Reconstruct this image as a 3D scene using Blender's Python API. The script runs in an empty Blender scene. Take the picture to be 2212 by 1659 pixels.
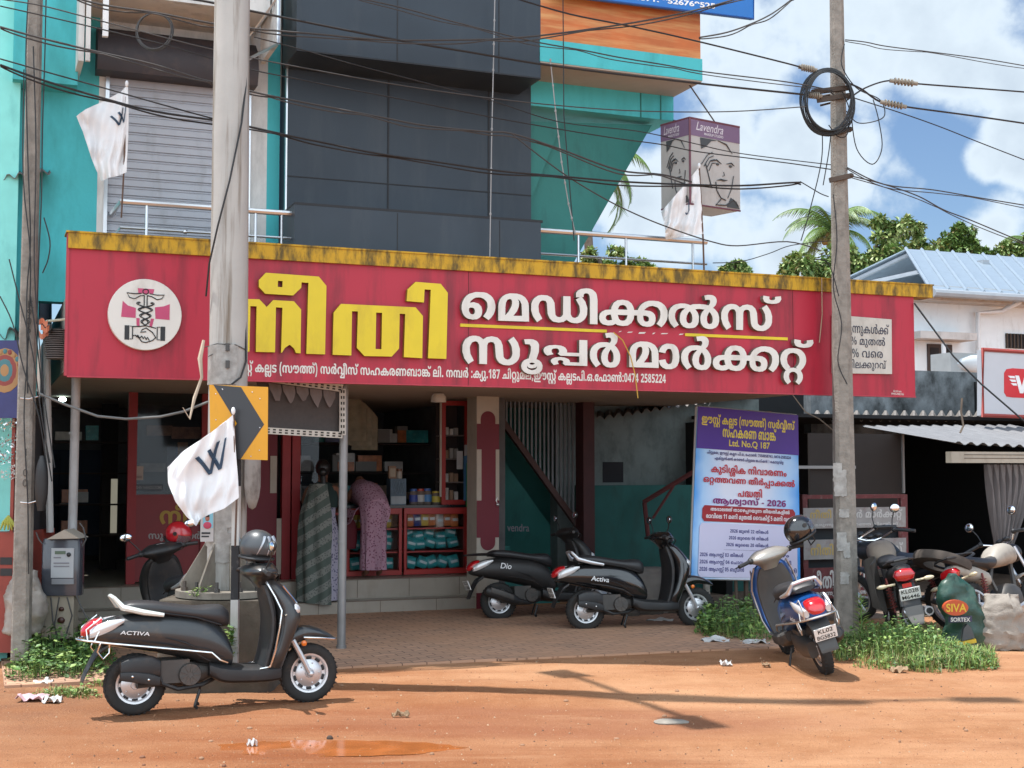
import bpy, bmesh, math, random
from mathutils import Vector, Matrix, noise, geometry
R = random.Random(7)
rad = math.radians
scn = bpy.context.scene
# ---------------------------------------------------------------- camera, sky, sun, exposure
EYE, PITCH, FPX = 1.72, rad(3.65), 2900.0
cam = bpy.data.cameras.new('camera'); cam_o = bpy.data.objects.new('camera', cam); scn.collection.objects.link(cam_o)
cam_o.location = (0, 0, EYE); cam_o.rotation_euler = (rad(90)+PITCH, 0, 0)
cam.sensor_width = 36; cam.lens = 36*FPX/2212; cam.clip_end = 2000; cam.clip_start = .05
scn.camera = cam_o
scn.view_settings.view_transform = 'Standard'; scn.view_settings.look = 'None'
scn.view_settings.gamma = 1; scn.view_settings.exposure = .92
scn.render.engine = 'CYCLES'; scn.cycles.max_bounces = 6; scn.cycles.diffuse_bounces = 3; scn.cycles.transparent_max_bounces = 12
scn.cycles.use_denoising = True
SUND = Vector((-.315, .06, 1)).normalized()
sl = bpy.data.lights.new('sun', 'SUN'); sl.energy = 3.5; sl.angle = rad(.5); sl.color = (1, .975, .94)
so = bpy.data.objects.new('sun', sl); scn.collection.objects.link(so)
so.rotation_euler = SUND.to_track_quat('Z', 'Y').to_euler(); so.location = (-6, 4, 20)

# pixel (2212 px wide view of the photo) -> world ray / points
cp, sp = math.cos(PITCH), math.sin(PITCH)
def ray(x, y):
    q = (x-1106)/FPX; r = (829.5-y)/FPX
    return Vector((q, cp-r*sp, sp+r*cp))
def P(x, y, Y):
    d = ray(x, y); t = Y/d.y
    return Vector((d.x*t, Y, EYE+d.z*t))
def G(x, y, z=0):
    d = ray(x, y); t = (z-EYE)/d.z
    return Vector((d.x*t, d.y*t, z))
FA = rad(21.7); ca, sa = math.cos(FA), math.sin(FA)
OY = 13.1
def fp(x, y, w):            # point of the street-front frame (u along the front, w into it, z up)
    d = ray(x, y); t = (w+OY*ca)/(-sa*d.x+ca*d.y)
    X, Y = d.x*t, d.y*t
    return Vector((ca*X+sa*(Y-OY), w, EYE+d.z*t))
def U_(x, w, y=900): return fp(x, y, w).x
def Z_(x, y, w): return fp(x, y, w).z
def FtoW(p): return Vector((ca*p[0]-sa*p[1], OY+sa*p[0]+ca*p[1], p[2]))
def WtoF(p): return Vector((ca*p[0]+sa*(p[1]-OY), -sa*p[0]+ca*(p[1]-OY), p[2]))
FM = Matrix.Translation((0, OY, 0)) @ Matrix.Rotation(FA, 4, 'Z')
ID = Matrix.Identity(4)

def sky():
    w = bpy.data.worlds.new('World'); scn.world = w; w.use_nodes = True
    n = w.node_tree.nodes; l = w.node_tree.links
    bg = n['Background']; out = n['World Output']
    st = n.new('ShaderNodeTexSky'); st.sky_type = 'NISHITA'; st.sun_disc = False
    st.sun_elevation = math.asin(SUND.z); st.sun_rotation = math.atan2(SUND.x, SUND.y)
    st.air_density = 1.0; st.dust_density = .3; st.ozone_density = 2.5
    tc = n.new('ShaderNodeTexCoord')
    def math_(op, a, b=None, c=None, clamp=False):
        m = n.new('ShaderNodeMath'); m.operation = op; m.use_clamp = clamp
        for i, v in enumerate((a, b, c)):
            if v is None: continue
            if hasattr(v, 'links'): l.new(v, m.inputs[i])
            else: m.inputs[i].default_value = v
        return m.outputs[0]
    nz = n.new('ShaderNodeTexNoise'); nz.inputs['Scale'].default_value = 13; nz.inputs['Detail'].default_value = 7; nz.inputs['Roughness'].default_value = .56
    l.new(tc.outputs['Generated'], nz.inputs['Vector'])
    nb = n.new('ShaderNodeTexNoise'); nb.inputs['Scale'].default_value = 3.2; nb.inputs['Detail'].default_value = 4
    l.new(tc.outputs['Generated'], nb.inputs['Vector'])
    # cloud banks in fixed directions of the sky + noise elsewhere
    tot = None
    for (x, y, r, k) in [(1600,70,210,1),(1850,20,230,1),(2060,70,200,1),(2230,110,150,1),(1560,340,130,1),(1700,330,120,1),(1830,370,120,1),(1940,410,90,.9),(1420,450,150,1),(1560,480,120,.8),
                       (2220,310,110,1),(2130,350,60,.9),(1700,520,110,.7),(2150,480,90,.6),(2500,250,300,.8),(900,-300,600,.8)]:
        d = ray(x, y).normalized()
        dp = n.new('ShaderNodeVectorMath'); dp.operation = 'DISTANCE'; l.new(tc.outputs['Generated'], dp.inputs[0]); dp.inputs[1].default_value = d
        rr = r/FPX
        v = math_('SUBTRACT', 1, math_('DIVIDE', dp.outputs['Value'], rr)); v = math_('MULTIPLY', math_('MAXIMUM', v, 0), k)
        v = math_('MULTIPLY', v, 1.15); v = math_('MINIMUM', v, .55)
        tot = v if tot is None else math_('MAXIMUM', tot, v)
    base = math_('MULTIPLY', math_('SUBTRACT', nb.outputs['Fac'], .62), 1.3)
    nn = math_('MULTIPLY', math_('SUBTRACT', nz.outputs['Fac'], .5), 2.1)
    sx = n.new('ShaderNodeSeparateXYZ'); l.new(tc.outputs['Generated'], sx.inputs[0])
    back = math_('MULTIPLY', math_('SUBTRACT', -.05, sx.outputs[1]), 3, clamp=True)        # unseen bright cloud bank added behind the viewer to fill the shaded front
    s = math_('ADD', math_('MAXIMUM', math_('MAXIMUM', tot, base), math_('MULTIPLY', back, .6)), nn)
    mr = n.new('ShaderNodeMapRange'); mr.interpolation_type = 'SMOOTHSTEP'; l.new(s, mr.inputs[0])
    mr.inputs[1].default_value = .08; mr.inputs[2].default_value = .56
    sh = n.new('ShaderNodeMapRange'); l.new(s, sh.inputs[0]); sh.inputs[1].default_value = 1.05; sh.inputs[2].default_value = .4
    cc = n.new('ShaderNodeMix'); cc.data_type = 'RGBA'; l.new(sh.outputs[0], cc.inputs[0])
    cc.inputs[6].default_value = (5.5, 6.5, 7.6, 1); cc.inputs[7].default_value = (7.4, 8.5, 9.4, 1)
    tint = n.new('ShaderNodeMix'); tint.data_type = 'RGBA'; tint.blend_type = 'MULTIPLY'; tint.inputs[0].default_value = 1
    l.new(st.outputs[0], tint.inputs[6]); tint.inputs[7].default_value = (1.05, 1.12, 1.2, 1)
    mx = n.new('ShaderNodeMix'); mx.data_type = 'RGBA'; l.new(mr.outputs[0], mx.inputs[0]); l.new(tint.outputs[2], mx.inputs[6])
    gain = n.new('ShaderNodeVectorMath'); gain.operation = 'SCALE'; l.new(cc.outputs[2], gain.inputs[0]); l.new(math_('ADD', 1, math_('MULTIPLY', back, 1.35)), gain.inputs[3]); l.new(gain.outputs[0], mx.inputs[7])  # added bank behind is boosted above the clouds ahead as fill light
    l.new(mx.outputs[2], bg.inputs[0]); bg.inputs[1].default_value = .06
sky()

# ---------------------------------------------------------------- materials
def srgb(h):
    if not isinstance(h, str): return tuple(h)
    c = [int(h[i:i+2], 16)/255 for i in (0, 2, 4)]
    return tuple((v/12.92 if v <= .04045 else ((v+.055)/1.055)**2.4) for v in c)
MATS = {}
def M(name, col, rough=.6, metal=0, var=.12, sc=5.0, dirt=None, da=.5, dsc=1.2, dst=(1, 1, .35), bump=0, bsc=60, emit=0, trans=0, coat=0, spec=.5, alpha=1, dr=None):
    """weathered paint / metal / cloth: base colour with fine variation, optional streaky dirt of its own colour, bump"""
    if name in MATS: return MATS[name]
    m = bpy.data.materials.new(name); m.use_nodes = True; MATS[name] = m
    n = m.node_tree.nodes; l = m.node_tree.links; b = n['Principled BSDF']
    c = srgb(col)
    tc = n.new('ShaderNodeTexCoord')
    nz = n.new('ShaderNodeTexNoise'); nz.inputs['Scale'].default_value = sc; nz.inputs['Detail'].default_value = 6; l.new(tc.outputs['Object'], nz.inputs['Vector'])
    mx = n.new('ShaderNodeMix'); mx.data_type = 'RGBA'; l.new(nz.outputs['Fac'], mx.inputs[0])
    mx.inputs[6].default_value = (*[v*(1-var*1.6) for v in c], 1); mx.inputs[7].default_value = (*[min(1, v*(1+var*1.6)) for v in c], 1)
    o = mx.outputs[2]
    if dirt:
        mp = n.new('ShaderNodeMapping'); mp.inputs['Scale'].default_value = [dsc*4*d for d in dst]; l.new(tc.outputs['Object'], mp.inputs[0])
        n2 = n.new('ShaderNodeTexNoise'); n2.inputs['Scale'].default_value = 1; n2.inputs['Detail'].default_value = 9; n2.inputs['Roughness'].default_value = .65; l.new(mp.outputs[0], n2.inputs['Vector'])
        mr = n.new('ShaderNodeMapRange'); l.new(n2.outputs['Fac'], mr.inputs[0]); mr.inputs[1].default_value, mr.inputs[2].default_value = dr or (.62-.3*da, .8-.12*da); mr.inputs[4].default_value = min(1, .35+.65*da)
        m2 = n.new('ShaderNodeMix'); m2.data_type = 'RGBA'; l.new(mr.outputs[0], m2.inputs[0]); l.new(o, m2.inputs[6]); m2.inputs[7].default_value = (*srgb(dirt), 1)
        o = m2.outputs[2]
    l.new(o, b.inputs['Base Color'])
    b.inputs['Roughness'].default_value = rough; b.inputs['Metallic'].default_value = metal; b.inputs['Specular IOR Level'].default_value = spec
    if coat: b.inputs['Coat Weight'].default_value = coat; b.inputs['Coat Roughness'].default_value = .08
    if trans: b.inputs['Transmission Weight'].default_value = trans
    if alpha < 1: b.inputs['Alpha'].default_value = alpha
    if emit: b.inputs['Emission Color'].default_value = (*c, 1); b.inputs['Emission Strength'].default_value = emit
    if bump:
        n3 = n.new('ShaderNodeTexNoise'); n3.inputs['Scale'].default_value = bsc; n3.inputs['Detail'].default_value = 5; l.new(tc.outputs['Object'], n3.inputs['Vector'])
        bp = n.new('ShaderNodeBump'); bp.inputs['Strength'].default_value = bump; bp.inputs['Distance'].default_value = .01; l.new(n3.outputs['Fac'], bp.inputs['Height']); l.new(bp.outputs[0], b.inputs['Normal'])
    return m

# ---------------------------------------------------------------- mesh buffer
def sgn(v): return -1 if v < 0 else 1
class MB:
    def __init__(s): s.v = []; s.f = []; s.mi = []; s.k = 0; s.T = None
    def add(s, vs, fs):
        b = len(s.v)
        if s.T is not None: vs = [s.T @ Vector(p) for p in vs]
        s.v += [tuple(p) for p in vs]; s.f += [tuple(i+b for i in f) for f in fs]; s.mi += [s.k]*len(fs); return s
    def m(s, k): s.k = k; return s
    def box(s, x0, y0, z0, x1, y1, z1):
        vs = [(x0,y0,z0),(x1,y0,z0),(x1,y1,z0),(x0,y1,z0),(x0,y0,z1),(x1,y0,z1),(x1,y1,z1),(x0,y1,z1)]
        return s.add(vs, [(0,3,2,1),(4,5,6,7),(0,1,5,4),(1,2,6,5),(2,3,7,6),(3,0,4,7)])
    def bbox_(s, c, sz, rz=0, rx=0, ry=0, bev=0):
        mt = Matrix.Translation(c) @ Matrix.Rotation(rz, 4, 'Z') @ Matrix.Rotation(ry, 4, 'Y') @ Matrix.Rotation(rx, 4, 'X')
        a, b, d = [v/2 for v in sz]
        vs = [(-a,-b,-d),(a,-b,-d),(a,b,-d),(-a,b,-d),(-a,-b,d),(a,-b,d),(a,b,d),(-a,b,d)]
        return s.add([mt @ Vector(p) for p in vs], [(0,3,2,1),(4,5,6,7),(0,1,5,4),(1,2,6,5),(2,3,7,6),(3,0,4,7)])
    def quad(s, a, b, c, d): return s.add([a,b,c,d], [(0,1,2,3)])
    def slab(s, pts, off):       # planar polygon given thickness along vector off
        n = len(pts); off = Vector(off)
        vs = [Vector(p) for p in pts]+[Vector(p)+off for p in pts]
        return s.add(vs, [tuple(range(n)), tuple(range(2*n-1, n-1, -1))]+[(i, (i+1)%n, n+(i+1)%n, n+i) for i in range(n)])
    def tube(s, pts, r, n=8, closed=False, cap=True):
        pts = [Vector(p) for p in pts]; N = len(pts)
        rs = r if isinstance(r, (list, tuple)) else [r]*N
        vs = []; up = None
        for i, p in enumerate(pts):
            if closed: t = pts[(i+1)%N]-pts[i-1]
            else: t = pts[min(i+1, N-1)]-pts[max(i-1, 0)]
            if t.length < 1e-9: t = Vector((0,0,1))
            t.normalize()
            if up is None:
                up = Vector((0,0,1)) if abs(t.z) < .9 else Vector((1,0,0))
            a = t.cross(up)
            if a.length < 1e-6: a = t.orthogonal()
            a.normalize(); b = a.cross(t).normalized(); up = b
            for k in range(n):
                th = 2*math.pi*k/n
                vs.append(p+a*math.cos(th)*rs[i]+b*math.sin(th)*rs[i])
        fs = []
        for i in range(N if closed else N-1):
            j = (i+1) % N
            for k in range(n): fs.append((i*n+k, i*n+(k+1)%n, j*n+(k+1)%n, j*n+k))
        if not closed and cap: fs += [tuple(range(n-1, -1, -1)), tuple((N-1)*n+k for k in range(n))]
        return s.add(vs, fs)
    def rings(s, rings, capa=True, capb=True, closed=False):
        n = len(rings[0]); N = len(rings); vs = [p for r in rings for p in r]; fs = []
        for i in range(N if closed else N-1):
            j = (i+1) % N
            for k in range(n): fs.append((i*n+k, i*n+(k+1)%n, j*n+(k+1)%n, j*n+k))
        if not closed:
            if capa: fs.append(tuple(range(n-1, -1, -1)))
            if capb: fs.append(tuple((N-1)*n+k for k in range(n)))
        return s.add(vs, fs)
    def loft(s, secs, axis='x', n=18, e=2.6, sub=4):
        """secs: (pos, c1, c2, h1, h2) superellipse sections along axis; catmull-rom between"""
        S = []
        for i in range(len(secs)-1):
            p0 = secs[max(i-1,0)]; p1 = secs[i]; p2 = secs[i+1]; p3 = secs[min(i+2, len(secs)-1)]
            for q in range(sub):
                t = q/sub
                S.append([.5*((2*b)+(-a+c)*t+(2*a-5*b+4*c-d)*t*t+(-a+3*b-3*c+d)*t**3) for a,b,c,d in zip(p0,p1,p2,p3)])
        S.append(list(secs[-1]))
        rr = []
        for (x, c1, c2, h1, h2) in S:
            h1 = max(h1, .003); h2 = max(h2, .003); r = []
            for k in range(n):
                th = 2*math.pi*k/n; c, d = math.cos(th), math.sin(th)
                a = c1+h1*sgn(c)*abs(c)**(2/e); b = c2+h2*sgn(d)*abs(d)**(2/e)
                r.append((x,a,b) if axis == 'x' else (a,b,x) if axis == 'z' else (a,x,b))
            rr.append(r)
        return s.rings(rr)
    def lathe(s, prof, n=24, axis='z', c=(0,0,0), closed=False):
        rr = []
        for (r, h) in prof:
            ring = []
            for k in range(n):
                th = 2*math.pi*k/n; a, b = r*math.cos(th), r*math.sin(th)
                p = (a,b,h) if axis == 'z' else (a,h,b) if axis == 'y' else (h,a,b)
                ring.append((p[0]+c[0], p[1]+c[1], p[2]+c[2]))
            rr.append(ring)
        return s.rings(rr, prof[0][0] < .01, prof[-1][0] < .01, closed)
    def ball(s, c, r, n=14, m=9):
        r = r if isinstance(r, (tuple, list)) else (r, r, r)
        vs = [(c[0], c[1], c[2]-r[2])]; fs = []
        for i in range(1, m):
            ph = -math.pi/2+math.pi*i/m
            for k in range(n):
                th = 2*math.pi*k/n
                vs.append((c[0]+r[0]*math.cos(ph)*math.cos(th), c[1]+r[1]*math.cos(ph)*math.sin(th), c[2]+r[2]*math.sin(ph)))
        vs.append((c[0], c[1], c[2]+r[2])); L = len(vs)-1
        for k in range(n):
            fs.append((0, 1+(k+1)%n, 1+k)); fs.append((L, 1+(m-2)*n+k, 1+(m-2)*n+(k+1)%n))
        for i in range(m-2):
            for k in range(n): fs.append((1+i*n+k, 1+i*n+(k+1)%n, 1+(i+1)*n+(k+1)%n, 1+(i+1)*n+k))
        return s.add(vs, fs)
    def sheet(s, fn, nu, nv, th=0):
        """cloth / panel from fn(s,t)->point; th>0 gives a second side"""
        g = [[Vector(fn(i/nu, j/nv)) for i in range(nu+1)] for j in range(nv+1)]
        vs = [p for r in g for p in r]; W = nu+1
        fs = [(j*W+i, j*W+i+1, (j+1)*W+i+1, (j+1)*W+i) for j in range(nv) for i in range(nu)]
        if th:
            off = len(vs); nv_ = []
            for j in range(nv+1):
                for i in range(nu+1):
                    a = g[j][min(i+1,nu)]-g[j][max(i-1,0)]; b = g[min(j+1,nv)][i]-g[max(j-1,0)][i]
                    q = a.cross(b); q = q.normalized() if q.length > 1e-9 else Vector((0,1,0))
                    nv_.append(g[j][i]+q*th)
            vs += nv_; fs += [tuple(off+k for k in reversed(f)) for f in fs[:]]
            for i in range(nu):
                fs.append((i, off+i, off+i+1, i+1)); a = nv*W+i; fs.append((a, a+1, off+a+1, off+a))
            for j in range(nv):
                a = j*W; fs.append((a, a+W, off+a+W, off+a)); a = j*W+nu; fs.append((a, off+a, off+a+W, a+W))
        return s.add(vs, fs)
    def merge(s, o):
        b = len(s.v); s.v += o.v; s.f += [tuple(i+b for i in f) for f in o.f]; s.mi += o.mi; return s

def emit_mesh(name, mb, mats, off=(0,0,0), recalc=True, ang=38):
    me = bpy.data.meshes.new(name); ox, oy, oz = off
    me.from_pydata([(x-ox, y-oy, z-oz) for x, y, z in mb.v], [], mb.f)
    for m in (mats if isinstance(mats, (list, tuple)) else [mats]): me.materials.append(m)
    if len(me.polygons) != len(mb.mi): me.validate()
    else: me.polygons.foreach_set('material_index', mb.mi)
    if recalc:
        bm = bmesh.new(); bm.from_mesh(me); bmesh.ops.recalc_face_normals(bm, faces=bm.faces)
        lim = rad(ang)
        for f in bm.faces: f.smooth = True
        for e in bm.edges:
            if len(e.link_faces) == 2: e.smooth = e.calc_face_angle(0) < lim
        bm.to_mesh(me); bm.free()
    me.update(); return me
def props(o, label=None, cat=None, group=None, kind=None):
    if label: o['label'] = label
    if cat: o['category'] = cat
    if group: o['group'] = group
    if kind: o['kind'] = kind
class T:
    """one thing: an Empty at its base, parts as children. Geometry is written in frame fr (FM street front, ID world, or own matrix)"""
    def __init__(s, name, label, cat, org=(0,0,0), fr=FM, group=None):
        s.o = bpy.data.objects.new(name, None); scn.collection.objects.link(s.o); s.o.empty_display_size = .1
        s.org = Vector(org); s.o.matrix_world = fr @ Matrix.Translation(s.org); props(s.o, label, cat, group)
    def part(s, name, mb, mats, parent=None, label=None, kind=None, recalc=True, ang=38):
        me = emit_mesh(name, mb, mats, s.org, recalc, ang)
        o = bpy.data.objects.new(name, me); scn.collection.objects.link(o); o.parent = parent or s.o
        props(o, label, None, None, kind); return o
def solo(name, label, cat, mb, mats, fr=ID, group=None, kind=None, recalc=True, ang=38):
    xs = [v[0] for v in mb.v]; ys = [v[1] for v in mb.v]; zs = [v[2] for v in mb.v]
    c = Vector(((min(xs)+max(xs))/2, (min(ys)+max(ys))/2, min(zs)))
    me = emit_mesh(name, mb, mats, c, recalc, ang)
    o = bpy.data.objects.new(name, me); scn.collection.objects.link(o); o.matrix_world = fr @ Matrix.Translation(c)
    props(o, label, cat, group, kind); return o

def sm(pts, k=4):
    out = []; n = len(pts)
    for i in range(n-1):
        p0, p1, p2, p3 = pts[max(i-1,0)], pts[i], pts[i+1], pts[min(i+2,n-1)]
        for q in range(k):
            t = q/k; out.append(tuple(.5*((2*b)+(-a+c)*t+(2*a-5*b+4*c-d)*t*t+(-a+3*b-3*c+d)*t**3) for a,b,c,d in zip(p0,p1,p2,p3)))
    return out+[pts[-1]]
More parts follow.
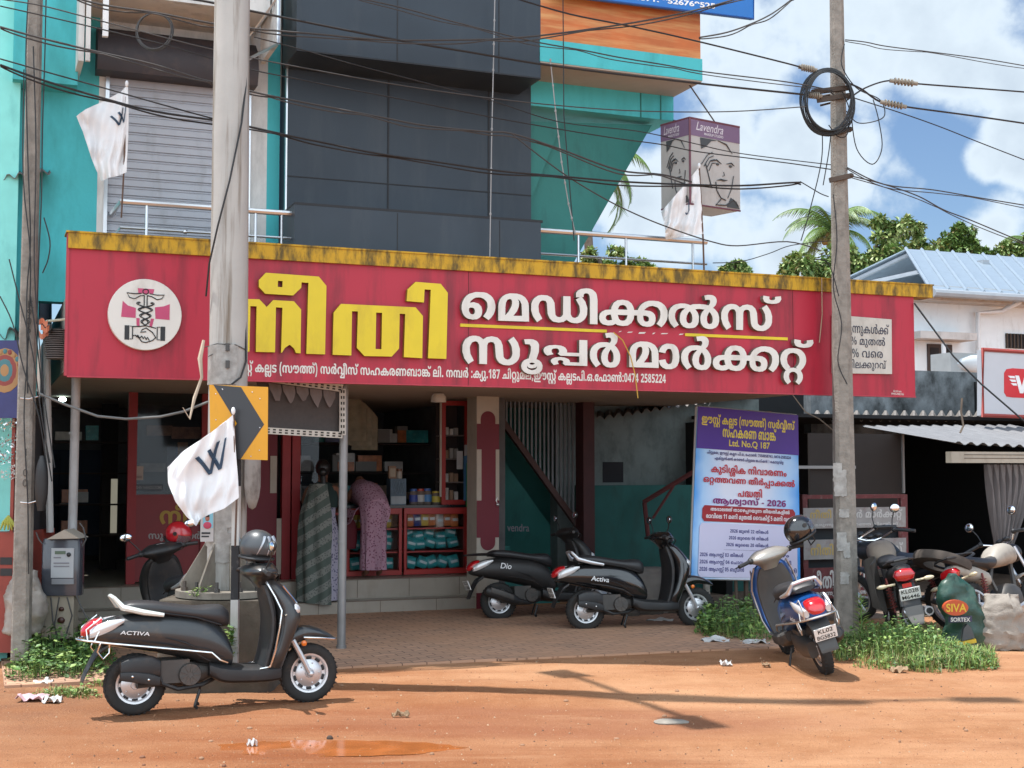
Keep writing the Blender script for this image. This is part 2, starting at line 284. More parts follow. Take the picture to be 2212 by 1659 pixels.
# ---------------------------------------------------------------- lettering (Malayalam glyph outlines, drawn as curves)
GD = [[0,120,2,4,19,0,0,143,82,0,0,-143,4,29,10,62,0,0,123,-62,0],
[3,62,0],
[6,103,2,17,52,-2,-14,1,-16,6,-11,11,-5,15,1,16,7,14,13,9,18,5,20,-1,16,-6,11,-11,5,-15,-1,-17,-4,-9,-7,-8,-14,-8,10,51,53,-10,-4,-4,-5,-1,-8,5,-12,11,-4,11,4,3,5,1,7,-4,13],
[9,339,2,71,83,115,23,-1,23,-6,22,-12,8,-6,6,-12,-1,-11,-7,-9,-10,-7,-1,3,5,-2,11,-8,4,-7,1,-9,-2,-11,-5,-7,-17,-10,-31,-2,-16,3,-12,7,-12,14,-5,19,0,19,8,20,11,13,22,14,20,7,29,1,26,-5,21,-15,15,-54,0,-41,-34,0,-1,67,-4,13,-8,8,-15,5,-22,-1,-15,-5,-14,-12,-8,-19,1,-21,8,-11,13,-4,11,3,3,3,1,6,-6,7,-16,1,0,23,16,3,4,6,-1,8,-12,8,-35,5,-14,-1,-12,-4,-8,-5,-6,-8,-4,-14,1,-17,6,-14,13,-17,-24,-15,-15,16,-11,19,-4,23,4,21,8,15,15,12,20,9,51,282,-2,-21,3,-10,6,-8,8,-7,20,3,23,7,13,6,5,15,5,16,1,10,-3,17,-14,7,-14,2,-10,-13,0,-5,11,-11,8,-9,0,-9,-5,-4,-10,1,-10,3,-9,6,-5,12,1,8,11,2,17,-3,22,-11,12,-13,6,-17,2,-15,-2,-13,-7,-6,-9,-3,-13,0,-24,-22,55,14,12,24,10,21,1,18,-1,15,-4,13,-6,11,-9,8,-10,6,-11,5,-20,-1,-22,-5,-12,-7,-10,-10,-7,-12,-4],
[10,375,2,71,83,115,23,-1,23,-6,22,-12,8,-6,6,-12,-1,-11,-7,-9,-10,-7,-1,3,5,-2,11,-8,4,-7,1,-9,-2,-11,-5,-7,-17,-10,-31,-2,-16,3,-12,7,-12,14,-5,19,0,19,8,20,11,13,22,14,20,7,29,1,26,-5,21,-15,15,-51,0,-44,-34,0,-1,67,-4,13,-8,8,-15,5,-22,-1,-15,-5,-14,-12,-8,-19,1,-21,8,-11,13,-4,11,3,3,3,1,6,-6,7,-16,1,0,23,16,3,4,6,-1,8,-12,8,-35,5,-14,-1,-12,-4,-8,-5,-6,-8,-4,-14,1,-17,6,-14,13,-17,-24,-15,-15,16,-11,19,-4,23,4,21,8,15,15,12,20,9,69,254,115,18,-1,15,-4,13,-7,11,-10,8,-12,6,-17,2,-15,-1,-18,-5,-12,-6,-10,-10,-6,-12,-4,-22,-1,-12,2,-10,5,-11,12,-5,14,1,16,8,16,7,7,18,8,12,2,36,0,16,-4,14,-7,10,-9,11,-18,3,-14,0,-19,-5,-17,-10,-14,-10,-7,-19,-8,-16,-3,-24,1,-22,4,9,23,16,-4,16,0,10,2,11,5,10,14,3,20,-4,15,-8,11,-9,5,-23,3,-16,-3,-10,-8,-3,-14,5,-11,5,-2,8,0,9,5,4,14,-1,15,-5,20,-4,5,-10,7,-14,4,-22,-1,-14,-9,-6,-13,-1,-26,-22,50,13,12,14,6,17,5],
[12,387,2,81,73,115,29,-3,11,-6,12,-9,-10,1,4,4,9,7,17,5,25,0,15,-5,12,-10,9,-17,3,-20,-2,-23,-5,-12,-8,-10,-11,-8,-11,-5,-26,-4,-95,0,-8,-4,0,-9,6,-3,9,-1,147,0,0,-24,-158,1,-21,4,-12,9,-6,14,2,15,5,9,13,8,22,4,95,1,18,6,10,12,3,18,-4,19,-9,11,-13,2,-8,-4,-5,-9,-1,-48,-33,0,-1,37,-4,14,-13,9,-19,2,-20,-5,-10,-11,-2,-14,2,-10,5,-5,10,-1,5,5,2,6,-2,5,-3,4,-12,1,-14,-5,-14,5,13,10,15,7,18,1,14,-4,9,-7,5,-10,0,-15,-6,-11,-10,-8,-17,-4,-18,1,-14,6,-10,10,-5,15,2,19,6,12,9,11,13,8,17,5,46,332,115,14,-1,11,-5,14,-13,6,-12,2,-14,0,-18,-3,-17,-7,-15,-18,-15,-25,-7,-33,1,-30,10,12,22,18,-8,14,-2,17,1,12,7,5,6,4,15,1,19,-3,11,-7,10,-7,2,-6,-1,-6,-10,0,-28,-33,0,-2,32,-5,6,-10,1,-5,-2,-5,-8,-1,-12,3,-12,-32,-7,-4,16,0,14,7,19,12,10,12,4,14,1,16,-2,18,-11,-4,0,11,9],
[17,285,2,27,55,73,22,-3,11,-6,8,-7,7,-18,0,-13,-4,-12,-1,9,94,0,-1,-23,-115,0,-11,13,6,13,-2,16,-6,7,-8,1,-11,-3,-5,-10,1,-15,7,-13,-26,-11,-9,12,-5,14,-1,16,3,10,6,9,14,10,46,201,115,26,-3,20,-9,15,-15,10,-20,4,-25,-1,-33,-9,-26,-18,-30,-26,14,15,31,4,17,1,24,-2,17,-5,14,-8,11,-11,8,-22,2,-18,-8,-12,-15,-5,-15,-3,-16,1,-30,4,-20,7,-9,6,-2,5,1,3,8,0,91,33,0,0,-89,-3,-14,-5,-9,-11,-7,-11,-3,-18,0,-14,4,-16,14,-11,23,-3,21,1,30,6,23,7,14,16,17,13,8,16,5],
[20,171,1,65,101,115,21,-1,16,-3,11,-5,11,-11,3,-13,-2,-10,-6,-9,-11,-6,13,-8,7,-11,0,-16,-5,-12,-11,-8,-16,-4,-33,2,5,23,20,-2,7,6,0,8,-4,6,-7,3,-14,0,0,23,17,2,5,4,1,6,-1,6,-6,4,-29,3,-16,-2,-15,-5,-13,-8,-9,-12,-3,-18,4,-19,8,-8,11,1,4,5,1,8,-2,9,-3,4,-8,2,-10,-3,-17,-14,-3,22,16,12,16,4,18,-1,13,-5,8,-10,4,-13,-1,-17,-6,-13,-12,-9,-17,-4,-19,1,-17,7,-12,13,-6,21,2,24,9,19,10,11,19,12,25,7],
[23,236,3,37,48,-2,-25,5,-11,9,-6,13,1,17,6,12,9,8,16,6,36,3,101,-1,20,-1,11,-3,13,-7,7,-9,3,-7,1,-18,-6,-14,-5,-5,-14,-6,-19,-2,-16,2,5,22,16,0,6,6,-1,12,-8,6,-21,1,-118,-1,-6,-3,-5,-5,0,-9,3,-5,7,-3,10,0,18,8,13,-20,-19,-9,17,119,115,26,-4,17,-12,10,-18,3,-24,-3,-25,-11,-19,-18,-12,-24,-3,-26,4,-14,9,-12,17,-4,17,-1,12,3,24,11,19,18,12,16,119,92,-11,-2,-8,-7,-4,-11,-2,-16,2,-14,4,-12,8,-7,11,-2,10,2,8,7,4,11,2,16,-2,15,-4,11,-8,7],
[25,200,1,45,136,115,17,-1,19,-9,14,-16,5,-13,1,-22,-3,-17,-9,-20,-15,-19,-25,15,15,23,4,23,-1,11,-4,12,-6,7,-9,3,-11,-2,-7,-6,-4,-12,0,-28,-3,-16,-6,-13,-12,-10,-20,-7,-29,1,-13,6,-16,13,-7,13,-3,14,1,26,8,21,18,24,24,-16,-15,-27,-3,-24,2,-10,5,-10,7,-6,8,-2,11,3,6,8,5,48,9,20,7,6,12,6],
[28,207,1,29,195,113,0,-113,-191,0,0,23,93,0,-17,-4,9,8,3,13,-3,11,-7,4,-10,-1,-4,-3,-4,-8,1,-10,-33,-2,0,19,6,13,12,10,17,5,29,-1,13,-6,8,-7,6,-12,1,-11,-2,-11,-8,-11,-5,4,53,0,0,90],
[30,207,1,101,64,115,31,-4,19,-10,-7,0,13,9,16,5,21,0,15,-3,11,-6,11,-12,5,-15,-2,-21,-7,-12,-11,-9,-80,-8,-59,-1,-5,-3,2,-5,11,-2,21,3,61,13,24,12,11,1,15,-3,11,-9,3,-12,-5,-15,-9,-7,-13,-3,-21,1,-13,5,-8,7,-3,13,2,11,11,10,26,-1,-10,-8,-4,-10,4,-8,11,-1,5,3,0,6,-3,4,-8,1,-16,-8,0,4,-28,-16,-38,-11,-36,-2,-14,2,-10,5,-7,9,0,15,5,10,11,6,23,3,97,1,15,5,8,8,2,13,-4,10,-9,6,-10,2,-11,-2,-6,-7,-2,-10,-1,-21,-30,0,-1,21,-3,10,-8,7,-11,4,-24,-1,-12,-4,-3,-7,-1,-8,2,-4,4,-3,7,-1,5,3,1,7,-2,5,-8,3,-14,-3,-10,5,10,5,17,4,16,-1,12,-7,5,-11,-3,-15,-7,-8,-13,-4,-19,0,-13,3,-9,8,-5,11,0,12,6,14,8,7,11,6],
[33,126,1,38,61,115,27,-2,34,-11,-13,-21,-22,8,-24,3,-18,-4,-4,-3,-1,-5,2,-7,6,-3,42,-3,18,-7,7,-8,4,-8,1,-15,-3,-10,-6,-8,-9,-6,-13,-5,-15,-2,-36,2,-35,12,13,21,18,-8,19,-3,20,0,8,3,4,4,1,9,-4,5,-55,7,-13,7,-7,13,0,19,8,13,9,6,12,5],
[35,273,1,56,133,-2,-25,4,-15,13,-9,19,-4,48,-6,8,-11,2,-8,-2,-7,-5,-5,-11,-2,-9,3,-25,15,-27,-24,-16,-18,24,-9,26,1,28,5,14,8,11,18,12,15,3,27,-1,18,-8,9,-11,6,-13,4,-51,7,-7,12,-3,10,4,6,10,1,78,33,0,1,-78,7,-11,7,-3,7,0,9,4,5,4,6,11,2,9,-3,24,-16,27,25,15,18,-23,9,-26,-1,-28,-5,-13,-8,-11,-17,-12,-15,-4,-15,0,-16,3,-14,8,-4,4,3,0,-17,-11],
[37,304,1,83,82,115,17,-1,14,-3,12,-7,11,-9,-8,5,3,3,13,8,16,4,18,0,9,-3,17,-13,-3,1,9,7,19,8,21,0,15,-4,17,-11,11,-18,4,-22,-5,-29,-8,-15,-15,-18,-25,15,16,27,3,15,-1,14,-3,9,-6,9,-9,4,-12,0,-8,-5,-4,-11,0,-75,-34,0,-1,78,-7,11,-7,3,-9,0,-10,-6,-5,-12,-1,-74,-33,0,0,61,-4,17,-5,8,-7,4,-22,2,-16,-5,-9,-6,-7,-9,-4,-10,-1,-24,4,-13,9,-5,6,0,5,3,3,7,-1,10,-4,7,-5,1,-13,-2,-17,-14,-3,22,4,3,12,9,11,3,23,0,13,-5,8,-10,4,-19,-2,-15,-9,-12,-13,-8,-19,-2,-18,3,-15,9,-10,15,-4,24,6,28,9,15,14,11,17,8],
[38,232,1,72,115,-2,-14,1,-18,7,-8,8,-6,11,-3,13,1,20,3,11,9,14,13,12,18,11,26,8,37,0,15,-4,17,-9,8,-8,8,-15,3,-16,0,-12,-1,-12,-7,-15,-9,-14,-13,-11,-23,15,13,16,6,15,1,18,-4,14,-13,12,-21,5,-16,-1,-13,-5,-11,-8,-8,-11,-6,-17,1,-17,6,-10,11,-3,6,2,5,5,3,18,-3,18,-12,18,-11,7,-22,4,-19,-3,-13,-7,-9,-17,0,-18,6,-18,13,-17,-24,-15,-19,20,-7,15,-3,11,-1,12,2,16,10,20,14,12,12,6,16,4,19,1,33,-4,10,-4,21,-15,11,-12,7,-16,3,-18,-3,-22,-6,-10,-8,-8,-11,-5],
[40,146,1,45,87,115,29,-4,10,-5,9,-10,3,-12,-3,-13,-7,-10,-9,-4,9,-5,9,-10,3,-13,-3,-13,-8,-10,-14,-6,-19,-2,-27,2,4,23,25,-2,6,4,2,4,-1,8,-5,5,-9,2,-17,0,0,23,22,2,6,3,2,6,-1,7,-6,5,-18,2,-12,-3,-10,-6,-7,-9,-5,-11,-3,-25,6,-33,-32,-6,-5,23,-3,23,3,20,6,17,11,14,15,11,20,6],
[41,204,1,45,139,-2,-22,3,-14,9,-3,2,3,1,-13,-10,-9,-3,-26,-2,-15,4,-18,12,-8,11,-5,13,-1,27,9,27,18,23,24,-15,-15,-27,-3,-24,2,-10,6,-10,8,-6,10,-2,11,4,6,10,1,78,33,0,1,-78,6,-10,12,-4,9,2,8,6,6,10,2,9,-2,25,-7,15,-9,12,24,15,5,-4,14,-19,8,-20,1,-18,-3,-22,-11,-18,-12,-9,-14,-6],
[42,204,1,44,64,115,22,-3,14,-9,3,-2,-3,-1,13,10,10,3,26,2,15,-4,18,-11,8,-12,5,-13,1,-27,-9,-27,-19,-23,-24,15,16,27,2,24,-1,10,-6,10,-8,6,-10,2,-11,-3,-6,-11,-2,-78,-33,0,-1,78,-6,11,-11,3,-10,-2,-8,-6,-6,-10,-2,-9,3,-25,16,-27,-25,-15,-4,4,-14,19,-8,21,-2,17,4,22,11,18,11,9,14,6],
[44,199,1,29,55,73,22,-3,11,-6,8,-7,7,-18,0,-13,-4,-12,-1,9,56,0,0,90,33,0,0,-113,-111,0,-11,13,6,13,-2,16,-6,7,-8,1,-11,-3,-5,-10,1,-15,7,-13,-26,-11,-9,12,-5,14,-1,16,3,10,6,9,14,10],
[45,253,3,27,55,73,22,-3,11,-6,8,-7,7,-18,0,-13,-4,-12,-2,9,56,0,0,-23,-77,0,-11,13,6,13,-2,16,-6,7,-8,1,-11,-3,-5,-10,1,-15,7,-13,-26,-11,-9,12,-5,14,-1,16,3,10,6,9,14,10,13,184,115,13,0,17,-5,13,-9,10,-12,5,-24,0,-65,-116,0,0,62,5,26,8,11,11,8,15,6,9,185,92,-15,-4,-8,-10,-3,-15,0,-40,50,0,0,39,-2,16,-8,10],
[46,296,2,50,82,115,17,-1,14,-3,12,-7,11,-9,6,-15,4,-24,0,-56,-33,0,0,61,-2,14,-7,11,-15,6,-14,0,-16,-5,-13,-10,-5,-10,-4,-19,3,-17,7,-10,6,-1,7,1,4,5,1,8,-2,9,-3,4,-8,2,-10,-3,-17,-14,-3,22,16,12,17,4,17,-1,13,-5,8,-10,4,-19,-2,-15,-9,-12,-13,-8,-25,-2,-12,3,-10,5,-12,13,-5,13,-2,17,2,20,8,16,12,13,15,10,18,6,28,284,113,0,-113,-102,0,-9,13,14,27,3,14,-1,15,-2,9,-7,9,-15,5,-12,-3,-6,-11,-1,-77,-31,0,0,46,12,53,9,7,20,8,21,0,15,-4,17,-11,11,-18,4,-22,-3,-22,-10,-19,-7,4,47,0,0,90],
[48,167,3,15,81,115,17,0,22,-5,17,-9,10,-12,6,-12,2,-15,1,-62,-145,0,0,62,3,15,5,12,11,12,16,9,19,5,11,65,92,-11,-4,-7,-11,-3,-20,0,-43,-9,0,25,25,13,22,3,11,0,11,-4,7,11,109,73,-2,-13,-8,-18,-18,-21,-4,1,46,1,-2,48,-7,14,-13,8,0,2,7,-12],
[49,234,1,77,149,-2,-20,1,-15,5,-12,6,-15,11,-8,9,-8,14,-4,27,7,22,10,12,14,7,16,3,15,0,10,-3,16,-9,10,-15,4,-21,-3,-18,-6,-15,-11,-13,-19,-13,-17,-7,-23,-3,-24,1,-22,6,-13,7,-13,15,-9,18,-2,22,3,19,6,11,9,9,11,6,23,3,25,-5,15,-11,4,-6,-26,-12,-8,8,-13,3,-9,-5,-6,-10,0,-23,8,-16,12,-12,18,-6,14,0,17,4,16,13,7,16,2,14,-2,15,-7,8,-6,2,-7,0,-6,-4,-4,-7,-2,-19,4,-17,7,-11,12,-10,31,-4,12,3,9,5,11,12,5,17,-1,15,-3,14,-8,15,26,14,12,-19,7,-19,1,-20,-6,-23,-10,-16,-17,-12,-23,-7],
[50,168,1,57,81,115,19,-1,24,-7,17,-12,12,-16,8,-25,-1,-22,-8,-17,-14,-12,-20,-5,-22,1,-17,8,-10,13,-4,15,2,23,8,13,13,8,23,3,16,-6,15,-15,6,-20,-13,0,-5,11,-8,7,-8,2,-8,-2,-5,-4,-4,-10,1,-13,4,-8,5,-3,7,0,10,6,4,17,-1,21,-2,8,-7,9,-12,6,-10,3,-19,1,-17,-4,-8,-6,-8,-11,-3,-15,3,-16,6,-13,11,-14,-24,-15,-15,16,-9,14,-5,16,-1,18,4,16,9,15,14,12,13,5,15,4],
[51,152,1,33,76,115,18,-1,14,-4,12,-5,13,-12,6,-10,5,-16,1,-17,-4,-17,-11,-19,-15,-16,-24,15,10,13,7,14,3,16,-3,15,-7,11,-11,7,-14,3,-14,-3,-11,-7,-5,-7,-4,-19,5,-23,14,-20,-24,-15,-15,16,-11,19,-4,23,4,21,8,15,13,12,19,9],
[52,191,2,19,179,113,0,-113,-168,0,1,75,5,16,13,14,14,7,11,3,19,0,17,-3,14,-7,7,-7,8,-13,3,-11,1,-32,-80,0,0,-19,102,0,0,90,9,67,92,-10,-2,-7,-5,-5,-8,-1,-12,46,0,-1,12,-4,8,-8,5],
[53,160,2,50,83,93,-31,-4,-8,-4,-7,-7,-3,-13,2,-12,5,-5,10,-1,5,5,2,6,-2,5,-3,4,-12,1,-14,-5,-14,5,14,10,15,6,17,2,14,-4,9,-7,5,-14,-2,-15,-6,-10,-13,-7,-25,-2,-15,4,-11,9,-7,14,-1,11,2,14,5,9,16,15,28,10,18,2,31,0,16,-3,17,-8,7,-8,4,-14,-2,-12,-9,-9,-13,-6,-19,-4,-9,13,0,4,10,1,6,3,3,5,-2,7,-12,7,30,154,32,-2,-10,-4,-9,-14,-10,-22,-3,-61,0,-7,-3,-2,-5,2,-6,9,-3,97,0,0,-24,-112,2,-19,7,-9,11,-2,12,2,11,5,9,10,7,17,4,63,1,12,4,3,7,-2,8,-6,3,-13,0,0,21,23,-4,20,-8,7,-8],
[54,150,1,50,56,82,0,7,6,12,10,9,16,5,18,0,19,-5,12,-10,6,-13,1,-16,-4,-12,-7,-10,-10,-9,-13,-6,-17,-3,-21,0,-20,2,-16,4,-18,12,-10,18,-1,22,4,14,8,13,26,-13,-5,-16,1,-14,6,-11,13,-8,25,-2,16,5,8,11,2,17,-4,6,-10,3,-6,-4,-3,-7,1,-12,16,-35,-1,-16,-4,-10,-10,-8,-10,-3,-29,-1,-24,7,10,21,23,-5,9,2,4,4,-1,12,-14,28],
[55,216,1,38,76,115,25,-2,19,-8,13,-12,8,-15,3,-15,-1,-22,-8,-16,-16,-19,7,17,44,0,0,90,34,0,0,-113,-100,0,-11,15,9,12,6,13,3,16,-3,15,-4,8,-10,8,-18,5,-9,-1,-13,-6,-10,-14,-2,-15,2,-16,6,-13,11,-14,-24,-15,-15,16,-11,19,-4,23,4,21,8,15,13,12,19,9],
[56,235,1,69,151,115,18,-1,22,-6,17,-12,12,-16,7,-19,1,-22,-6,-19,-12,-14,-17,-7,-23,-1,-19,6,-12,11,-6,15,0,20,1,8,8,13,13,8,24,3,15,-6,15,-15,6,-20,-13,0,-5,11,-8,7,-8,2,-8,-2,-5,-4,-4,-10,1,-13,4,-8,5,-3,7,0,10,6,4,12,0,26,-4,11,-9,8,-13,6,-11,2,-24,-3,-13,-10,-4,-12,-5,-40,-7,-14,-10,-8,-20,-7,-28,1,-14,6,-15,13,-7,13,-3,14,1,26,8,21,18,24,24,-16,-15,-27,-3,-24,2,-10,4,-10,8,-6,8,-2,10,2,6,8,5,45,5,12,7,9,20,13,12,4],
[57,263,3,27,55,73,22,-3,11,-6,8,-7,7,-18,0,-13,-4,-12,-1,9,54,0,6,-23,-82,0,-11,13,6,13,-2,16,-6,7,-8,1,-11,-3,-5,-10,1,-15,7,-13,-26,-11,-9,12,-5,14,-1,16,3,10,6,9,14,10,15,147,0,0,85,-5,7,-6,0,-4,-2,-3,-12,2,-5,5,-4,13,-2,23,1,14,6,11,9,21,30,33,0,0,-113,19,138,115,24,-4,8,-6,6,-10,3,-15,1,-57,38,0,2,55,-3,-8,-12,-12,-14,-8,-15,-4,-43,0,-14,4,-13,10,-8,17,0,10,5,12,13,12],
[58,273,1,57,140,115,24,-4,16,-13,8,-19,4,-47,7,-8,10,-3,9,2,7,6,5,10,2,10,-3,24,-7,15,-9,12,24,16,19,-24,9,-26,-1,-28,-5,-14,-9,-11,-17,-11,-15,-4,-27,1,-18,8,-10,11,-5,13,-5,51,-6,8,-12,2,-11,-4,-5,-10,-1,-78,-34,0,-1,78,-6,11,-7,3,-7,0,-9,-3,-5,-5,-6,-10,-2,-10,3,-24,15,-27,-24,-15,-18,23,-9,27,1,27,5,13,8,12,17,11,15,4,15,0,16,-3,13,-8,5,-4,-3,0,17,11],
[59,268,2,27,55,73,22,-3,11,-6,8,-7,7,-18,0,-13,-4,-12,-1,9,54,0,7,-23,-83,0,-11,13,6,13,-2,16,-6,7,-8,1,-11,-3,-5,-10,1,-15,7,-13,-26,-11,-9,12,-5,14,-1,16,3,10,6,9,14,10,34,192,115,25,-2,19,-8,13,-12,8,-15,4,-22,-4,-23,-10,-19,-16,-16,-24,15,14,20,4,11,2,12,-5,19,-8,10,-8,4,-14,3,-14,-3,-11,-7,-5,-7,-4,-13,1,-18,5,-13,11,-16,-11,-15,-11,0,-19,23,-8,15,-2,14,1,15,4,16,10,13,21,14,15,4],
[64,119,1,32,111,57,-2,-23,-9,-19,-12,-10,-17,-6,-28,-1,-19,7,-12,11,-8,21,34,6,6,-15,10,-7,12,2,6,8,4,15,0,21,-4,15,-6,8,-9,2,-9,-3,-6,-8,-4,-10,-34,5,8,18,8,9,11,7,15,5,26,-1,12,-3,9,-6,7,-7,7,-14],
[65,57,1,19,-4,170,16,-1,13,-6,12,-11,5,-12,3,-23,0,-117,-33,0,0,120,-2,15,-3,7,-6,4,-10,0,-7,-6,0,-12,-33,-3,0,21,8,12,13,8],
[66,57,1,32,-19,170,22,-2,14,-5,15,-12,8,-12,5,-26,0,-113,-33,0,0,115,-6,25,-8,9,-20,3,-11,-4,-2,-8,4,-5,6,0,3,1,3,5,-1,10,-9,8,29,-3,4,-10,-1,-11,-4,-9,-9,-7,-13,-3,-19,1,-10,5,-6,9,-2,15,7,14,15,8],
[67,79,3,17,37,-48,-18,3,-14,8,-9,12,-3,14,3,15,9,12,14,8,11,2,19,-1,16,-6,10,-10,5,-14,-1,-16,-4,-9,-6,-8,-14,-7,8,37,-26,11,4,4,11,-4,12,-11,4,-11,-4,-4,-12,4,-11,13,30,115,12,-1,13,-6,6,-6,5,-12,-1,-32,-11,-38,-31,3,9,34,1,24,-6,10,-17,0,-5,22],
[68,79,4,17,37,-48,-18,3,-14,8,-9,12,-3,14,3,15,9,12,14,8,11,2,19,-1,16,-6,10,-10,5,-14,-1,-16,-4,-9,-6,-8,-14,-7,12,37,7,-14,-4,-5,-6,-1,-8,1,-8,5,-5,14,-5,14,5,5,5,1,8,-1,8,-4,6,19,37,-20,-10,1,-7,5,-5,12,1,11,7,11,10,-4,-7,-7,2,-9,6,-3,8,0,5,4,2,5,-2,5,-5,3,10,6,8,-13,-2,-15,-7,-9,13,30,115,12,-1,13,-6,6,-6,5,-12,-1,-32,-11,-38,-31,3,9,34,1,24,-6,10,-17,0,-5,22],
[71,163,1,57,55,-2,-19,3,-10,5,-9,8,-6,11,-4,15,0,16,3,13,9,18,9,10,11,8,29,9,35,0,15,-3,17,-10,8,-8,8,-14,4,-17,0,-12,-2,-12,-6,-15,-10,-14,-12,-11,-23,15,14,20,5,19,-1,14,-3,9,-13,12,-15,5,-19,-1,-11,-5,-13,-11,-7,-15,0,-26,6,-12,6,-2,8,0,4,4,2,5,0,8,-3,8,-7,3,-10,0,-9,-6,-11,-10,-3,22,21,14,17,3,21,-5,12,-12,4,-14,0,-10,-2,-10,-5,-9,-7,-6,-10,-5],
[72,134,1,63,80,-2,-29,3,-18,7,-10,7,-8,10,-7,18,-1,14,1,14,7,18,8,9,11,7,25,9,30,1,19,-4,12,-7,7,-14,-1,-13,-3,-7,-9,-7,-12,-4,-17,-1,-14,4,-9,7,-4,9,-1,11,4,10,29,3,-7,-8,-1,-11,4,-5,10,0,3,5,-2,8,-6,3,-13,1,-14,-2,-9,-4,-11,-13,-4,-14,0,-15,5,-13,6,-7,12,-6,23,-3,10,4,2,9,-3,4,-5,1,-8,-4,0,-12,6,-8,-29,4,-3,11,2,12,5,9,11,5,17,2,14,-1,11,-5,7,-9,3,-17,-7,-14,-18,-9],
[73,325,2,57,55,-2,-19,3,-10,5,-9,8,-6,11,-4,15,0,16,3,13,9,18,9,10,11,8,29,9,35,0,15,-3,17,-10,8,-8,8,-14,4,-17,0,-12,-2,-12,-6,-15,-10,-14,-12,-11,-23,15,14,20,5,19,-1,14,-3,9,-13,12,-15,5,-19,-1,-11,-5,-13,-11,-7,-15,0,-26,6,-12,6,-2,8,0,4,4,2,5,0,8,-3,8,-7,3,-10,0,-9,-6,-11,-10,-3,22,21,14,17,3,21,-5,12,-12,4,-14,0,-10,-2,-10,-5,-9,-7,-6,-10,-5,57,217,-2,-18,3,-11,5,-8,8,-7,11,-3,15,0,16,3,13,8,18,9,10,12,8,29,9,35,0,14,-3,17,-10,9,-8,8,-14,4,-17,0,-12,-2,-12,-7,-15,-9,-14,-12,-11,-24,15,15,20,5,19,-1,14,-3,9,-13,12,-15,5,-19,-1,-11,-5,-13,-11,-8,-15,0,-26,7,-12,6,-2,7,0,5,4,1,5,1,8,-4,8,-6,3,-10,0,-10,-6,-10,-10,-3,22,21,14,17,3,20,-5,13,-12,4,-14,0,-10,-3,-10,-5,-9,-7,-6,-9,-5],
[77,0,1,20,-25,119,-20,3,-10,4,-7,6,-6,16,2,19,29,-5,-1,-8,1,-8,5,-4,7,-1,8,1,5,4,2,6,-1,10,28,5,2,-19,-7,-16,-7,-6,-10,-4],
[83,170,1,46,115,115,14,-1,12,-5,13,-13,6,-12,3,-14,0,-18,-4,-17,-7,-15,-17,-15,-26,-7,-33,1,-30,10,12,22,19,-8,14,-2,16,1,12,7,5,6,5,15,0,19,-2,11,-8,10,-6,2,-6,-1,-6,-10,-1,-28,-33,0,-2,32,-4,6,-10,1,-6,-2,-5,-8,0,-12,2,-12,-32,-7,-3,16,-1,14,8,19,12,10,11,4,14,1,16,-2,18,-11,-3,0,11,9],
[116,343,2,64,82,115,17,-1,14,-3,12,-7,11,-9,-8,5,3,3,13,8,16,4,24,-2,17,-10,4,-3,2,-14,13,-35,0,-51,-34,0,-1,78,-6,10,-10,4,-14,-3,-7,-12,-2,-77,-33,0,0,61,-2,14,-9,12,-17,5,-15,-1,-11,-4,-13,-10,-5,-10,-4,-19,3,-17,7,-10,6,-1,7,1,4,5,1,8,-2,9,-3,4,-8,2,-10,-3,-17,-14,-3,22,16,12,17,4,17,-1,13,-5,8,-10,4,-14,-1,-16,-6,-13,-7,-6,-10,-5,-19,-2,-18,3,-15,9,-10,15,-4,15,2,29,8,16,12,13,15,10,18,6,56,287,-2,-21,3,-15,9,-10,15,-3,20,3,18,7,14,38,39,3,8,0,8,-4,4,-7,1,-13,-2,-6,21,29,4,12,-1,13,-5,7,-9,2,-9,-1,-14,-4,-10,-32,-32,-7,-11,-5,-13,-1,-18,4,-12,8,-5,12,3,4,6,2,9,0,14,-3,12,-11,17,-17,9,-15,2,-15,-2,-8,-3,-7,-7,-4,-10,-2,-11,0,-48,-31,0,0,40,9,42,21,15,22,6,24,0,18,-3,20,-8,15,-12,11,-15,6,-18,0,-23,-6,-18,-12,-13,-8,-4],
[117,242,2,26,64,115,23,-3,17,-12,14,-57,0,-43,-33,0,0,75,-5,11,-9,6,-10,-1,-9,-4,-7,-9,-3,-8,-1,-15,3,-15,16,-27,-25,-15,-12,14,-9,14,-5,16,-2,17,2,15,5,14,8,11,11,9,14,6,56,185,-2,-21,3,-15,9,-9,15,-3,20,3,18,7,14,37,39,4,8,0,8,-4,4,-7,1,-14,-2,-5,21,29,4,12,-1,13,-5,7,-9,2,-9,-1,-14,-4,-10,-32,-32,-7,-11,-5,-13,-1,-18,4,-12,8,-5,12,3,4,6,2,9,-1,14,-3,12,-11,17,-16,9,-15,2,-15,-2,-8,-3,-7,-7,-5,-10,-1,-11,-1,-48,-30,0,0,40,8,42,22,15,21,6,25,0,18,-3,20,-8,15,-12,11,-15,6,-18,0,-23,-6,-18,-12,-13,-19,-7],
[118,168,1,61,112,-2,-21,3,-15,9,-9,15,-3,20,3,18,7,14,37,39,4,8,-1,8,-4,4,-7,1,-13,-2,-6,21,29,4,13,-1,12,-5,7,-9,3,-9,-2,-14,-4,-10,-32,-32,-7,-11,-5,-13,-1,-18,4,-12,9,-5,12,3,3,6,2,9,0,15,-3,12,-10,16,-18,9,-13,2,-18,-3,-9,-4,-10,-10,-4,-14,1,-18,5,-14,13,-17,-24,-15,-21,25,-7,15,-2,18,2,17,7,15,13,13,18,10,16,3,28,1,18,-3,20,-8,14,-12,11,-16,6,-17,0,-23,-6,-18,-12,-13,-8,-4],
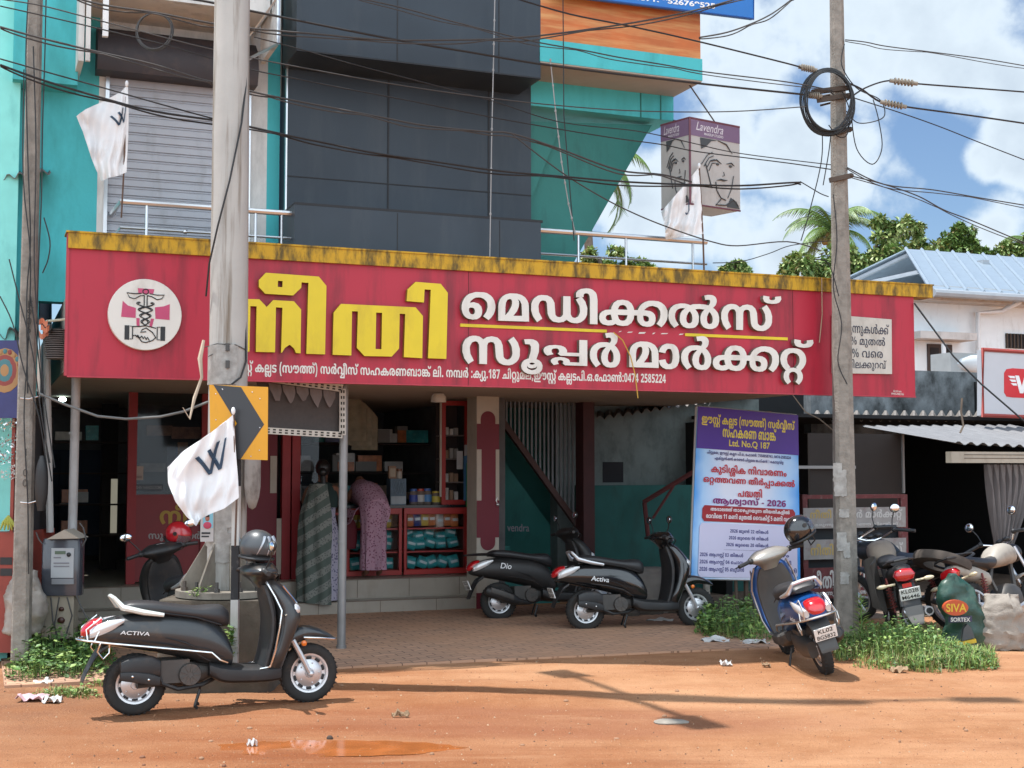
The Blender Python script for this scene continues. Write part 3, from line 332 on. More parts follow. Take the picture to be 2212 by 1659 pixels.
[119,276,1,102,167,115,31,-2,24,-6,24,-14,13,-14,4,-7,5,-17,0,-20,-6,-18,-12,-12,-19,-7,-19,0,-13,3,-11,5,-8,9,-6,10,-2,13,0,16,6,18,10,13,31,31,3,8,0,8,-4,4,-7,1,-14,-2,-5,21,17,4,19,0,10,-2,11,-7,5,-9,2,-10,-2,-10,-4,-10,-32,-32,-7,-11,-5,-13,-1,-18,4,-12,8,-5,12,3,5,9,1,15,-3,12,-8,14,-13,10,-21,6,-23,2,-22,-2,-21,-6,-14,-11,-9,-16,-2,-14,2,-13,8,-8,12,0,8,9,2,15,-3,18,-9,15,-10,8,-11,4,-15,2,-13,-1,-15,-6,-7,-7,-6,-13,-1,-14,2,-12,7,-13,11,-14,-24,-15,-19,20,-9,20,-2,18,4,21,8,15,14,12,12,6,25,5,22,0,16,-3,15,-5,21,-15,15,-20,5,-17,-1,-24,-4,-12,-11,-13,-11,-5,-22,-3,-14,1,-18,7,-8,8,-6,10,-3,13,1,19,3,11,9,14,30,23,25,9],
[120,237,1,79,182,160,12,-1,13,-5,7,-9,2,-9,-1,-14,-4,-10,-32,-32,-7,-11,-5,-13,-1,-18,4,-12,8,-5,12,3,5,10,1,14,-3,15,-5,11,-8,10,-7,5,-11,3,-14,1,-17,-5,-10,-9,-4,-11,-2,-29,-3,-15,-7,-12,-10,-7,-19,-7,-21,0,-15,4,-18,11,-8,11,-5,14,-1,28,9,26,18,24,24,-16,-10,-16,-5,-11,-3,-24,2,-10,5,-10,7,-6,8,-2,10,3,7,7,5,46,4,11,7,10,20,12,12,4,24,1,22,-2,18,-6,16,-11,12,-14,7,-17,3,-18,-3,-21,-9,-16,-15,-9,-10,-3,-27,1,-12,4,-10,7,-6,10,-4,11,-1,23,6,18,10,13,31,31,3,8,0,8,-4,4,-7,1,-13,-2,-6,21],
[160,62,1,26,1,-13,0,-11,6,-6,15,1,5,8,-1,15,-14,37,-4,24,1,21,8,26,6,11,33,0,-11,-26,-4,-23,2,-20,17,-54,0,-17,-2,-7,-9,-11,-15,-7,-32,-1,-18,4,-6,5,-8,11,-3,14,1,9],
[161,57,1,6,45,113,0,-150,-77,0,0,24,44,0,0,126],
[163,343,3,17,119,115,26,-4,17,-12,10,-18,3,-24,-3,-25,-11,-19,-18,-12,-24,-3,-26,4,-14,9,-12,17,-4,17,-1,12,3,24,11,19,18,12,16,119,92,-11,-2,-8,-7,-4,-11,-2,-16,2,-14,4,-12,8,-7,11,-2,10,2,8,7,4,11,2,16,-2,15,-4,11,-8,7,70,48,-2,-25,5,-11,9,-6,13,0,13,4,12,9,9,16,8,39,4,155,0,24,-3,13,-7,8,-9,3,-13,0,-13,-6,-14,-5,-5,-13,-7,-17,-2,-21,3,-10,5,-12,12,-4,12,-1,22,3,19,8,15,12,13,15,9,18,6,21,1,26,-2,13,-5,16,-11,7,-9,7,-15,1,-23,-3,-17,-11,-19,-16,-16,-23,15,10,13,7,14,2,16,-2,15,-8,11,-7,5,-21,5,-15,-2,-12,-6,-11,-9,-6,-13,-2,-19,2,-14,8,-8,12,0,6,6,0,10,-4,6,-10,4,-177,0,-10,-3,-5,-5,-2,-8,3,-6,6,-4,10,0,11,3,9,5,13,-20,-19,-9],
[173,241,4,17,124,115,26,-4,17,-12,10,-18,3,-24,-3,-25,-11,-19,-18,-12,-24,-3,-26,4,-14,9,-12,17,-4,17,-1,12,4,24,10,19,18,11,16,124,92,-11,-2,-8,-7,-4,-11,-2,-16,2,-14,4,-12,8,-7,11,-2,10,2,8,7,4,11,2,16,-2,15,-4,11,-8,7,38,49,-2,-12,1,-15,5,-10,9,-5,13,0,12,6,11,10,8,15,5,37,3,9,6,110,-1,17,-4,10,-5,8,-7,5,-11,1,-18,-6,-14,-5,-5,-14,-6,-19,-2,-16,2,5,22,16,0,6,6,-1,12,-8,6,-21,1,-122,-1,-7,-4,-4,-4,0,-9,3,-5,7,-3,11,0,17,8,13,-20,-19,-9,19,49,115,22,-2,20,-9,-12,-24,-8,7,-10,5,-14,0,-7,-5,0,-9,8,-6,38,-1,-19,-19,-23,2,-18,5,-11,7,-6,10,-1,13,7,14,15,10],
[183,503,3,50,54,-2,-18,3,-10,5,-9,8,-6,11,-4,15,1,19,1,10,8,16,19,18,26,11,20,1,17,-1,14,-3,12,-7,11,-9,10,-50,0,-45,-33,0,0,61,-2,14,-5,9,-6,4,-19,4,-17,-3,-10,-5,-11,-12,-4,-10,-2,-19,4,-15,8,-8,11,1,4,5,1,8,-2,9,-3,4,-8,2,-10,-3,-17,-14,-3,22,21,14,18,3,20,-5,12,-12,4,-13,0,-11,-2,-10,-5,-9,-7,-6,-10,-5,58,182,115,32,-4,9,-4,21,-15,15,-20,6,-26,-2,-15,-4,-12,-7,-10,-10,-6,-12,-4,-22,-1,-14,3,-15,9,-10,15,-3,21,2,17,8,15,12,13,20,15,26,8,24,1,27,-6,21,-15,4,-8,7,-42,0,-44,-33,0,0,57,-2,16,-4,8,-7,7,-10,4,-11,1,-13,-1,-13,-4,-11,-9,-8,-11,-6,-17,1,-17,6,-10,9,-3,10,3,6,13,-2,23,-7,16,-13,11,-14,5,-22,0,-14,-5,-7,-7,-4,-12,-2,-64,-30,0,0,48,9,42,13,11,13,6,63,353,115,22,-2,15,-4,25,-17,15,-20,6,-26,-2,-15,-4,-12,-7,-10,-10,-6,-12,-4,-22,-1,-14,3,-11,5,-12,14,-5,18,1,20,6,16,15,17,22,15,20,7,18,2,25,-1,15,-4,17,-9,11,-13,7,-15,1,-23,-3,-17,-11,-19,-16,-16,-23,15,15,20,3,11,2,12,-5,20,-12,12,-15,5,-22,-1,-13,-5,-15,-11,-8,-16,-1,-22,6,-14,9,-3,10,3,5,10,1,17,-5,17,-10,14,-11,7,-11,3,-17,1,-18,-6,-7,-7,-3,-7,-3,-16,0,-53,-30,0,0,48,9,42,13,11,13,6],
[184,126,2,35,61,115,27,-2,34,-11,-13,-21,-22,8,-24,3,-18,-4,-4,-3,-1,-5,2,-7,6,-3,42,-2,18,-8,7,-7,4,-8,1,-15,-3,-9,-6,-8,-9,-6,-19,-6,-76,-1,0,23,64,0,9,2,5,5,1,8,-5,5,-36,3,-18,4,-13,7,-7,13,0,19,8,13,9,6,12,5,20,64,-50,-32,3,-29,10,13,21,30,-9,16,-2,15,2,8,5,2,6,-3,10,-9,5,18,18,11,-5,11,-10,5,-10,0,-13,-5,-14,-8,-7,-11,-6,-14,-3],
[191,329,2,64,82,115,17,-1,14,-3,12,-7,11,-9,-8,5,11,9,15,5,25,0,12,-3,10,-7,10,-10,-6,-6,15,-25,0,-63,-34,0,-1,78,-6,10,-10,4,-14,-3,-7,-12,-2,-77,-33,0,0,61,-2,14,-9,12,-17,5,-15,-1,-11,-4,-13,-10,-5,-10,-4,-19,3,-17,7,-10,6,-1,7,1,4,5,1,8,-2,9,-3,4,-8,2,-10,-3,-17,-14,-3,22,16,12,17,4,17,-1,13,-5,8,-10,4,-14,-1,-16,-6,-13,-7,-6,-10,-5,-19,-2,-18,3,-15,9,-10,15,-4,15,2,29,8,16,12,13,15,10,18,6,50,269,115,16,0,19,-5,13,-9,5,-7,0,-18,-7,-11,-12,-4,-30,-2,-5,-4,4,-4,28,-2,15,-6,6,-7,2,-8,-1,-10,-3,-7,-14,-10,-18,-3,-28,1,-23,6,10,20,27,-5,14,1,5,3,0,3,-3,2,-22,1,-15,3,-9,6,-4,9,0,14,10,12,14,5,28,3,1,5,-3,3,-15,2,-21,-1,-19,-9,-7,-8,-6,-14,-1,-43,-29,-1,2,49,5,17,6,9,12,11,16,8,21,5],
[196,403,2,65,80,115,18,-1,15,-4,10,-3,21,-15,15,-20,6,-26,-2,-15,-4,-12,-7,-10,-10,-6,-12,-4,-22,-1,-14,3,-15,9,-10,15,-3,21,2,17,8,15,12,13,21,15,25,8,24,1,27,-6,21,-15,4,-8,7,-38,0,-48,-33,0,-1,69,-4,12,-7,7,-14,5,-19,-1,-15,-4,-14,-12,-9,-16,-2,-18,5,-16,5,-4,6,-1,10,3,5,10,1,17,-5,17,-7,11,-10,8,-11,4,-15,2,-13,-1,-11,-4,-8,-5,-6,-8,-4,-14,1,-17,6,-14,13,-17,-24,-15,-15,16,-11,19,-4,23,4,21,8,15,14,12,20,9,63,253,115,22,-2,15,-4,25,-17,16,-20,5,-26,-2,-15,-4,-12,-7,-10,-9,-6,-13,-4,-22,-1,-14,3,-11,5,-11,14,-6,18,1,20,6,16,15,17,22,15,21,7,17,2,25,-1,15,-4,17,-9,12,-13,6,-15,2,-23,-4,-17,-11,-19,-16,-16,-22,15,14,20,4,11,1,12,-4,20,-13,12,-15,5,-22,-1,-13,-5,-14,-11,-9,-16,-1,-22,6,-14,9,-3,10,3,5,10,1,17,-5,17,-10,14,-11,7,-11,3,-17,1,-18,-6,-7,-7,-3,-7,-2,-16,-1,-53,-30,0,0,48,9,42,13,11,13,6],
[200,270,2,59,87,115,15,0,16,-5,11,-7,5,-10,-1,-11,-3,-6,-10,-7,-5,-2,0,2,10,-4,8,-7,3,-10,-2,-10,-9,-8,-28,-5,-1,-4,11,-3,20,2,10,5,8,9,5,20,1,58,19,-2,0,-59,5,-27,-22,-17,-21,-8,-36,-1,-20,7,-9,12,-1,9,3,9,8,7,23,5,4,5,-5,5,-23,0,0,21,20,0,4,2,2,4,-1,4,-4,3,-18,1,-12,-3,-10,-6,-7,-9,-5,-11,-3,-25,6,-33,-32,-6,-5,23,-3,23,3,20,6,17,11,14,15,11,20,6,27,205,-2,-25,4,-20,14,-9,61,0,36,33,0,1,-75,4,-11,9,-6,11,1,9,4,7,9,2,8,1,15,-2,15,-8,15,-8,12,24,15,12,-14,9,-14,5,-15,2,-18,-1,-15,-5,-14,-9,-11,-11,-9,-14,-6],
[203,275,1,56,138,115,21,-3,16,-12,-2,0,4,4,13,8,16,3,15,0,15,-4,18,-11,8,-12,4,-13,1,-27,-9,-27,-18,-23,-24,15,15,27,3,24,-2,10,-5,10,-8,6,-10,2,-11,-3,-6,-11,-1,-78,-33,0,-2,78,-5,10,-13,4,-13,-4,-6,-11,-1,-77,-34,0,-1,78,-6,11,-11,3,-9,-2,-8,-6,-6,-10,-2,-9,3,-25,16,-27,-25,-15,-4,4,-17,24,-7,27,1,14,3,14,11,18,18,12,15,4,28,-2,17,-10,3,-2,-4,-1,17,12],
[208,199,2,27,76,-9,17,-3,16,-9,6,-13,-1,-10,-3,-7,-3,8,46,0,0,57,33,0,0,-79,-92,0,-10,13,3,9,-2,8,-5,4,-5,1,-7,-2,-4,-5,0,-9,4,-11,-21,-9,-11,20,-1,12,3,7,5,7,11,7,29,55,73,22,-3,11,-6,8,-7,7,-18,0,-13,-4,-12,-1,9,56,0,0,90,33,0,0,-113,-111,0,-11,13,6,13,-2,16,-6,7,-8,1,-11,-3,-5,-10,1,-15,7,-13,-26,-11,-9,12,-5,14,-1,16,3,10,6,9,14,10],
[216,267,2,44,64,115,22,-3,14,-9,3,-2,-3,-1,13,10,10,3,26,2,15,-4,18,-11,11,-18,3,-14,0,-16,-5,-20,-19,-32,-18,0,-9,13,15,27,2,24,-1,10,-6,10,-8,6,-10,2,-11,-3,-6,-11,-2,-78,-33,0,-1,78,-6,11,-11,3,-10,-2,-8,-6,-6,-10,-2,-9,3,-25,16,-27,-25,-15,-15,18,-10,20,-3,17,2,21,8,20,10,10,20,10,6,256,113,0,-113,-93,0,14,23,45,0,0,90],
[220,152,2,33,76,115,18,-1,14,-3,12,-6,13,-12,6,-9,5,-15,1,-16,-4,-17,-11,-18,-15,-16,-24,17,13,15,5,13,1,16,-4,13,-8,9,-8,4,-14,3,-14,-2,-11,-7,-5,-7,-4,-18,4,-21,15,-18,-24,-17,-15,16,-11,18,-4,23,4,20,8,14,13,12,19,8,30,76,17,22,-3,11,-6,9,-8,6,-10,3,-10,0,-12,-3,-12,-6,-10,-12,-13,-18,14,6,8,5,10,0,13,-3,9,-11,9,-9,1,-9,-1,-11,-8,-3,-14,3,-15,8,-12,-18,-14,-12,13,-6,10,-3,12,1,18,8,14,9,8,18,8],
[222,191,3,18,67,115,24,-3,14,-7,7,-7,9,-18,3,-38,-80,0,0,-19,102,0,0,90,33,0,0,-113,-168,0,0,68,4,18,8,13,11,9,15,6,9,67,92,-10,-2,-7,-5,-5,-8,-1,-12,46,0,-1,12,-4,8,-8,5,57,135,-67,-21,3,-12,8,-6,13,-3,25,-2,8,-9,8,-12,2,-18,-5,-7,-7,-3,-7,0,-16,2,-10,6,-4,8,1,4,8,-4,8,-12,1,-16,-11,-5,15,12,8,12,5,21,-1,9,-5,5,-9,2,-10,-3,-12,-6,-9,-10,-5,-15,-2,-15,2,-11,8,-7,12,-2,21,4,15,12,14,17,8,24,2,23,-3,14,-8,7,-9,7,-38,6,-4,8,0,6,2,4,5,3,14,-4,17,-9,14,22,12,11,-15,5,-10,2,-18,-2,-17,-9,-13,-8,-6,-12,-4],
[223,317,4,50,83,93,-31,-4,-8,-4,-7,-7,-3,-13,2,-12,5,-5,10,-1,5,5,2,6,-2,5,-3,4,-12,1,-14,-5,-14,5,14,10,15,6,17,2,14,-4,9,-7,5,-14,-2,-15,-6,-10,-13,-7,-25,-2,-15,4,-11,9,-7,14,-1,11,2,14,5,9,16,15,28,10,18,2,31,0,16,-3,17,-8,7,-8,4,-14,-2,-12,-9,-9,-13,-6,-19,-4,-9,13,0,4,10,1,6,3,3,5,-2,7,-12,7,30,154,32,-5,-16,-12,-12,-20,-4,-67,-1,-8,-4,1,-8,6,-3,9,-1,123,0,38,-24,-177,1,-20,6,-8,7,-4,6,-2,12,2,11,5,9,10,7,17,4,63,1,12,4,3,7,-2,8,-6,3,-13,0,0,21,23,-4,20,-8,7,-8,50,240,93,-32,-4,-7,-4,-8,-7,-3,-13,2,-12,6,-5,10,-1,5,5,1,6,-1,5,-4,4,-11,1,-15,-5,-13,5,13,10,15,6,18,2,13,-4,9,-7,6,-14,-2,-15,-7,-10,-12,-7,-25,-2,-15,4,-12,9,-6,14,-2,11,3,14,4,9,17,15,27,10,18,2,31,0,17,-3,17,-8,7,-8,4,-14,-3,-12,-8,-9,-14,-6,-18,-4,-10,13,0,4,10,1,7,3,3,5,-2,7,-12,7,30,310,32,-2,-10,-4,-9,-14,-10,-22,-3,-62,0,-7,-3,-2,-5,2,-6,9,-3,99,0,0,-24,-110,2,-21,8,-12,14,-1,12,3,10,7,8,10,6,22,4,59,1,10,3,3,7,-3,8,-6,3,-13,0,0,21,24,-4,20,-8,7,-8],
[225,216,2,38,76,115,25,-2,19,-8,13,-12,8,-15,3,-15,-1,-22,-8,-16,-16,-19,7,17,44,0,0,90,34,0,0,-113,-100,0,-11,15,9,12,6,13,3,16,-3,15,-4,8,-10,8,-18,5,-9,-1,-13,-6,-10,-14,-2,-15,2,-16,6,-13,11,-14,-24,-15,-15,16,-11,19,-4,23,4,21,8,15,13,12,19,9,11,204,25,0,-83,-116,0,-11,21,43,31,27,16,24,-7,-64,-44,3,5,61,0,0,48],
[228,235,2,68,151,115,18,-1,22,-6,17,-12,12,-16,7,-19,1,-22,-6,-19,-11,-13,-17,-6,-29,0,-18,7,-10,12,-5,15,2,23,8,13,13,8,24,3,15,-6,15,-15,6,-20,-13,0,-5,11,-8,7,-8,2,-8,-2,-5,-4,-4,-10,1,-13,4,-8,5,-3,7,0,10,6,4,12,0,26,-4,11,-9,8,-13,6,-11,2,-24,-3,-13,-10,-4,-12,-5,-40,-7,-14,-10,-8,-20,-7,-28,1,-14,6,-15,13,-7,13,-3,14,1,26,8,21,18,24,24,-16,-15,-27,-3,-24,2,-10,4,-10,8,-6,8,-2,10,2,6,8,5,45,5,12,7,9,20,13,12,4,63,182,-67,-15,2,-10,6,-6,10,-2,12,2,11,5,9,10,6,12,2,12,-2,9,-6,6,-10,3,-11,-11,0,-7,10,-9,2,-4,-2,-4,-5,0,-7,2,-6,5,-3,6,0,5,5,1,7,-1,20,-5,8,-7,5,-16,4,-14,-3,-7,-11,-4,-29,-6,-12,-15,-10,-25,-2,-12,2,-10,6,-8,7,-5,9,-2,24,7,21,11,15,22,-11,-11,-19,-1,-18,4,-11,5,-4,8,-1,6,2,4,4,4,32,6,11,9,9,12,5,21,3,17,-2,15,-6,11,-9,8,-12,4,-14,-1,-17,-3,-9,-8,-11,-13,-5],
[231,273,3,57,140,115,24,-4,16,-13,8,-19,4,-47,7,-8,10,-3,9,2,7,6,5,10,2,10,-3,24,-7,15,-9,12,24,16,19,-24,9,-26,0,-25,-3,-11,-12,-16,-18,-11,-23,-3,-24,3,-13,6,-8,8,-5,12,-6,53,-6,8,-12,2,-11,-4,-5,-10,-1,-78,-34,0,-1,78,-6,11,-7,3,-7,0,-9,-3,-5,-5,-6,-10,-2,-10,3,-24,15,-27,-24,-15,-18,23,-9,26,1,28,5,13,8,12,17,11,15,4,15,0,16,-3,13,-8,5,-4,-3,0,17,11,30,101,18,22,-3,11,-6,9,-8,6,-10,3,-10,0,-13,-3,-12,-6,-10,-12,-13,-18,14,6,8,4,10,1,13,-3,9,-11,10,-9,1,-10,-1,-10,-8,-3,-15,3,-15,8,-12,-18,-14,-12,13,-6,10,-3,12,1,18,8,15,9,8,18,8,30,210,17,21,-4,12,-5,8,-8,6,-9,3,-10,0,-13,-3,-12,-5,-10,-12,-13,-19,14,7,8,4,10,0,15,-3,9,-10,8,-10,1,-9,-1,-10,-8,-4,-15,3,-15,9,-12,-19,-14,-12,13,-5,10,-3,12,1,18,7,14,9,8,18,7],
[270,187,5,4,41,0,79,143,26,0,-79,-143,16,41,55,-15,3,-11,9,-7,14,-2,19,2,19,7,14,11,9,15,3,15,-3,11,-9,7,-14,3,-19,-3,-19,-6,-14,-11,-9,12,41,77,4,1,3,5,2,17,-2,17,-3,4,-4,2,-4,-2,-2,-4,-2,-17,2,-17,2,-4,16,145,-2,-15,3,-11,9,-7,14,-2,19,2,19,7,14,11,9,15,3,15,-3,11,-9,7,-14,3,-19,-2,-19,-7,-14,-11,-9,12,145,20,4,1,3,5,2,17,-2,17,-3,4,-4,2,-3,-2,-3,-4,-2,-17,2,-17,3,-5],
[272,71,1,18,8,56,5,47,8,26,8,17,9,14,28,0,-12,-24,-9,-25,-5,-27,-2,-28,2,-28,5,-27,9,-25,12,-25,-28,0,-9,15,-8,17,-8,26],
[273,71,1,18,63,55,-5,-46,-8,-27,-7,-16,-9,-15,-28,0,11,24,9,26,6,27,2,27,-2,28,-6,27,-8,26,-12,24,28,0,9,-15,7,-17,8,-26],
[276,60,1,6,46,26,2,-2,-4,-12,-13,-39,-25,0,10,53],
[277,67,1,4,7,40,0,27,53,0,0,-27],
[278,59,1,12,30,-3,-13,5,-5,5,-1,8,1,8,5,6,13,4,13,-4,4,-6,1,-8,-1,-8,-4,-5],
[280,114,2,18,57,-2,-23,5,-15,14,-9,23,-3,31,3,31,9,23,15,15,23,5,23,-5,15,-14,9,-23,3,-31,-3,-31,-8,-23,-7,-9,-9,-6,-10,-4,12,57,25,8,3,5,8,3,35,-3,35,-5,9,-8,3,-8,-3,-5,-9,-3,-35,3,-35,5,-8],
[281,114,1,7,87,0,-35,0,1,107,-26,-24,-17,22,47,38,30,0],
[282,114,1,22,7,0,0,23,55,58,7,12,1,9,-4,11,-12,4,-15,-4,-15,-11,-18,22,18,12,18,7,23,1,18,-4,9,-6,9,-13,3,-15,-2,-17,-11,-19,-41,-42,57,0,0,-28],
[283,114,1,38,48,-2,-22,2,-19,6,0,27,19,-6,19,-3,12,2,11,6,3,11,-4,11,-12,5,-26,2,0,25,21,0,13,5,6,8,-1,11,-6,6,-11,2,-13,-2,-17,-8,-14,23,27,12,28,2,23,-7,8,-6,6,-7,3,-15,-4,-17,-10,-11,-16,-7,21,-7,8,-8,5,-12,0,-13,-6,-16,-13,-12,-21,-8],
[284,114,2,11,62,0,0,29,-59,0,0,24,60,90,32,0,0,-89,16,0,0,-25,-16,0,0,-29,3,33,54,29,0,1,47],
[285,114,1,29,49,-2,-22,2,-17,6,0,28,22,-8,22,-1,13,7,5,10,-2,12,-8,9,-16,3,-21,-3,-13,6,6,74,79,0,0,-28,-50,0,-2,-25,14,2,15,-1,15,-7,8,-7,5,-10,3,-12,0,-15,-3,-13,-11,-16,-11,-7,-14,-5],
[286,114,2,31,59,-2,-16,2,-14,7,-11,10,-5,10,-6,19,-1,15,5,36,6,16,6,10,19,14,13,5,15,2,29,-1,0,-27,-19,2,-20,-3,-13,-8,-7,-13,-2,-17,10,11,10,5,16,1,11,-3,9,-5,7,-8,6,-16,0,-28,-8,-18,-8,-9,-11,-6,13,58,25,7,1,6,4,3,7,1,10,-4,16,-5,4,-7,1,-8,-1,-6,-4,-5,-13,5,-18,6,-5],
[287,114,1,7,20,0,52,115,-67,0,0,28,103,0,0,-21,-52,-122],
[288,114,3,31,57,-2,-22,3,-16,7,-10,13,-3,16,2,13,6,10,19,15,-14,11,-7,13,-2,11,4,15,6,8,9,6,10,4,18,2,19,-2,10,-4,8,-6,6,-8,4,-15,-2,-12,-8,-12,-15,-11,14,-9,8,-9,6,-11,1,-8,-3,-16,-10,-13,-16,-8,10,57,23,8,1,6,3,5,11,-5,12,-15,10,-13,-9,-4,-13,4,-11,6,-3,8,57,89,11,9,3,9,-4,10,-10,3,-10,-3,-4,-10,3,-9],
[290,59,2,12,30,-3,-13,5,-5,5,-1,8,1,8,5,6,13,4,13,-4,4,-6,1,-8,-1,-8,-4,-5,12,30,77,-13,4,-5,5,-1,8,1,9,5,5,13,4,13,-4,4,-5,1,-9,-1,-8,-4,-5]]
SEQ = [[12,231,77,3,23,222,33,3,272,58,83,196,77,273,3,58,118,225,66,58,77,3,58,59,23,50,37,46,64,173,77,3,52,65,278,3,42,216,118,3,290,23,160,67,278,281,288,287,3,28,65,220,67,48,52,276,12,231,77,3,23,222,33,44,65,278,20,278,72,45,64,116,290,280,284,287,284,3,282,285,288,285,282,282,284],
[71,48,35,65,163,119,58,77],
[58,68,208,118],
[48,64,118,163,220,77],
[42,66,38,65],
[12,231,77,3,23,222,33,3,272,58,83,196,77,273,3,58,118,225,66,58,77],
[58,59,23,50,37,3,46,64,173,77],
[28,65,220,67,48,52,276,3,12,231,77,3,23,222,33,3,44,65,278,20,276,3,72,45,64,116,290,3,287,285,285,288,288,285,288,287,284,283,276,3,280,284,287,284,277,282,285,288,285,282,282,284],
[17,23,77,231,117,57,117,3,23,83,191,118,277,28,65,220,67,48,52,3,30,6,25,77,57,117,3,0,3,71,23,64,33,67,55,65,53],
[23,67,33,65,228,65,23,3,42,65,55,64,50,37,6],
[20,220,196,55,37,3,38,66,118,208,64,163,119],
[44,200,38,65],
[10,56,161,64,58,77,3,277,3,282,280,282,286],
[9,40,64,52,196,77,3,38,64,71,54,208,51,49,67,203,3,38,66,49,38,65,23,53,65,119],
[50,64,55,65,71,52,3,281,281,3,48,37,65,3,48,67,38,119,3,73,55,23,65,184,77,3,285,3,48,37,65,3,55,71,50],
[282,280,282,286,3,30,68,116,3,282,282,3,38,65,173,120],
[282,280,282,286,3,30,68,73,52,3,280,286,3,38,65,173,120],
[282,280,282,286,3,30,68,73,52,3,282,280,3,38,65,173,120],
[282,280,282,286,3,10,25,231,77,3,280,283,3,38,65,173,120],
[282,280,282,286,3,10,25,231,77,3,280,284,3,71,28,64,225],
[282,280,282,286,3,10,25,231,77,3,280,285,3,46,67,41,117],
[55,160,64,54,6],
[71,55,223,65],
[48,50,67,203,67,23,120,163,77],
[281,280,270,3,48,67,38,119],
[286,280,270,3,55,71,50],
[55,65,52,163,67,51,55,77],
[42,66,38,65,3,58,68,208,118,3,48,64,118,163,220,77],
[42,66,38,65,3,71,48,35,65,163,119,58,77],
[58,68,208,118,3,48,64,118,163,220,77],
[48,50,67,203,67,23,120,3,23,67,51,183,3,55,65,52,49,77,163,77]]

def load_glyphs():
    out = {}
    for r in GD:
        p = 3; cs = []
        for _ in range(r[2]):
            n = r[p]; p += 1; x = y = 0; c = []
            for k in range(n): x += r[p]; y += r[p+1]; p += 2; c.append((x*.005, y*.005))
            cs.append(c)
        out[r[0]] = (r[1]*.005, cs)
    return out
GL = load_glyphs()
def wind(p, cs):
    n = 0
    for c in cs:
        for i in range(len(c)):
            a, b = c[i-1], c[i]
            if a[1] <= p[1] < b[1]:
                if (b[0]-a[0])*(p[1]-a[1])-(p[0]-a[0])*(b[1]-a[1]) > 0: n += 1
            elif b[1] <= p[1] < a[1]:
                if (b[0]-a[0])*(p[1]-a[1])-(p[0]-a[0])*(b[1]-a[1]) < 0: n -= 1
    return n
def area2(c): return sum(c[i-1][0]*c[i][1]-c[i][0]*c[i-1][1] for i in range(len(c)))
def fatten(cs, d):
    big = max(cs, key=lambda c: abs(area2(c))); sg = 1 if area2(big) > 0 else -1; out = []
    for c in cs:
        q = []
        for i in range(len(c)):
            a, b, e = Vector(c[i-1]), Vector(c[i]), Vector(c[(i+1) % len(c)])
            t = (e-a); t = t.normalized() if t.length > 1e-9 else Vector((1, 0)); q.append((b.x+t.y*d*sg, b.y-t.x*d*sg))
        out.append(q)
    return out
def fill(contours, depth=0, bold=0, holes=False):
    # outlines to vertices (x, y, d) and faces, every stroke filled even where outlines overlap; d from 0 (front) to depth
    cs = [c for c in contours if len(c) > 2]
    if holes: cs = [cs[0]]+[c if area2(c)*area2(cs[0]) < 0 else c[::-1] for c in cs[1:]]
    if not cs: return [], []
    if bold: cs = fatten(cs, bold)
    pts = []; es = []
    for c in cs:
        b = len(pts); n = len(c); pts += [Vector(p) for p in c]; es += [(b+i, b+(i+1) % n) for i in range(n)]
    ov, oe, of = geometry.delaunay_2d_cdt(pts, es, [], 0, 1e-5)[:3]
    keep = []
    for f in of:
        m = sum((ov[i] for i in f), Vector((0, 0)))/len(f)
        if wind(m, cs): keep.append(tuple(f))
    V = [(v.x, v.y, 0) for v in ov]; Fc = list(keep)
    if depth:
        cnt = {}
        for f in keep:
            for i in range(len(f)):
                a, b = f[i], f[(i+1) % len(f)]; cnt[(a, b)] = 1
        n = len(V); V += [(v.x, v.y, depth) for v in ov]
        Fc += [(b, a, n+a, n+b) for a, b in cnt if (b, a) not in cnt]
    return V, Fc
def curve_mesh(cu, depth):
    ob = bpy.data.objects.new('outline', cu); me = bpy.data.meshes.new_from_object(ob)
    vs = [(v.co.x, v.co.y, depth/2-v.co.z) for v in me.vertices]; fs = [tuple(p.vertices) for p in me.polygons]
    bpy.data.objects.remove(ob); bpy.data.curves.remove(cu); bpy.data.meshes.remove(me)
    return vs, fs
def ml_layout(k, track=0):
    x = 0; cs = []; per = []
    for g in SEQ[k]:
        a, c = GL[g]; q = [[(px+x, py) for px, py in r] for r in c]
        cs += q; per.append(q); x += a+track
    return cs, x, per
def latin(text, depth=0, bold=0):
    cu = bpy.data.curves.new('text', 'FONT'); cu.body = text; cu.size = 1; cu.extrude = depth/2; cu.offset = bold; cu.fill_mode = 'BOTH'
    return curve_mesh(cu, depth)
def put(mb, vf, fn):
    vs, fs = vf; return mb.add([fn(*v) for v in vs], fs)
def extent(vs): return min(v[0] for v in vs), max(v[0] for v in vs), min(v[1] for v in vs), max(v[1] for v in vs)
def box_text(mb, vf, x0, x1, y0, y1, fn, ybase=None):
    """fit flat text into the (x0..x1, y0..y1) rectangle of a panel mapping fn(s,t,d)"""
    vs, fs = vf
    if not vs: return mb
    a, b, c, d = extent(vs)
    return mb.add([fn(x0+(x1-x0)*(v[0]-a)/(b-a), y0+(y1-y0)*(v[1]-c)/(d-c), v[2]) for v in vs], fs)
GF = {}
def ml(k, depth=0, bold=0):
    x = 0; V = []; Fc = []
    for g in SEQ[k]:
        if (g, bold) not in GF: GF[(g, bold)] = fill(GL[g][1], 0, bold)
        vs, fs = GF[(g, bold)]; b = len(V); V += [(px+x, py, d) for px, py, d in vs]; Fc += [tuple(i+b for i in f) for f in fs]; x += GL[g][0]
    return V, Fc
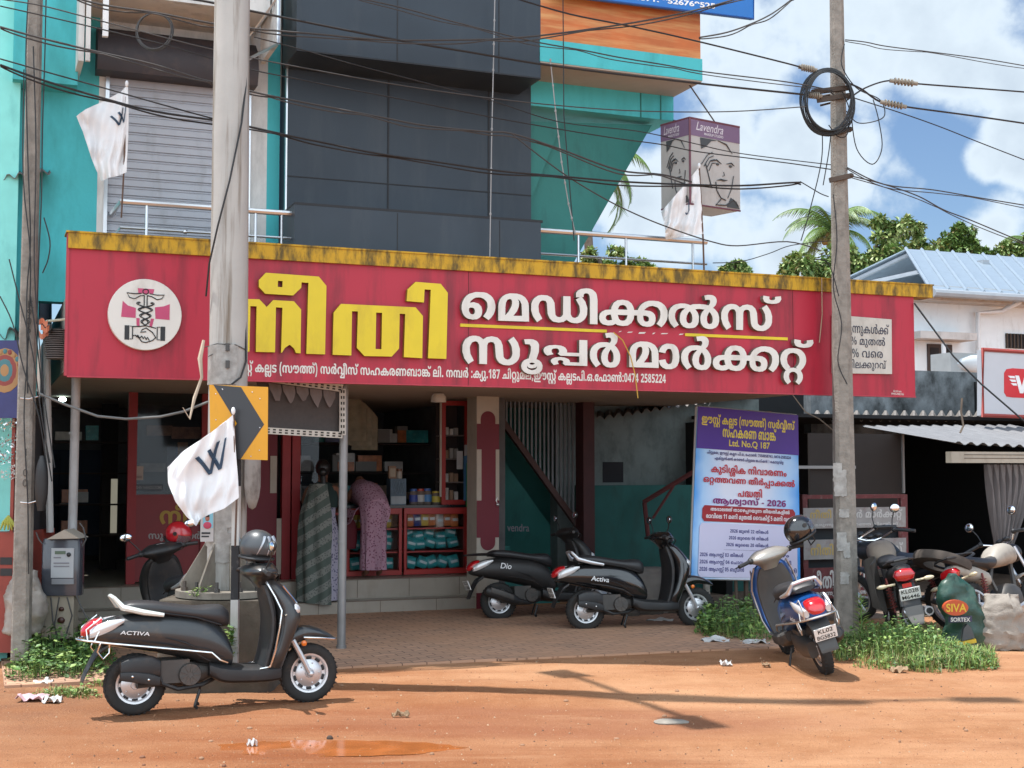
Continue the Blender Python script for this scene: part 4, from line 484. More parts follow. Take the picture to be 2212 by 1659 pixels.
def quadmap(c, w, off=.004):
    """panel mapping from four photo corners TL,TR,BR,BL on plane w: s 0..1 right, t 0..1 up"""
    TL, TR, BR, BL = [fp(x, y, w) for x, y in c]
    def f(s, t, d=0):
        p = (BL*(1-s)+BR*s)*(1-t)+(TL*(1-s)+TR*s)*t
        return Vector((p.x, p.y-off+d, p.z))
    return f
# ---------------------------------------------------------------- ground, pavement, puddle
def ground_mat():
    m = bpy.data.materials.new('red_dirt'); m.use_nodes = True; n = m.node_tree.nodes; l = m.node_tree.links; b = n['Principled BSDF']
    tc = n.new('ShaderNodeTexCoord')
    def nz(sc, det=6, rough=.6, st=(1,1,1), loc=(0,0,0)):
        mp = n.new('ShaderNodeMapping'); mp.inputs['Scale'].default_value = st; mp.inputs['Location'].default_value = loc; l.new(tc.outputs['Object'], mp.inputs[0])
        x = n.new('ShaderNodeTexNoise'); x.inputs['Scale'].default_value = sc; x.inputs['Detail'].default_value = det; x.inputs['Roughness'].default_value = rough; l.new(mp.outputs[0], x.inputs['Vector']); return x.outputs['Fac']
    def ramp(f, a, b_, lo=0, hi=1):
        r = n.new('ShaderNodeMapRange'); l.new(f, r.inputs[0]); r.inputs[1].default_value = a; r.inputs[2].default_value = b_; r.inputs[3].default_value = lo; r.inputs[4].default_value = hi; return r.outputs[0]
    def mix(f, a, c):
        x = n.new('ShaderNodeMix'); x.data_type = 'RGBA'; l.new(f, x.inputs[0])
        for i, v in ((6, a), (7, c)):
            if isinstance(v, tuple): x.inputs[i].default_value = (*v, 1)
            else: l.new(v, x.inputs[i])
        return x.outputs[2]
    def mul(a, b_):
        x = n.new('ShaderNodeMath'); x.operation = 'MULTIPLY'; l.new(a, x.inputs[0]); l.new(b_, x.inputs[1]); return x.outputs[0]
    big = nz(.55, 5); fine = nz(26, 8, .75); mid = nz(3.2, 7, .65); streak = nz(1.6, 6, .6, (.35, 1.7, 1))
    col = mix(ramp(mid, .34, .66), (.36,.160,.072), (.46,.225,.110))
    col = mix(ramp(big, .42, .62), col, (.52,.275,.145))
    col = mix(ramp(streak, .5, .72, 0, .6), col, (.33,.125,.052))
    # damp soil round the puddle, the left foreground and the old ruts
    sx = n.new('ShaderNodeVectorMath'); sx.operation = 'DISTANCE'; l.new(tc.outputs['Object'], sx.inputs[0]); sx.inputs[1].default_value = (-1.1, 8.75, 0)
    col = mix(mul(ramp(sx.outputs['Value'], .5, 2.9, 1, 0), ramp(streak, .3, .62, .35, 1)), col, (.27,.085,.030))
    mp2 = n.new('ShaderNodeMapping'); mp2.inputs['Scale'].default_value = (.42, 1.3, 1); mp2.inputs['Rotation'].default_value = (0, 0, .17); l.new(tc.outputs['Object'], mp2.inputs[0])
    sz = n.new('ShaderNodeVectorMath'); sz.operation = 'DISTANCE'; l.new(mp2.outputs[0], sz.inputs[0]); sz.inputs[1].default_value = (-1.88, 12.0, 0)
    col = mix(mul(ramp(sz.outputs['Value'], .55, .95, .75, 0), ramp(mid, .3, .6, .5, 1)), col, (.31,.125,.065))
    sy = n.new('ShaderNodeVectorMath'); sy.operation = 'DISTANCE'; l.new(tc.outputs['Object'], sy.inputs[0]); sy.inputs[1].default_value = (-4.2, 10.2, 0)
    col = mix(mul(ramp(sy.outputs['Value'], .8, 2.6, .8, 0), ramp(mid, .3, .6, .3, 1)), col, (.22,.095,.05))
    trk = nz(2.0, 7, .7, (.28,1.5,1), (3,1,0)); grit = nz(75, 3, .7); col = mix(ramp(trk, .55, .7, 0, .5), col, (.26,.105,.05)); col = mix(ramp(grit, .60, .70, 0, .75), col, (.15,.065,.03)); col = mix(ramp(grit, .28, .38, .6, 0), col, (.66,.44,.28)); col = mix(ramp(trk, .28, .42, .35, 0), col, (.55,.33,.19))
    col = mix(ramp(fine, .58, .8, 0, .55), col, (.60,.37,.22))
    col = mix(ramp(fine, .2, .42, .5, 0), col, (.17,.07,.032))
    l.new(col, b.inputs['Base Color']); b.inputs['Roughness'].default_value = .92; b.inputs['Specular IOR Level'].default_value = .2
    add = n.new('ShaderNodeMath'); add.operation = 'ADD'; l.new(fine, add.inputs[0]); l.new(grit, add.inputs[1])
    bp = n.new('ShaderNodeBump'); bp.inputs['Strength'].default_value = .8; bp.inputs['Distance'].default_value = .025; l.new(add.outputs[0], bp.inputs['Height']); l.new(bp.outputs[0], b.inputs['Normal'])
    return m
PUD = [(545,1587),(640,1580),(760,1588),(840,1602),(905,1614),(930,1622),(860,1630),(760,1634),(690,1640),(600,1634),(545,1618),(520,1600)]
PUDW = [G(*p) for p in PUD]; PC = sum(PUDW, Vector())/len(PUDW)
def gh(x, y):
    if y > 12.6 or y < 4: return 0.0
    h = .022*noise.noise((x*.45, y*.6, 1))+.010*noise.noise((x*1.7, y*2.2, 4))+.005*noise.noise((x*6, y*6, 9))+.009*noise.noise((x*.3, y*4.2, 5))
    d = math.hypot((x-PC.x)/1.15, (y-PC.y)/.42); h = h*(1-.35*math.exp(-d*d*.5))-.0195*math.exp(-d*d*.6)
    w = max(0, min(1, (12.6-y)/1.2)); return h*w
def make_ground():
    xs = [-120,-60,-30,-15,-9]+[-6+.07*i for i in range(172)]+[7,10,16,30,60,120]
    ys = [-20,0,4,6]+[7+.06*i for i in range(110)]+[14,16,20,30,60,120,300]
    vs = [(x, y, gh(x, y)) for y in ys for x in xs]; W = len(xs); mb = MB()
    mb.add(vs, [(j*W+i, j*W+i+1, (j+1)*W+i+1, (j+1)*W+i) for j in range(len(ys)-1) for i in range(W-1)])
    me = emit_mesh('ground', mb, ground_mat(), recalc=False)
    for p in me.polygons: p.use_smooth = True
    o = bpy.data.objects.new('ground', me); scn.collection.objects.link(o); o['kind'] = 'structure'
make_ground()
mb = MB(); c = Vector((PC.x, PC.y, -.012)); ring = []
N = 72
for k in range(N):
    th = 2*math.pi*k/N; q = 1+.22*noise.noise((math.cos(th)*1.8, math.sin(th)*1.8, 5))+.10*noise.noise((math.cos(th)*6, math.sin(th)*6, 2))
    ring.append((c.x+.80*q*math.cos(th), c.y+.24*q*math.sin(th), -.0125))
mb.add([tuple(c)]+ring, [(0, 1+k, 1+(k+1) % N) for k in range(N)])
o = solo('puddle', None, None, mb, M('muddy_water', (.36,.115,.035), rough=.07, var=.35, sc=5, spec=.7), kind='structure', recalc=False)
# gravel: crumbs of soil and small stones, too many to count
mb = MB()
for i in range(4200):
    x = R.uniform(-4.6, 4.6); y = 7.9+4.6*R.random()**1.3
    r = R.choice((.003,.005,.005,.007,.010))*R.uniform(.7, 1.3); z = gh(x, y)
    mb.k = R.choice((0,0,1,2)); a = R.uniform(0, 3)
    mb.add([(x+r*math.cos(a+k*2.1), y+r*math.sin(a+k*2.1), z-.002) for k in range(3)]+[(x, y, z+r*.8)], [(0,1,3),(1,2,3),(2,0,3)])
solo('gravel', None, None, mb, [M('soil_crumb', (.34,.16,.08), .95), M('pale_grit', (.44,.30,.19), .95), M('dark_grit', (.14,.08,.05), .95)], kind='stuff')

def paver_mat():
    m = bpy.data.materials.new('block_paving'); m.use_nodes = True; n = m.node_tree.nodes; l = m.node_tree.links; b = n['Principled BSDF']
    tc = n.new('ShaderNodeTexCoord'); mp = n.new('ShaderNodeMapping'); l.new(tc.outputs['Object'], mp.inputs[0])
    wv = n.new('ShaderNodeTexWave'); wv.wave_type = 'BANDS'; wv.bands_direction = 'X'; wv.wave_profile = 'TRI'; wv.inputs['Scale'].default_value = 1.45; l.new(mp.outputs[0], wv.inputs['Vector'])
    mm = n.new('ShaderNodeMath'); mm.operation = 'MULTIPLY'; mm.inputs[1].default_value = .06; l.new(wv.outputs['Fac'], mm.inputs[0])
    cx = n.new('ShaderNodeCombineXYZ'); l.new(mm.outputs[0], cx.inputs[1]); va = n.new('ShaderNodeVectorMath'); l.new(mp.outputs[0], va.inputs[0]); l.new(cx.outputs[0], va.inputs[1])
    br = n.new('ShaderNodeTexBrick'); l.new(va.outputs[0], br.inputs['Vector']); br.inputs['Scale'].default_value = 1; br.inputs['Brick Width'].default_value = .225; br.inputs['Row Height'].default_value = .115
    br.inputs['Mortar Size'].default_value = .006; br.inputs['Color1'].default_value = (.50,.29,.185,1); br.inputs['Color2'].default_value = (.385,.23,.15,1); br.inputs['Mortar'].default_value = (.13,.075,.05,1)
    nz = n.new('ShaderNodeTexNoise'); nz.inputs['Scale'].default_value = 1.4; nz.inputs['Detail'].default_value = 7; l.new(tc.outputs['Object'], nz.inputs['Vector'])
    mr = n.new('ShaderNodeMapRange'); l.new(nz.outputs['Fac'], mr.inputs[0]); mr.inputs[1].default_value = .4; mr.inputs[2].default_value = .68; mr.inputs[4].default_value = .65
    mx = n.new('ShaderNodeMix'); mx.data_type = 'RGBA'; l.new(mr.outputs[0], mx.inputs[0]); l.new(br.outputs['Color'], mx.inputs[6]); mx.inputs[7].default_value = (.50,.27,.155,1)
    l.new(mx.outputs[2], b.inputs['Base Color']); b.inputs['Roughness'].default_value = .9
    bp = n.new('ShaderNodeBump'); bp.inputs['Strength'].default_value = .5; bp.inputs['Distance'].default_value = .008; bp.invert = True; l.new(br.outputs['Fac'], bp.inputs['Height']); l.new(bp.outputs[0], b.inputs['Normal'])
    return m
mb = MB(); us = [-4.6+.16*i for i in range(49)]; edge = [(u, -.72-.09*max(0, u+1)*.8+.03*noise.noise((u*2.2, 3, 1))) for u in us]
pts = [(u, w, .018) for u, w in edge]+[(3.3, 3.42, .03), (-4.6, 3.42, .03)]
mb.slab([Vector(p) for p in pts], (0,0,-.12)); solo('pavement', None, None, mb, paver_mat(), fr=FM, kind='structure')
# concrete apron of the yard to the right, behind the weeds
mb = MB(); mb.slab([Vector(p) for p in [(3.3,.9,.012),(11,.4,.012),(11,12,.02),(3.3,12,.02)]], (0,0,-.1))
solo('yard_ground', None, None, mb, M('yard_soil', (.16,.11,.08), .95, var=.4, sc=2, bump=.5), fr=FM, kind='structure')

# ---------------------------------------------------------------- the shop building
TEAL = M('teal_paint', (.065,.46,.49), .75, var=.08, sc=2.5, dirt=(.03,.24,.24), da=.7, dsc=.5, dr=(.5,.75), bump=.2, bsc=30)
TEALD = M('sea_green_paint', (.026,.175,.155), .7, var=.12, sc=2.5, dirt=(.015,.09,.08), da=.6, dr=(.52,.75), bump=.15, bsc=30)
PALE = M('pale_teal_paint', (.25,.72,.66), .7, var=.1, dirt=(.1,.4,.38), da=.3)
WHITE = M('white_wash', (.66,.65,.62), .7, var=.06, dirt=(.2,.2,.19), da=.38, dsc=1.1)
SOFF = M('beige_soffit', (.42,.36,.31), .8, var=.08)
CLAD = M('charcoal_cladding', (.028,.040,.054), .42, var=.22, sc=1.3, spec=.32, dirt=(.055,.065,.075), da=.7, dsc=.5, dst=(1.5,1,.25), dr=(.52,.8))
SEAM = M('dark_seam', (.008,.009,.012), .6)
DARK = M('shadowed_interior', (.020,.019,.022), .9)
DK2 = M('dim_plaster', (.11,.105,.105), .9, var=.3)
STEEL = M('brushed_steel', (.62,.62,.63), .28, .9, var=.05)
SHUT = M('grey_shutter', (.40,.42,.46), .5, .1, var=.06, dirt=(.2,.2,.2), da=.2)
BRN = M('shutter_hood', (.038,.034,.040), .6, var=.2, dirt=(.11,.075,.065), da=.4, dst=(1,1,1))
RED = M('red_paint', (.30,.016,.020), .55, var=.1, dirt=(.1,.01,.012), da=.2)
MAROON = M('maroon_paint', (.155,.010,.022), .6, var=.1, sc=3)
CREAM = M('cream_paint', (.46,.41,.34), .7, dirt=(.2,.16,.12), da=.25)
TILE = M('beige_tile', (.33,.29,.24), .35, var=.1, sc=4, dirt=(.2,.16,.12), da=.3)
ORNG = M('orange_streaky_paint', (.50,.135,.03), .6, var=.25, sc=3, dirt=(.62,.33,.12), da=.8, dsc=.55, dst=(.6,1,7), dr=(.42,.68))
B = T('shop_building', 'tall teal and charcoal clad shop building behind the red sign', 'building', (0,1,0))
WB = .25     # front plane of the charcoal boxes; recessed wall .85; left wall 1.1
ZF = 2.75    # ceiling of the veranda, ZS slab top
# floor slab / veranda ceiling
mb = MB(); mb.box(-4.12, .16, 2.62, 4.3, 9, 3.3); B.part('floor_slab', mb, SOFF)
# charcoal boxes
uL, uR = -2.11, .415
mb = MB(); mb.box(uL, WB, 5.70, uR, .86, 11.6); up = B.part('cladding_box', mb, CLAD)
mb = MB()
for x in (937, 1600): u = U_(548.6+x/3.024, WB, 60); mb.box(u-.006, WB-.003, 5.72, u+.006, WB+.02, 10.7)
mb.box(uL, WB-.002, 5.70, uR, WB+.01, 5.715); B.part('panel_joint', mb, SEAM, up)
mb = MB(); mb.box(uL, WB, 3.3, uR, .86, 4.23); lo = B.part('cladding_box', mb, CLAD)
mb = MB()
for x in (937, 1605): u = U_(548.6+x/3.024, WB, 500); mb.box(u-.004, WB-.003, 3.3, u+.004, WB+.02, 4.21)
mb.box(uL, WB-.003, 4.222, uR+.02, .87, 4.245); B.part('panel_joint', mb, SEAM, lo)
mb = MB(); mb.box(-2.06, .86, 3.3, .56, 3.0, 11.4); bw = B.part('recessed_wall', mb, CLAD)
mb = MB()
for x in (877, 1533): u = U_(548.6+x/3.024, .86, 300); mb.box(u-.008, .852, 4.23, u+.008, .88, 5.7)
mb.box(-2.06, .853, 4.62, .56, .88, 4.63); B.part('panel_joint', mb, SEAM, bw)
mb = MB(); mb.box(-2.075, .845, 3.3, -2.06, .9, 5.7); B.part('corner_trim', mb, STEEL, bw)
# left wall: white surround, shutter, teal strips
zt = 10.2
wl = 1.1
def strip(name, x0, x1, mat, w=wl, z0=3.3, z1=zt, y=300, lab=None):
    mb = MB(); mb.box(U_(x0, w, y), w, z0, U_(x1, w, y), w+.2, z1); return B.part(name, mb, mat, label=lab)
strip('wall', 90, 212, TEAL, lab='teal plaster wall'); strip('wall', 540, 577, WHITE, lab='white wall strip'); strip('wall', 577, 604, TEAL, lab='teal wall strip')
strip('wall', 212, 226, WHITE, lab='white shutter jamb')
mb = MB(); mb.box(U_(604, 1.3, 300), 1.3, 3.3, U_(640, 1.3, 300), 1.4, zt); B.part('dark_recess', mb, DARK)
mb = MB(); mb.box(U_(212, 1.2), 1.16, 5.5, U_(640, 1.2), 1.3, zt); B.part('wall', mb, WHITE)
# upper teal block left of the canopy (slightly proud) and the pale corner column
mb = MB(); mb.box(-4.62, .78, 5.30, U_(170, .78, 70), 1.1, zt); B.part('upper_wall', mb, TEAL)
mb = MB(); mb.box(-5.4, .9, 0, U_(43, .9, 250), 6, zt); B.part('corner_column', mb, PALE)
mb = MB(); mb.box(U_(43, .9, 250)-.01, 1.12, 2.4, U_(92, 1.1, 300), 6, zt); B.part('wall', mb, TEAL)
# roller shutter
u0, u1 = U_(226, wl, 300), U_(541, wl, 300); mb = MB(); z = 3.3; pts = []
while z < 5.56:
    pts += [(z, 1.126), (z+.006, 1.112), (z+.058, 1.112), (z+.062, 1.122), (z+.068, 1.122), (z+.072, 1.114), (z+.080, 1.114), (z+.084, 1.126)]; z += .0885
vs = []; fs = []
for i, (zz, ww) in enumerate(pts): vs += [(u0, ww, zz), (u1, ww, zz)]
for i in range(len(pts)-1): fs.append((2*i, 2*i+1, 2*i+3, 2*i+2))
mb.add(vs, fs); sh = B.part('roller_shutter', mb, SHUT)
for u in (u0, u1-.035): mb = MB(); mb.box(u, 1.08, 3.3, u+.035, 1.11, 5.5); B.part('guide_rail', mb, STEEL, sh)
mb = MB(); zc = Z_(240, 150, .9)
mb.slab([Vector((u0-.1, .86, zc-.02)), Vector((u0-.1, .80, zc+.12)), Vector((u0-.1, .84, zc+.30)), Vector((u0-.1, .98, zc+.42)), Vector((u0-.1, 1.15, zc+.42)), Vector((u0-.1, 1.15, zc-.02))], (u1-u0+.12, 0, 0)); B.part('shutter_hood', mb, BRN)
# white canopy over the shutter
mb = MB(); k0, k1 = U_(172, .3, 60), U_(583, .3, 60); zb = 6.05
mb.box(k0, .3, zb, k1, .42, zb+.62); mb.box(k0, .42, zb+.02, k1, 1.16, zb+.12); mb.box(k0, .42, zb-.62, k0+.05, 1.1, zb+.02); B.part('canopy', mb, WHITE)
mb = MB(); mb.box(k0+.06, .36, zb-.63, k0+.10, .40, zb+.05); B.part('canopy_strut', mb, WHITE); mb = MB(); mb.box(k0+.20, .31, zb-.40, k0+.25, .36, zb+.02); B.part('tube_light', mb, M('tube_white', (.75,.75,.74), .4))
# sign box frame at the right end of the canopy (edge on)
mb = MB(); q0 = k1+.02
mb.box(q0, .12, 5.72, q0+.045, .86, 6.6); B.part('side_panel', mb, WHITE)
mb = MB(); mb.tube([(q0-.35, .95, 5.62), (q0+.02, .1, 5.70), (q0+.02, .1, 6.7)], .018, 6); mb.tube([(q0-.3, .9, 5.68), (q0+.02, .1, 6.15)], .014, 6); B.part('bracket', mb, STEEL)
mb = MB(); mb.box(q0-.55, .28, zb+.62, q0+.04, .3, zb+1.1); B.part('fascia_panel', mb, M('orange_red_panel', (.62,.06,.02), .5))
# orange balcony with teal edge, beam below
oR = 2.28
mb = MB(); mb.box(uR, WB, 6.12, oR, .86, 7.0); B.part('balcony_wall', mb, ORNG)
mb = MB(); mb.box(uR-.01, WB-.012, 5.885, oR+.015, .88, 6.12); B.part('balcony_edge', mb, TEAL)
mb = MB(); mb.box(uR-.005, WB-.005, 5.872, oR+.01, 1.4, 5.885); B.part('soffit', mb, SOFF)
mb = MB(); mb.box(.56, .86, 5.60, 2.28, 2.4, 5.872); bm_ = B.part('beam', mb, TEAL)
mb = MB(); e0 = U_(1384, .86, 230)
for u in (e0, U_(1427, .86, 230)): mb.box(u-.006, .852, 5.6, u+.006, .87, 5.87)
B.part('beam_joint', mb, TEALD, bm_)
# outdoor stair: sloping waist slab seen from below and its darker cheek
W2 = 1.0
pl = [fp(1145, 262, W2), fp(1408, 270, W2), fp(1235, 575, W2), fp(1140, 590, W2)]
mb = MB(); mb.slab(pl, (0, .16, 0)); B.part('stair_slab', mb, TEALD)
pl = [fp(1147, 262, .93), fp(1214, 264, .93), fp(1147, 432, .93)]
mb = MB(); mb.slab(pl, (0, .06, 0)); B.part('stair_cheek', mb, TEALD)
mb = MB(); mb.box(1.75, 1.2, 3.3, 2.38, 1.5, 3.62); mb.box(2.1, .9, 3.3, 2.36, 1.2, 3.70); B.part('parapet_block', mb, TEAL)
# railings on the slab
def rail(pts, bars, posts, name='balcony_railing', balls=()):
    mb = MB(); mb.tube(pts, .028, 8); r = B.part(name, mb, STEEL)
    for dz in bars: mb = MB(); mb.tube([(p[0], p[1], p[2]-dz) for p in pts], .013, 6); B.part('rail_bar', mb, STEEL, r)
    for u in posts:
        mb = MB(); mb.tube([(u, pts[-1][1], 3.3), (u, pts[-1][1], pts[-1][2])], .014, 8); B.part('post', mb, STEEL, r)
    for u in balls:
        for dz in bars: mb = MB(); mb.ball((u, pts[-1][1], pts[-1][2]-dz), .025, 8, 6); B.part('rail_knob', mb, STEEL, r)
rail([(-3.70, 1.08, 4.16), (-3.68, .4, 4.16), (-2.11, .4, 4.16)], (.24, .47), (-3.45, -2.45, -2.2), balls=(-3.1,))
rail([(.43, .4, 4.17), (2.42, .4, 4.17)], (.24, .47), (.9, 1.45, 2.25))
# veranda back wall, doors and shop fronts (plane w = 4)
WS = 4.0
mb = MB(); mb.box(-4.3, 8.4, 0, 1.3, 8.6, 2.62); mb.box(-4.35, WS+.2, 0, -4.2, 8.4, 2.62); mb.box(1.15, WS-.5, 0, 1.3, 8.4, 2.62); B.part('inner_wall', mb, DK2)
mb = MB(); mb.box(-4.2, 3.66, .0, 1.02, 8.4, .40); mb.box(-4.2, 3.36, 0, 1.10, 3.66, .17); B.part('step', mb, TILE)
mb = MB()
for u in (-3.6, -2.6, -1.9, -1.1, -.35, .35): mb.box(u, 3.355, .018, u+.006, 3.37, .165)
for u in (-3.3, -2.2, -1.5, -.55, .1, .75): mb.box(u, 3.655, .18, u+.006, 3.67, .395)
mb.box(-4.2, 3.35, .165, 1.1, 3.365, .172); mb.box(-4.2, 3.65, .392, 1.02, 3.665, .402); B.part('tile_joint', mb, M('grout', (.17,.13,.10), .8))
mb = MB(); mb.box(-4.2, 3.05, .03, -3.1, 3.36, .10); B.part('step', mb, TILE)
# red door frames, header
mb = MB(); zh = Z_(300, 822, WS)
mb.box(-4.05, WS-.03, zh-.12, -1.18, WS+.08, zh+.02)
for x in (287, 445, 619, 640): u = U_(x, WS); mb.box(u-.05, WS-.035, .4, u+.05, WS+.075, zh-.12)
B.part('door_frame', mb, RED)
ua, ub = U_(290, WS), U_(445, WS); z1 = Z_(360, 1068, WS)
mb = MB(); mb.box(ua, WS, .42, ub, WS+.05, z1); mb.box(ua, WS-.02, z1-.03, ub, WS, z1); dp = B.part('door_panel', mb, M('dark_red_panel', (.22,.013,.017), .5, var=.1))
f = quadmap([(290,1068),(440,1068),(440,1240),(290,1240)], WS, .006)
mb = MB(); box_text(mb, ml(4), .36, 1.22, .62, .88, f); B.part('lettering', mb, M('old_gold_letter', (.42,.26,.04), .6), dp)
mb = MB(); box_text(mb, ml(29), .20, 1.28, .40, .54, f); B.part('lettering', mb, M('grey_letter', (.36,.34,.33), .6), dp)
mb = MB(); mb.box(ub, WS, .42, U_(600, WS), WS+.05, zh-.1); B.part('door_panel', mb, MAROON)
for (x0, y0, x1, y1) in ((585,985,599,1065),(600,1120,613,1240)): mb = MB(); mb.box(U_(x0, WS), WS-.012, Z_(600, y1, WS), U_(x1, WS), WS, Z_(600, y0, WS)); B.part('beige_strip', mb, CREAM)
# glass pane with goods behind it
GLS = M('dark_glass', (.02,.025,.03), .06, spec=.6, alpha=.35)
mb = MB(); mb.box(ua+.02, WS+.01, z1, ub-.03, WS+.018, zh-.12); B.part('window_pane', mb, GLS); mb = MB(); mb.box(U_(652, WS), WS+.01, .95, U_(690, WS), WS+.018, zh-.12); B.part('window_pane', mb, GLS)
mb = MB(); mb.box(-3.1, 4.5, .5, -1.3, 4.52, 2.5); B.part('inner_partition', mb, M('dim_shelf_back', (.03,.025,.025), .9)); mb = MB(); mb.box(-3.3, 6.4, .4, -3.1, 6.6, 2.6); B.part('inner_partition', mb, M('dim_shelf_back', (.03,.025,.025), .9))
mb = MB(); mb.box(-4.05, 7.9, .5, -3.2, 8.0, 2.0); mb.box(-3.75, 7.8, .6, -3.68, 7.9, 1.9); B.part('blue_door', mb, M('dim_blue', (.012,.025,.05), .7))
mb = MB(); q = [U_(x, 6) for x in (243, 250)]; mb.box(q[0], 6, .9, q[0]+.08, 6.03, 1.6); B.part('light_slit', mb, M('slit_glow', (.45,.42,.33), .7, emit=.25))  # weak emission paints light into the slit; nothing shines behind it
for x, y in ((135, 863), (331, 849)):
    p = fp(x, y, 5.2); mb = MB(); mb.ball(p, (.045, .045, .03), 12, 8); B.part('ceiling_bulb', mb, M('bulb_glow', (.75,1,.92), .4, emit=6))
# pillar of the stair entrance
p0, p1, wp = U_(1030, 3.3), U_(1078, 3.3), 3.3
mb = MB(); mb.box(p0, wp, 0, p1, wp+.35, 2.62); pi = B.part('pillar', mb, CREAM, label='maroon and cream painted entrance pillar')
zt0, zb0 = Z_(1050, 905, wp), Z_(1050, 1172, wp); pc = (p0+p1)/2; rr_ = (p1-p0)*.33
pts = [(p0, zb0+.06), (pc-rr_, zb0+.06)]+[(pc-rr_*math.cos(t), zb0-rr_*math.sin(t)) for t in [math.pi*i/10 for i in range(11)]]+[(pc+rr_, zb0+.06), (p1, zb0+.06), (p1, zt0-.06), (pc+rr_, zt0-.06)]+[(pc+rr_*math.cos(t), zt0+rr_*math.sin(t)) for t in [math.pi*i/10 for i in range(11)]]+[(pc-rr_, zt0-.06), (p0, zt0-.06)]
mb = MB(); mb.slab([Vector((u, wp-.004, z)) for u, z in pts], (0, .006, 0)); mb.box(p0, wp-.003, 0, p1, wp+.01, .22); B.part('painted_panel', mb, MAROON, pi)
mb = MB(); zz = [Z_(1050, y, wp) for y in (1120, 985)]
mb.box(p0-.002, wp-.006, zz[0]+.22, p0+.06, wp, zz[1]+.08); B.part('cream_bar', mb, CREAM, pi); mb = MB(); mb.box(p1-.045, wp-.006, zz[0]+.22, p1+.002, wp, zz[1]+.08); B.part('cream_bar', mb, CREAM, pi)
mb = MB(); q = fp(1075, 1090, wp-.02); mb.ball(q, .022, 8, 6); mb.tube([(q.x, q.y, q.z+.09), (q.x-.02, q.y, q.z+.05), q], .006, 6); B.part('padlock', mb, STEEL, pi)
# stair lobby: side wall, steps with purple risers, bar railing, column
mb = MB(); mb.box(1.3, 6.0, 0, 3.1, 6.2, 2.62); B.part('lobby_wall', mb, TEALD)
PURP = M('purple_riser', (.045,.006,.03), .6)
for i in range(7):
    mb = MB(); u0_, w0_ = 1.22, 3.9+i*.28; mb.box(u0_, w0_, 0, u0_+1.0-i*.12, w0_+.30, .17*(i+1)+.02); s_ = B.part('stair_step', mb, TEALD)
    if i % 2 == 0 or i == 2:
        mb = MB(); mb.box(u0_, w0_-.004, .17*i+.03, u0_+.95-i*.12, w0_, .17*(i+1)-.01); B.part('riser_panel', mb, PURP, s_)
f = quadmap([(1080,1128),(1180,1132),(1180,1150),(1080,1150)], 4.73, .012); mb = MB(); box_text(mb, latin('vendra'), .15, .62, .1, .9, f); B.part('lettering', mb, M('lilac_letter', (.30,.26,.30), .6))
wr = 4.35
a_, b_ = fp(1082, 893, wr), fp(1262, 1142, wr)
mb = MB(); mb.slab([a_, b_, Vector((b_.x, wr, b_.z-.12)), Vector((a_.x, wr, a_.z-.12))], (0, .08, 0)); B.part('stair_stringer', mb, M('brown_stringer', (.075,.035,.03), .7))
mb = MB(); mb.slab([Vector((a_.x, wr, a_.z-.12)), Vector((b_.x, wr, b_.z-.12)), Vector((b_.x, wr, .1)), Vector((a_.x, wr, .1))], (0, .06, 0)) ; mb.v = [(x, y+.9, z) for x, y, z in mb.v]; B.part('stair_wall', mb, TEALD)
mb = MB()
for i in range(20):
    t = (i+.5)/20; u = a_.x+(b_.x-a_.x)*t; z = a_.z+(b_.z-a_.z)*t; mb.box(u-.012, wr+.02, z, u+.012, wr+.045, 2.62)
B.part('bar_screen', mb, M('bar_paint', (.17,.18,.19), .6, var=.2))
mb = MB(); c0, c1 = U_(1260, 4.1), U_(1284, 4.1); mb.box(c0, 4.1, 0, c1, 4.35, 2.62); B.part('column', mb, M('dark_maroon_column', (.055,.014,.014), .7, var=.3))

# ---------------------------------------------------------------- the big red sign
SIGNR = M('red_sign_sheet', (.40,.011,.034), .5, var=.06, sc=1.2, dirt=(.19,.008,.02), da=.8, dsc=.8, dst=(1.3,1,.2), dr=(.47,.66), bump=.05, bsc=8)
YEL = M('mossy_yellow_paint', (.50,.285,.010), .7, var=.12, sc=4, dirt=(.085,.055,.010), da=.95, dsc=2.4, dst=(1.3,1,.4), dr=(.42,.62))
WLET = M('white_letter_face', (.64,.62,.57), .5, var=.05, dirt=(.33,.29,.24), da=.3)
EDGE = M('mouldy_letter_edge', (.20,.17,.13), .8, var=.4, dirt=(.05,.04,.03), da=.6)
YLET = M('yellow_letter_face', (.66,.50,.003), .42, var=.06, dirt=(.44,.30,.01), da=.35)
YEDG = M('yellow_letter_edge', (.26,.15,.012), .7, var=.3)
S = T('shop_sign', 'long red shop sign with big yellow and white raised Malayalam letters', 'sign', (0,0,2.53))
sL, sR, zb, zt_ = -4.14, 4.82, 2.53, 3.64
mb = MB(); mb.box(sL, 0, zb, sR, .14, zt_); S.part('sign_board', mb, SIGNR)
mb = MB(); mb.box(sL-.012, -.035, zt_, 5.06, .2, 3.775); mb.box(sL-.03, -.045, 3.775, 5.07, .24, 3.79); S.part('parapet_trim', mb, YEL)
mb = MB(); mb.box(sL-.02, -.012, zb, sL, .1, 3.77); mb.box(sL, -.012, zb-.012, sR, .05, zb); S.part('edge_trim', mb, M('trim_red', (.40,.03,.05), .5, var=.2))
mb = MB()
for x, y in ((1012, 600), (1713, 700)): u = U_(x, 0, y); mb.box(u-.003, -.002, zb, u+.003, .01, zt_)
S.part('panel_joint', mb, M('joint_dark_red', (.10,.006,.012), .7))
def trace(pts, ox, oy, k, w=0): return [(lambda p: (p.x, p.z))(fp((ox+x/k)/1.8228, (oy+y/k)/1.8228, w)) for x, y in pts]
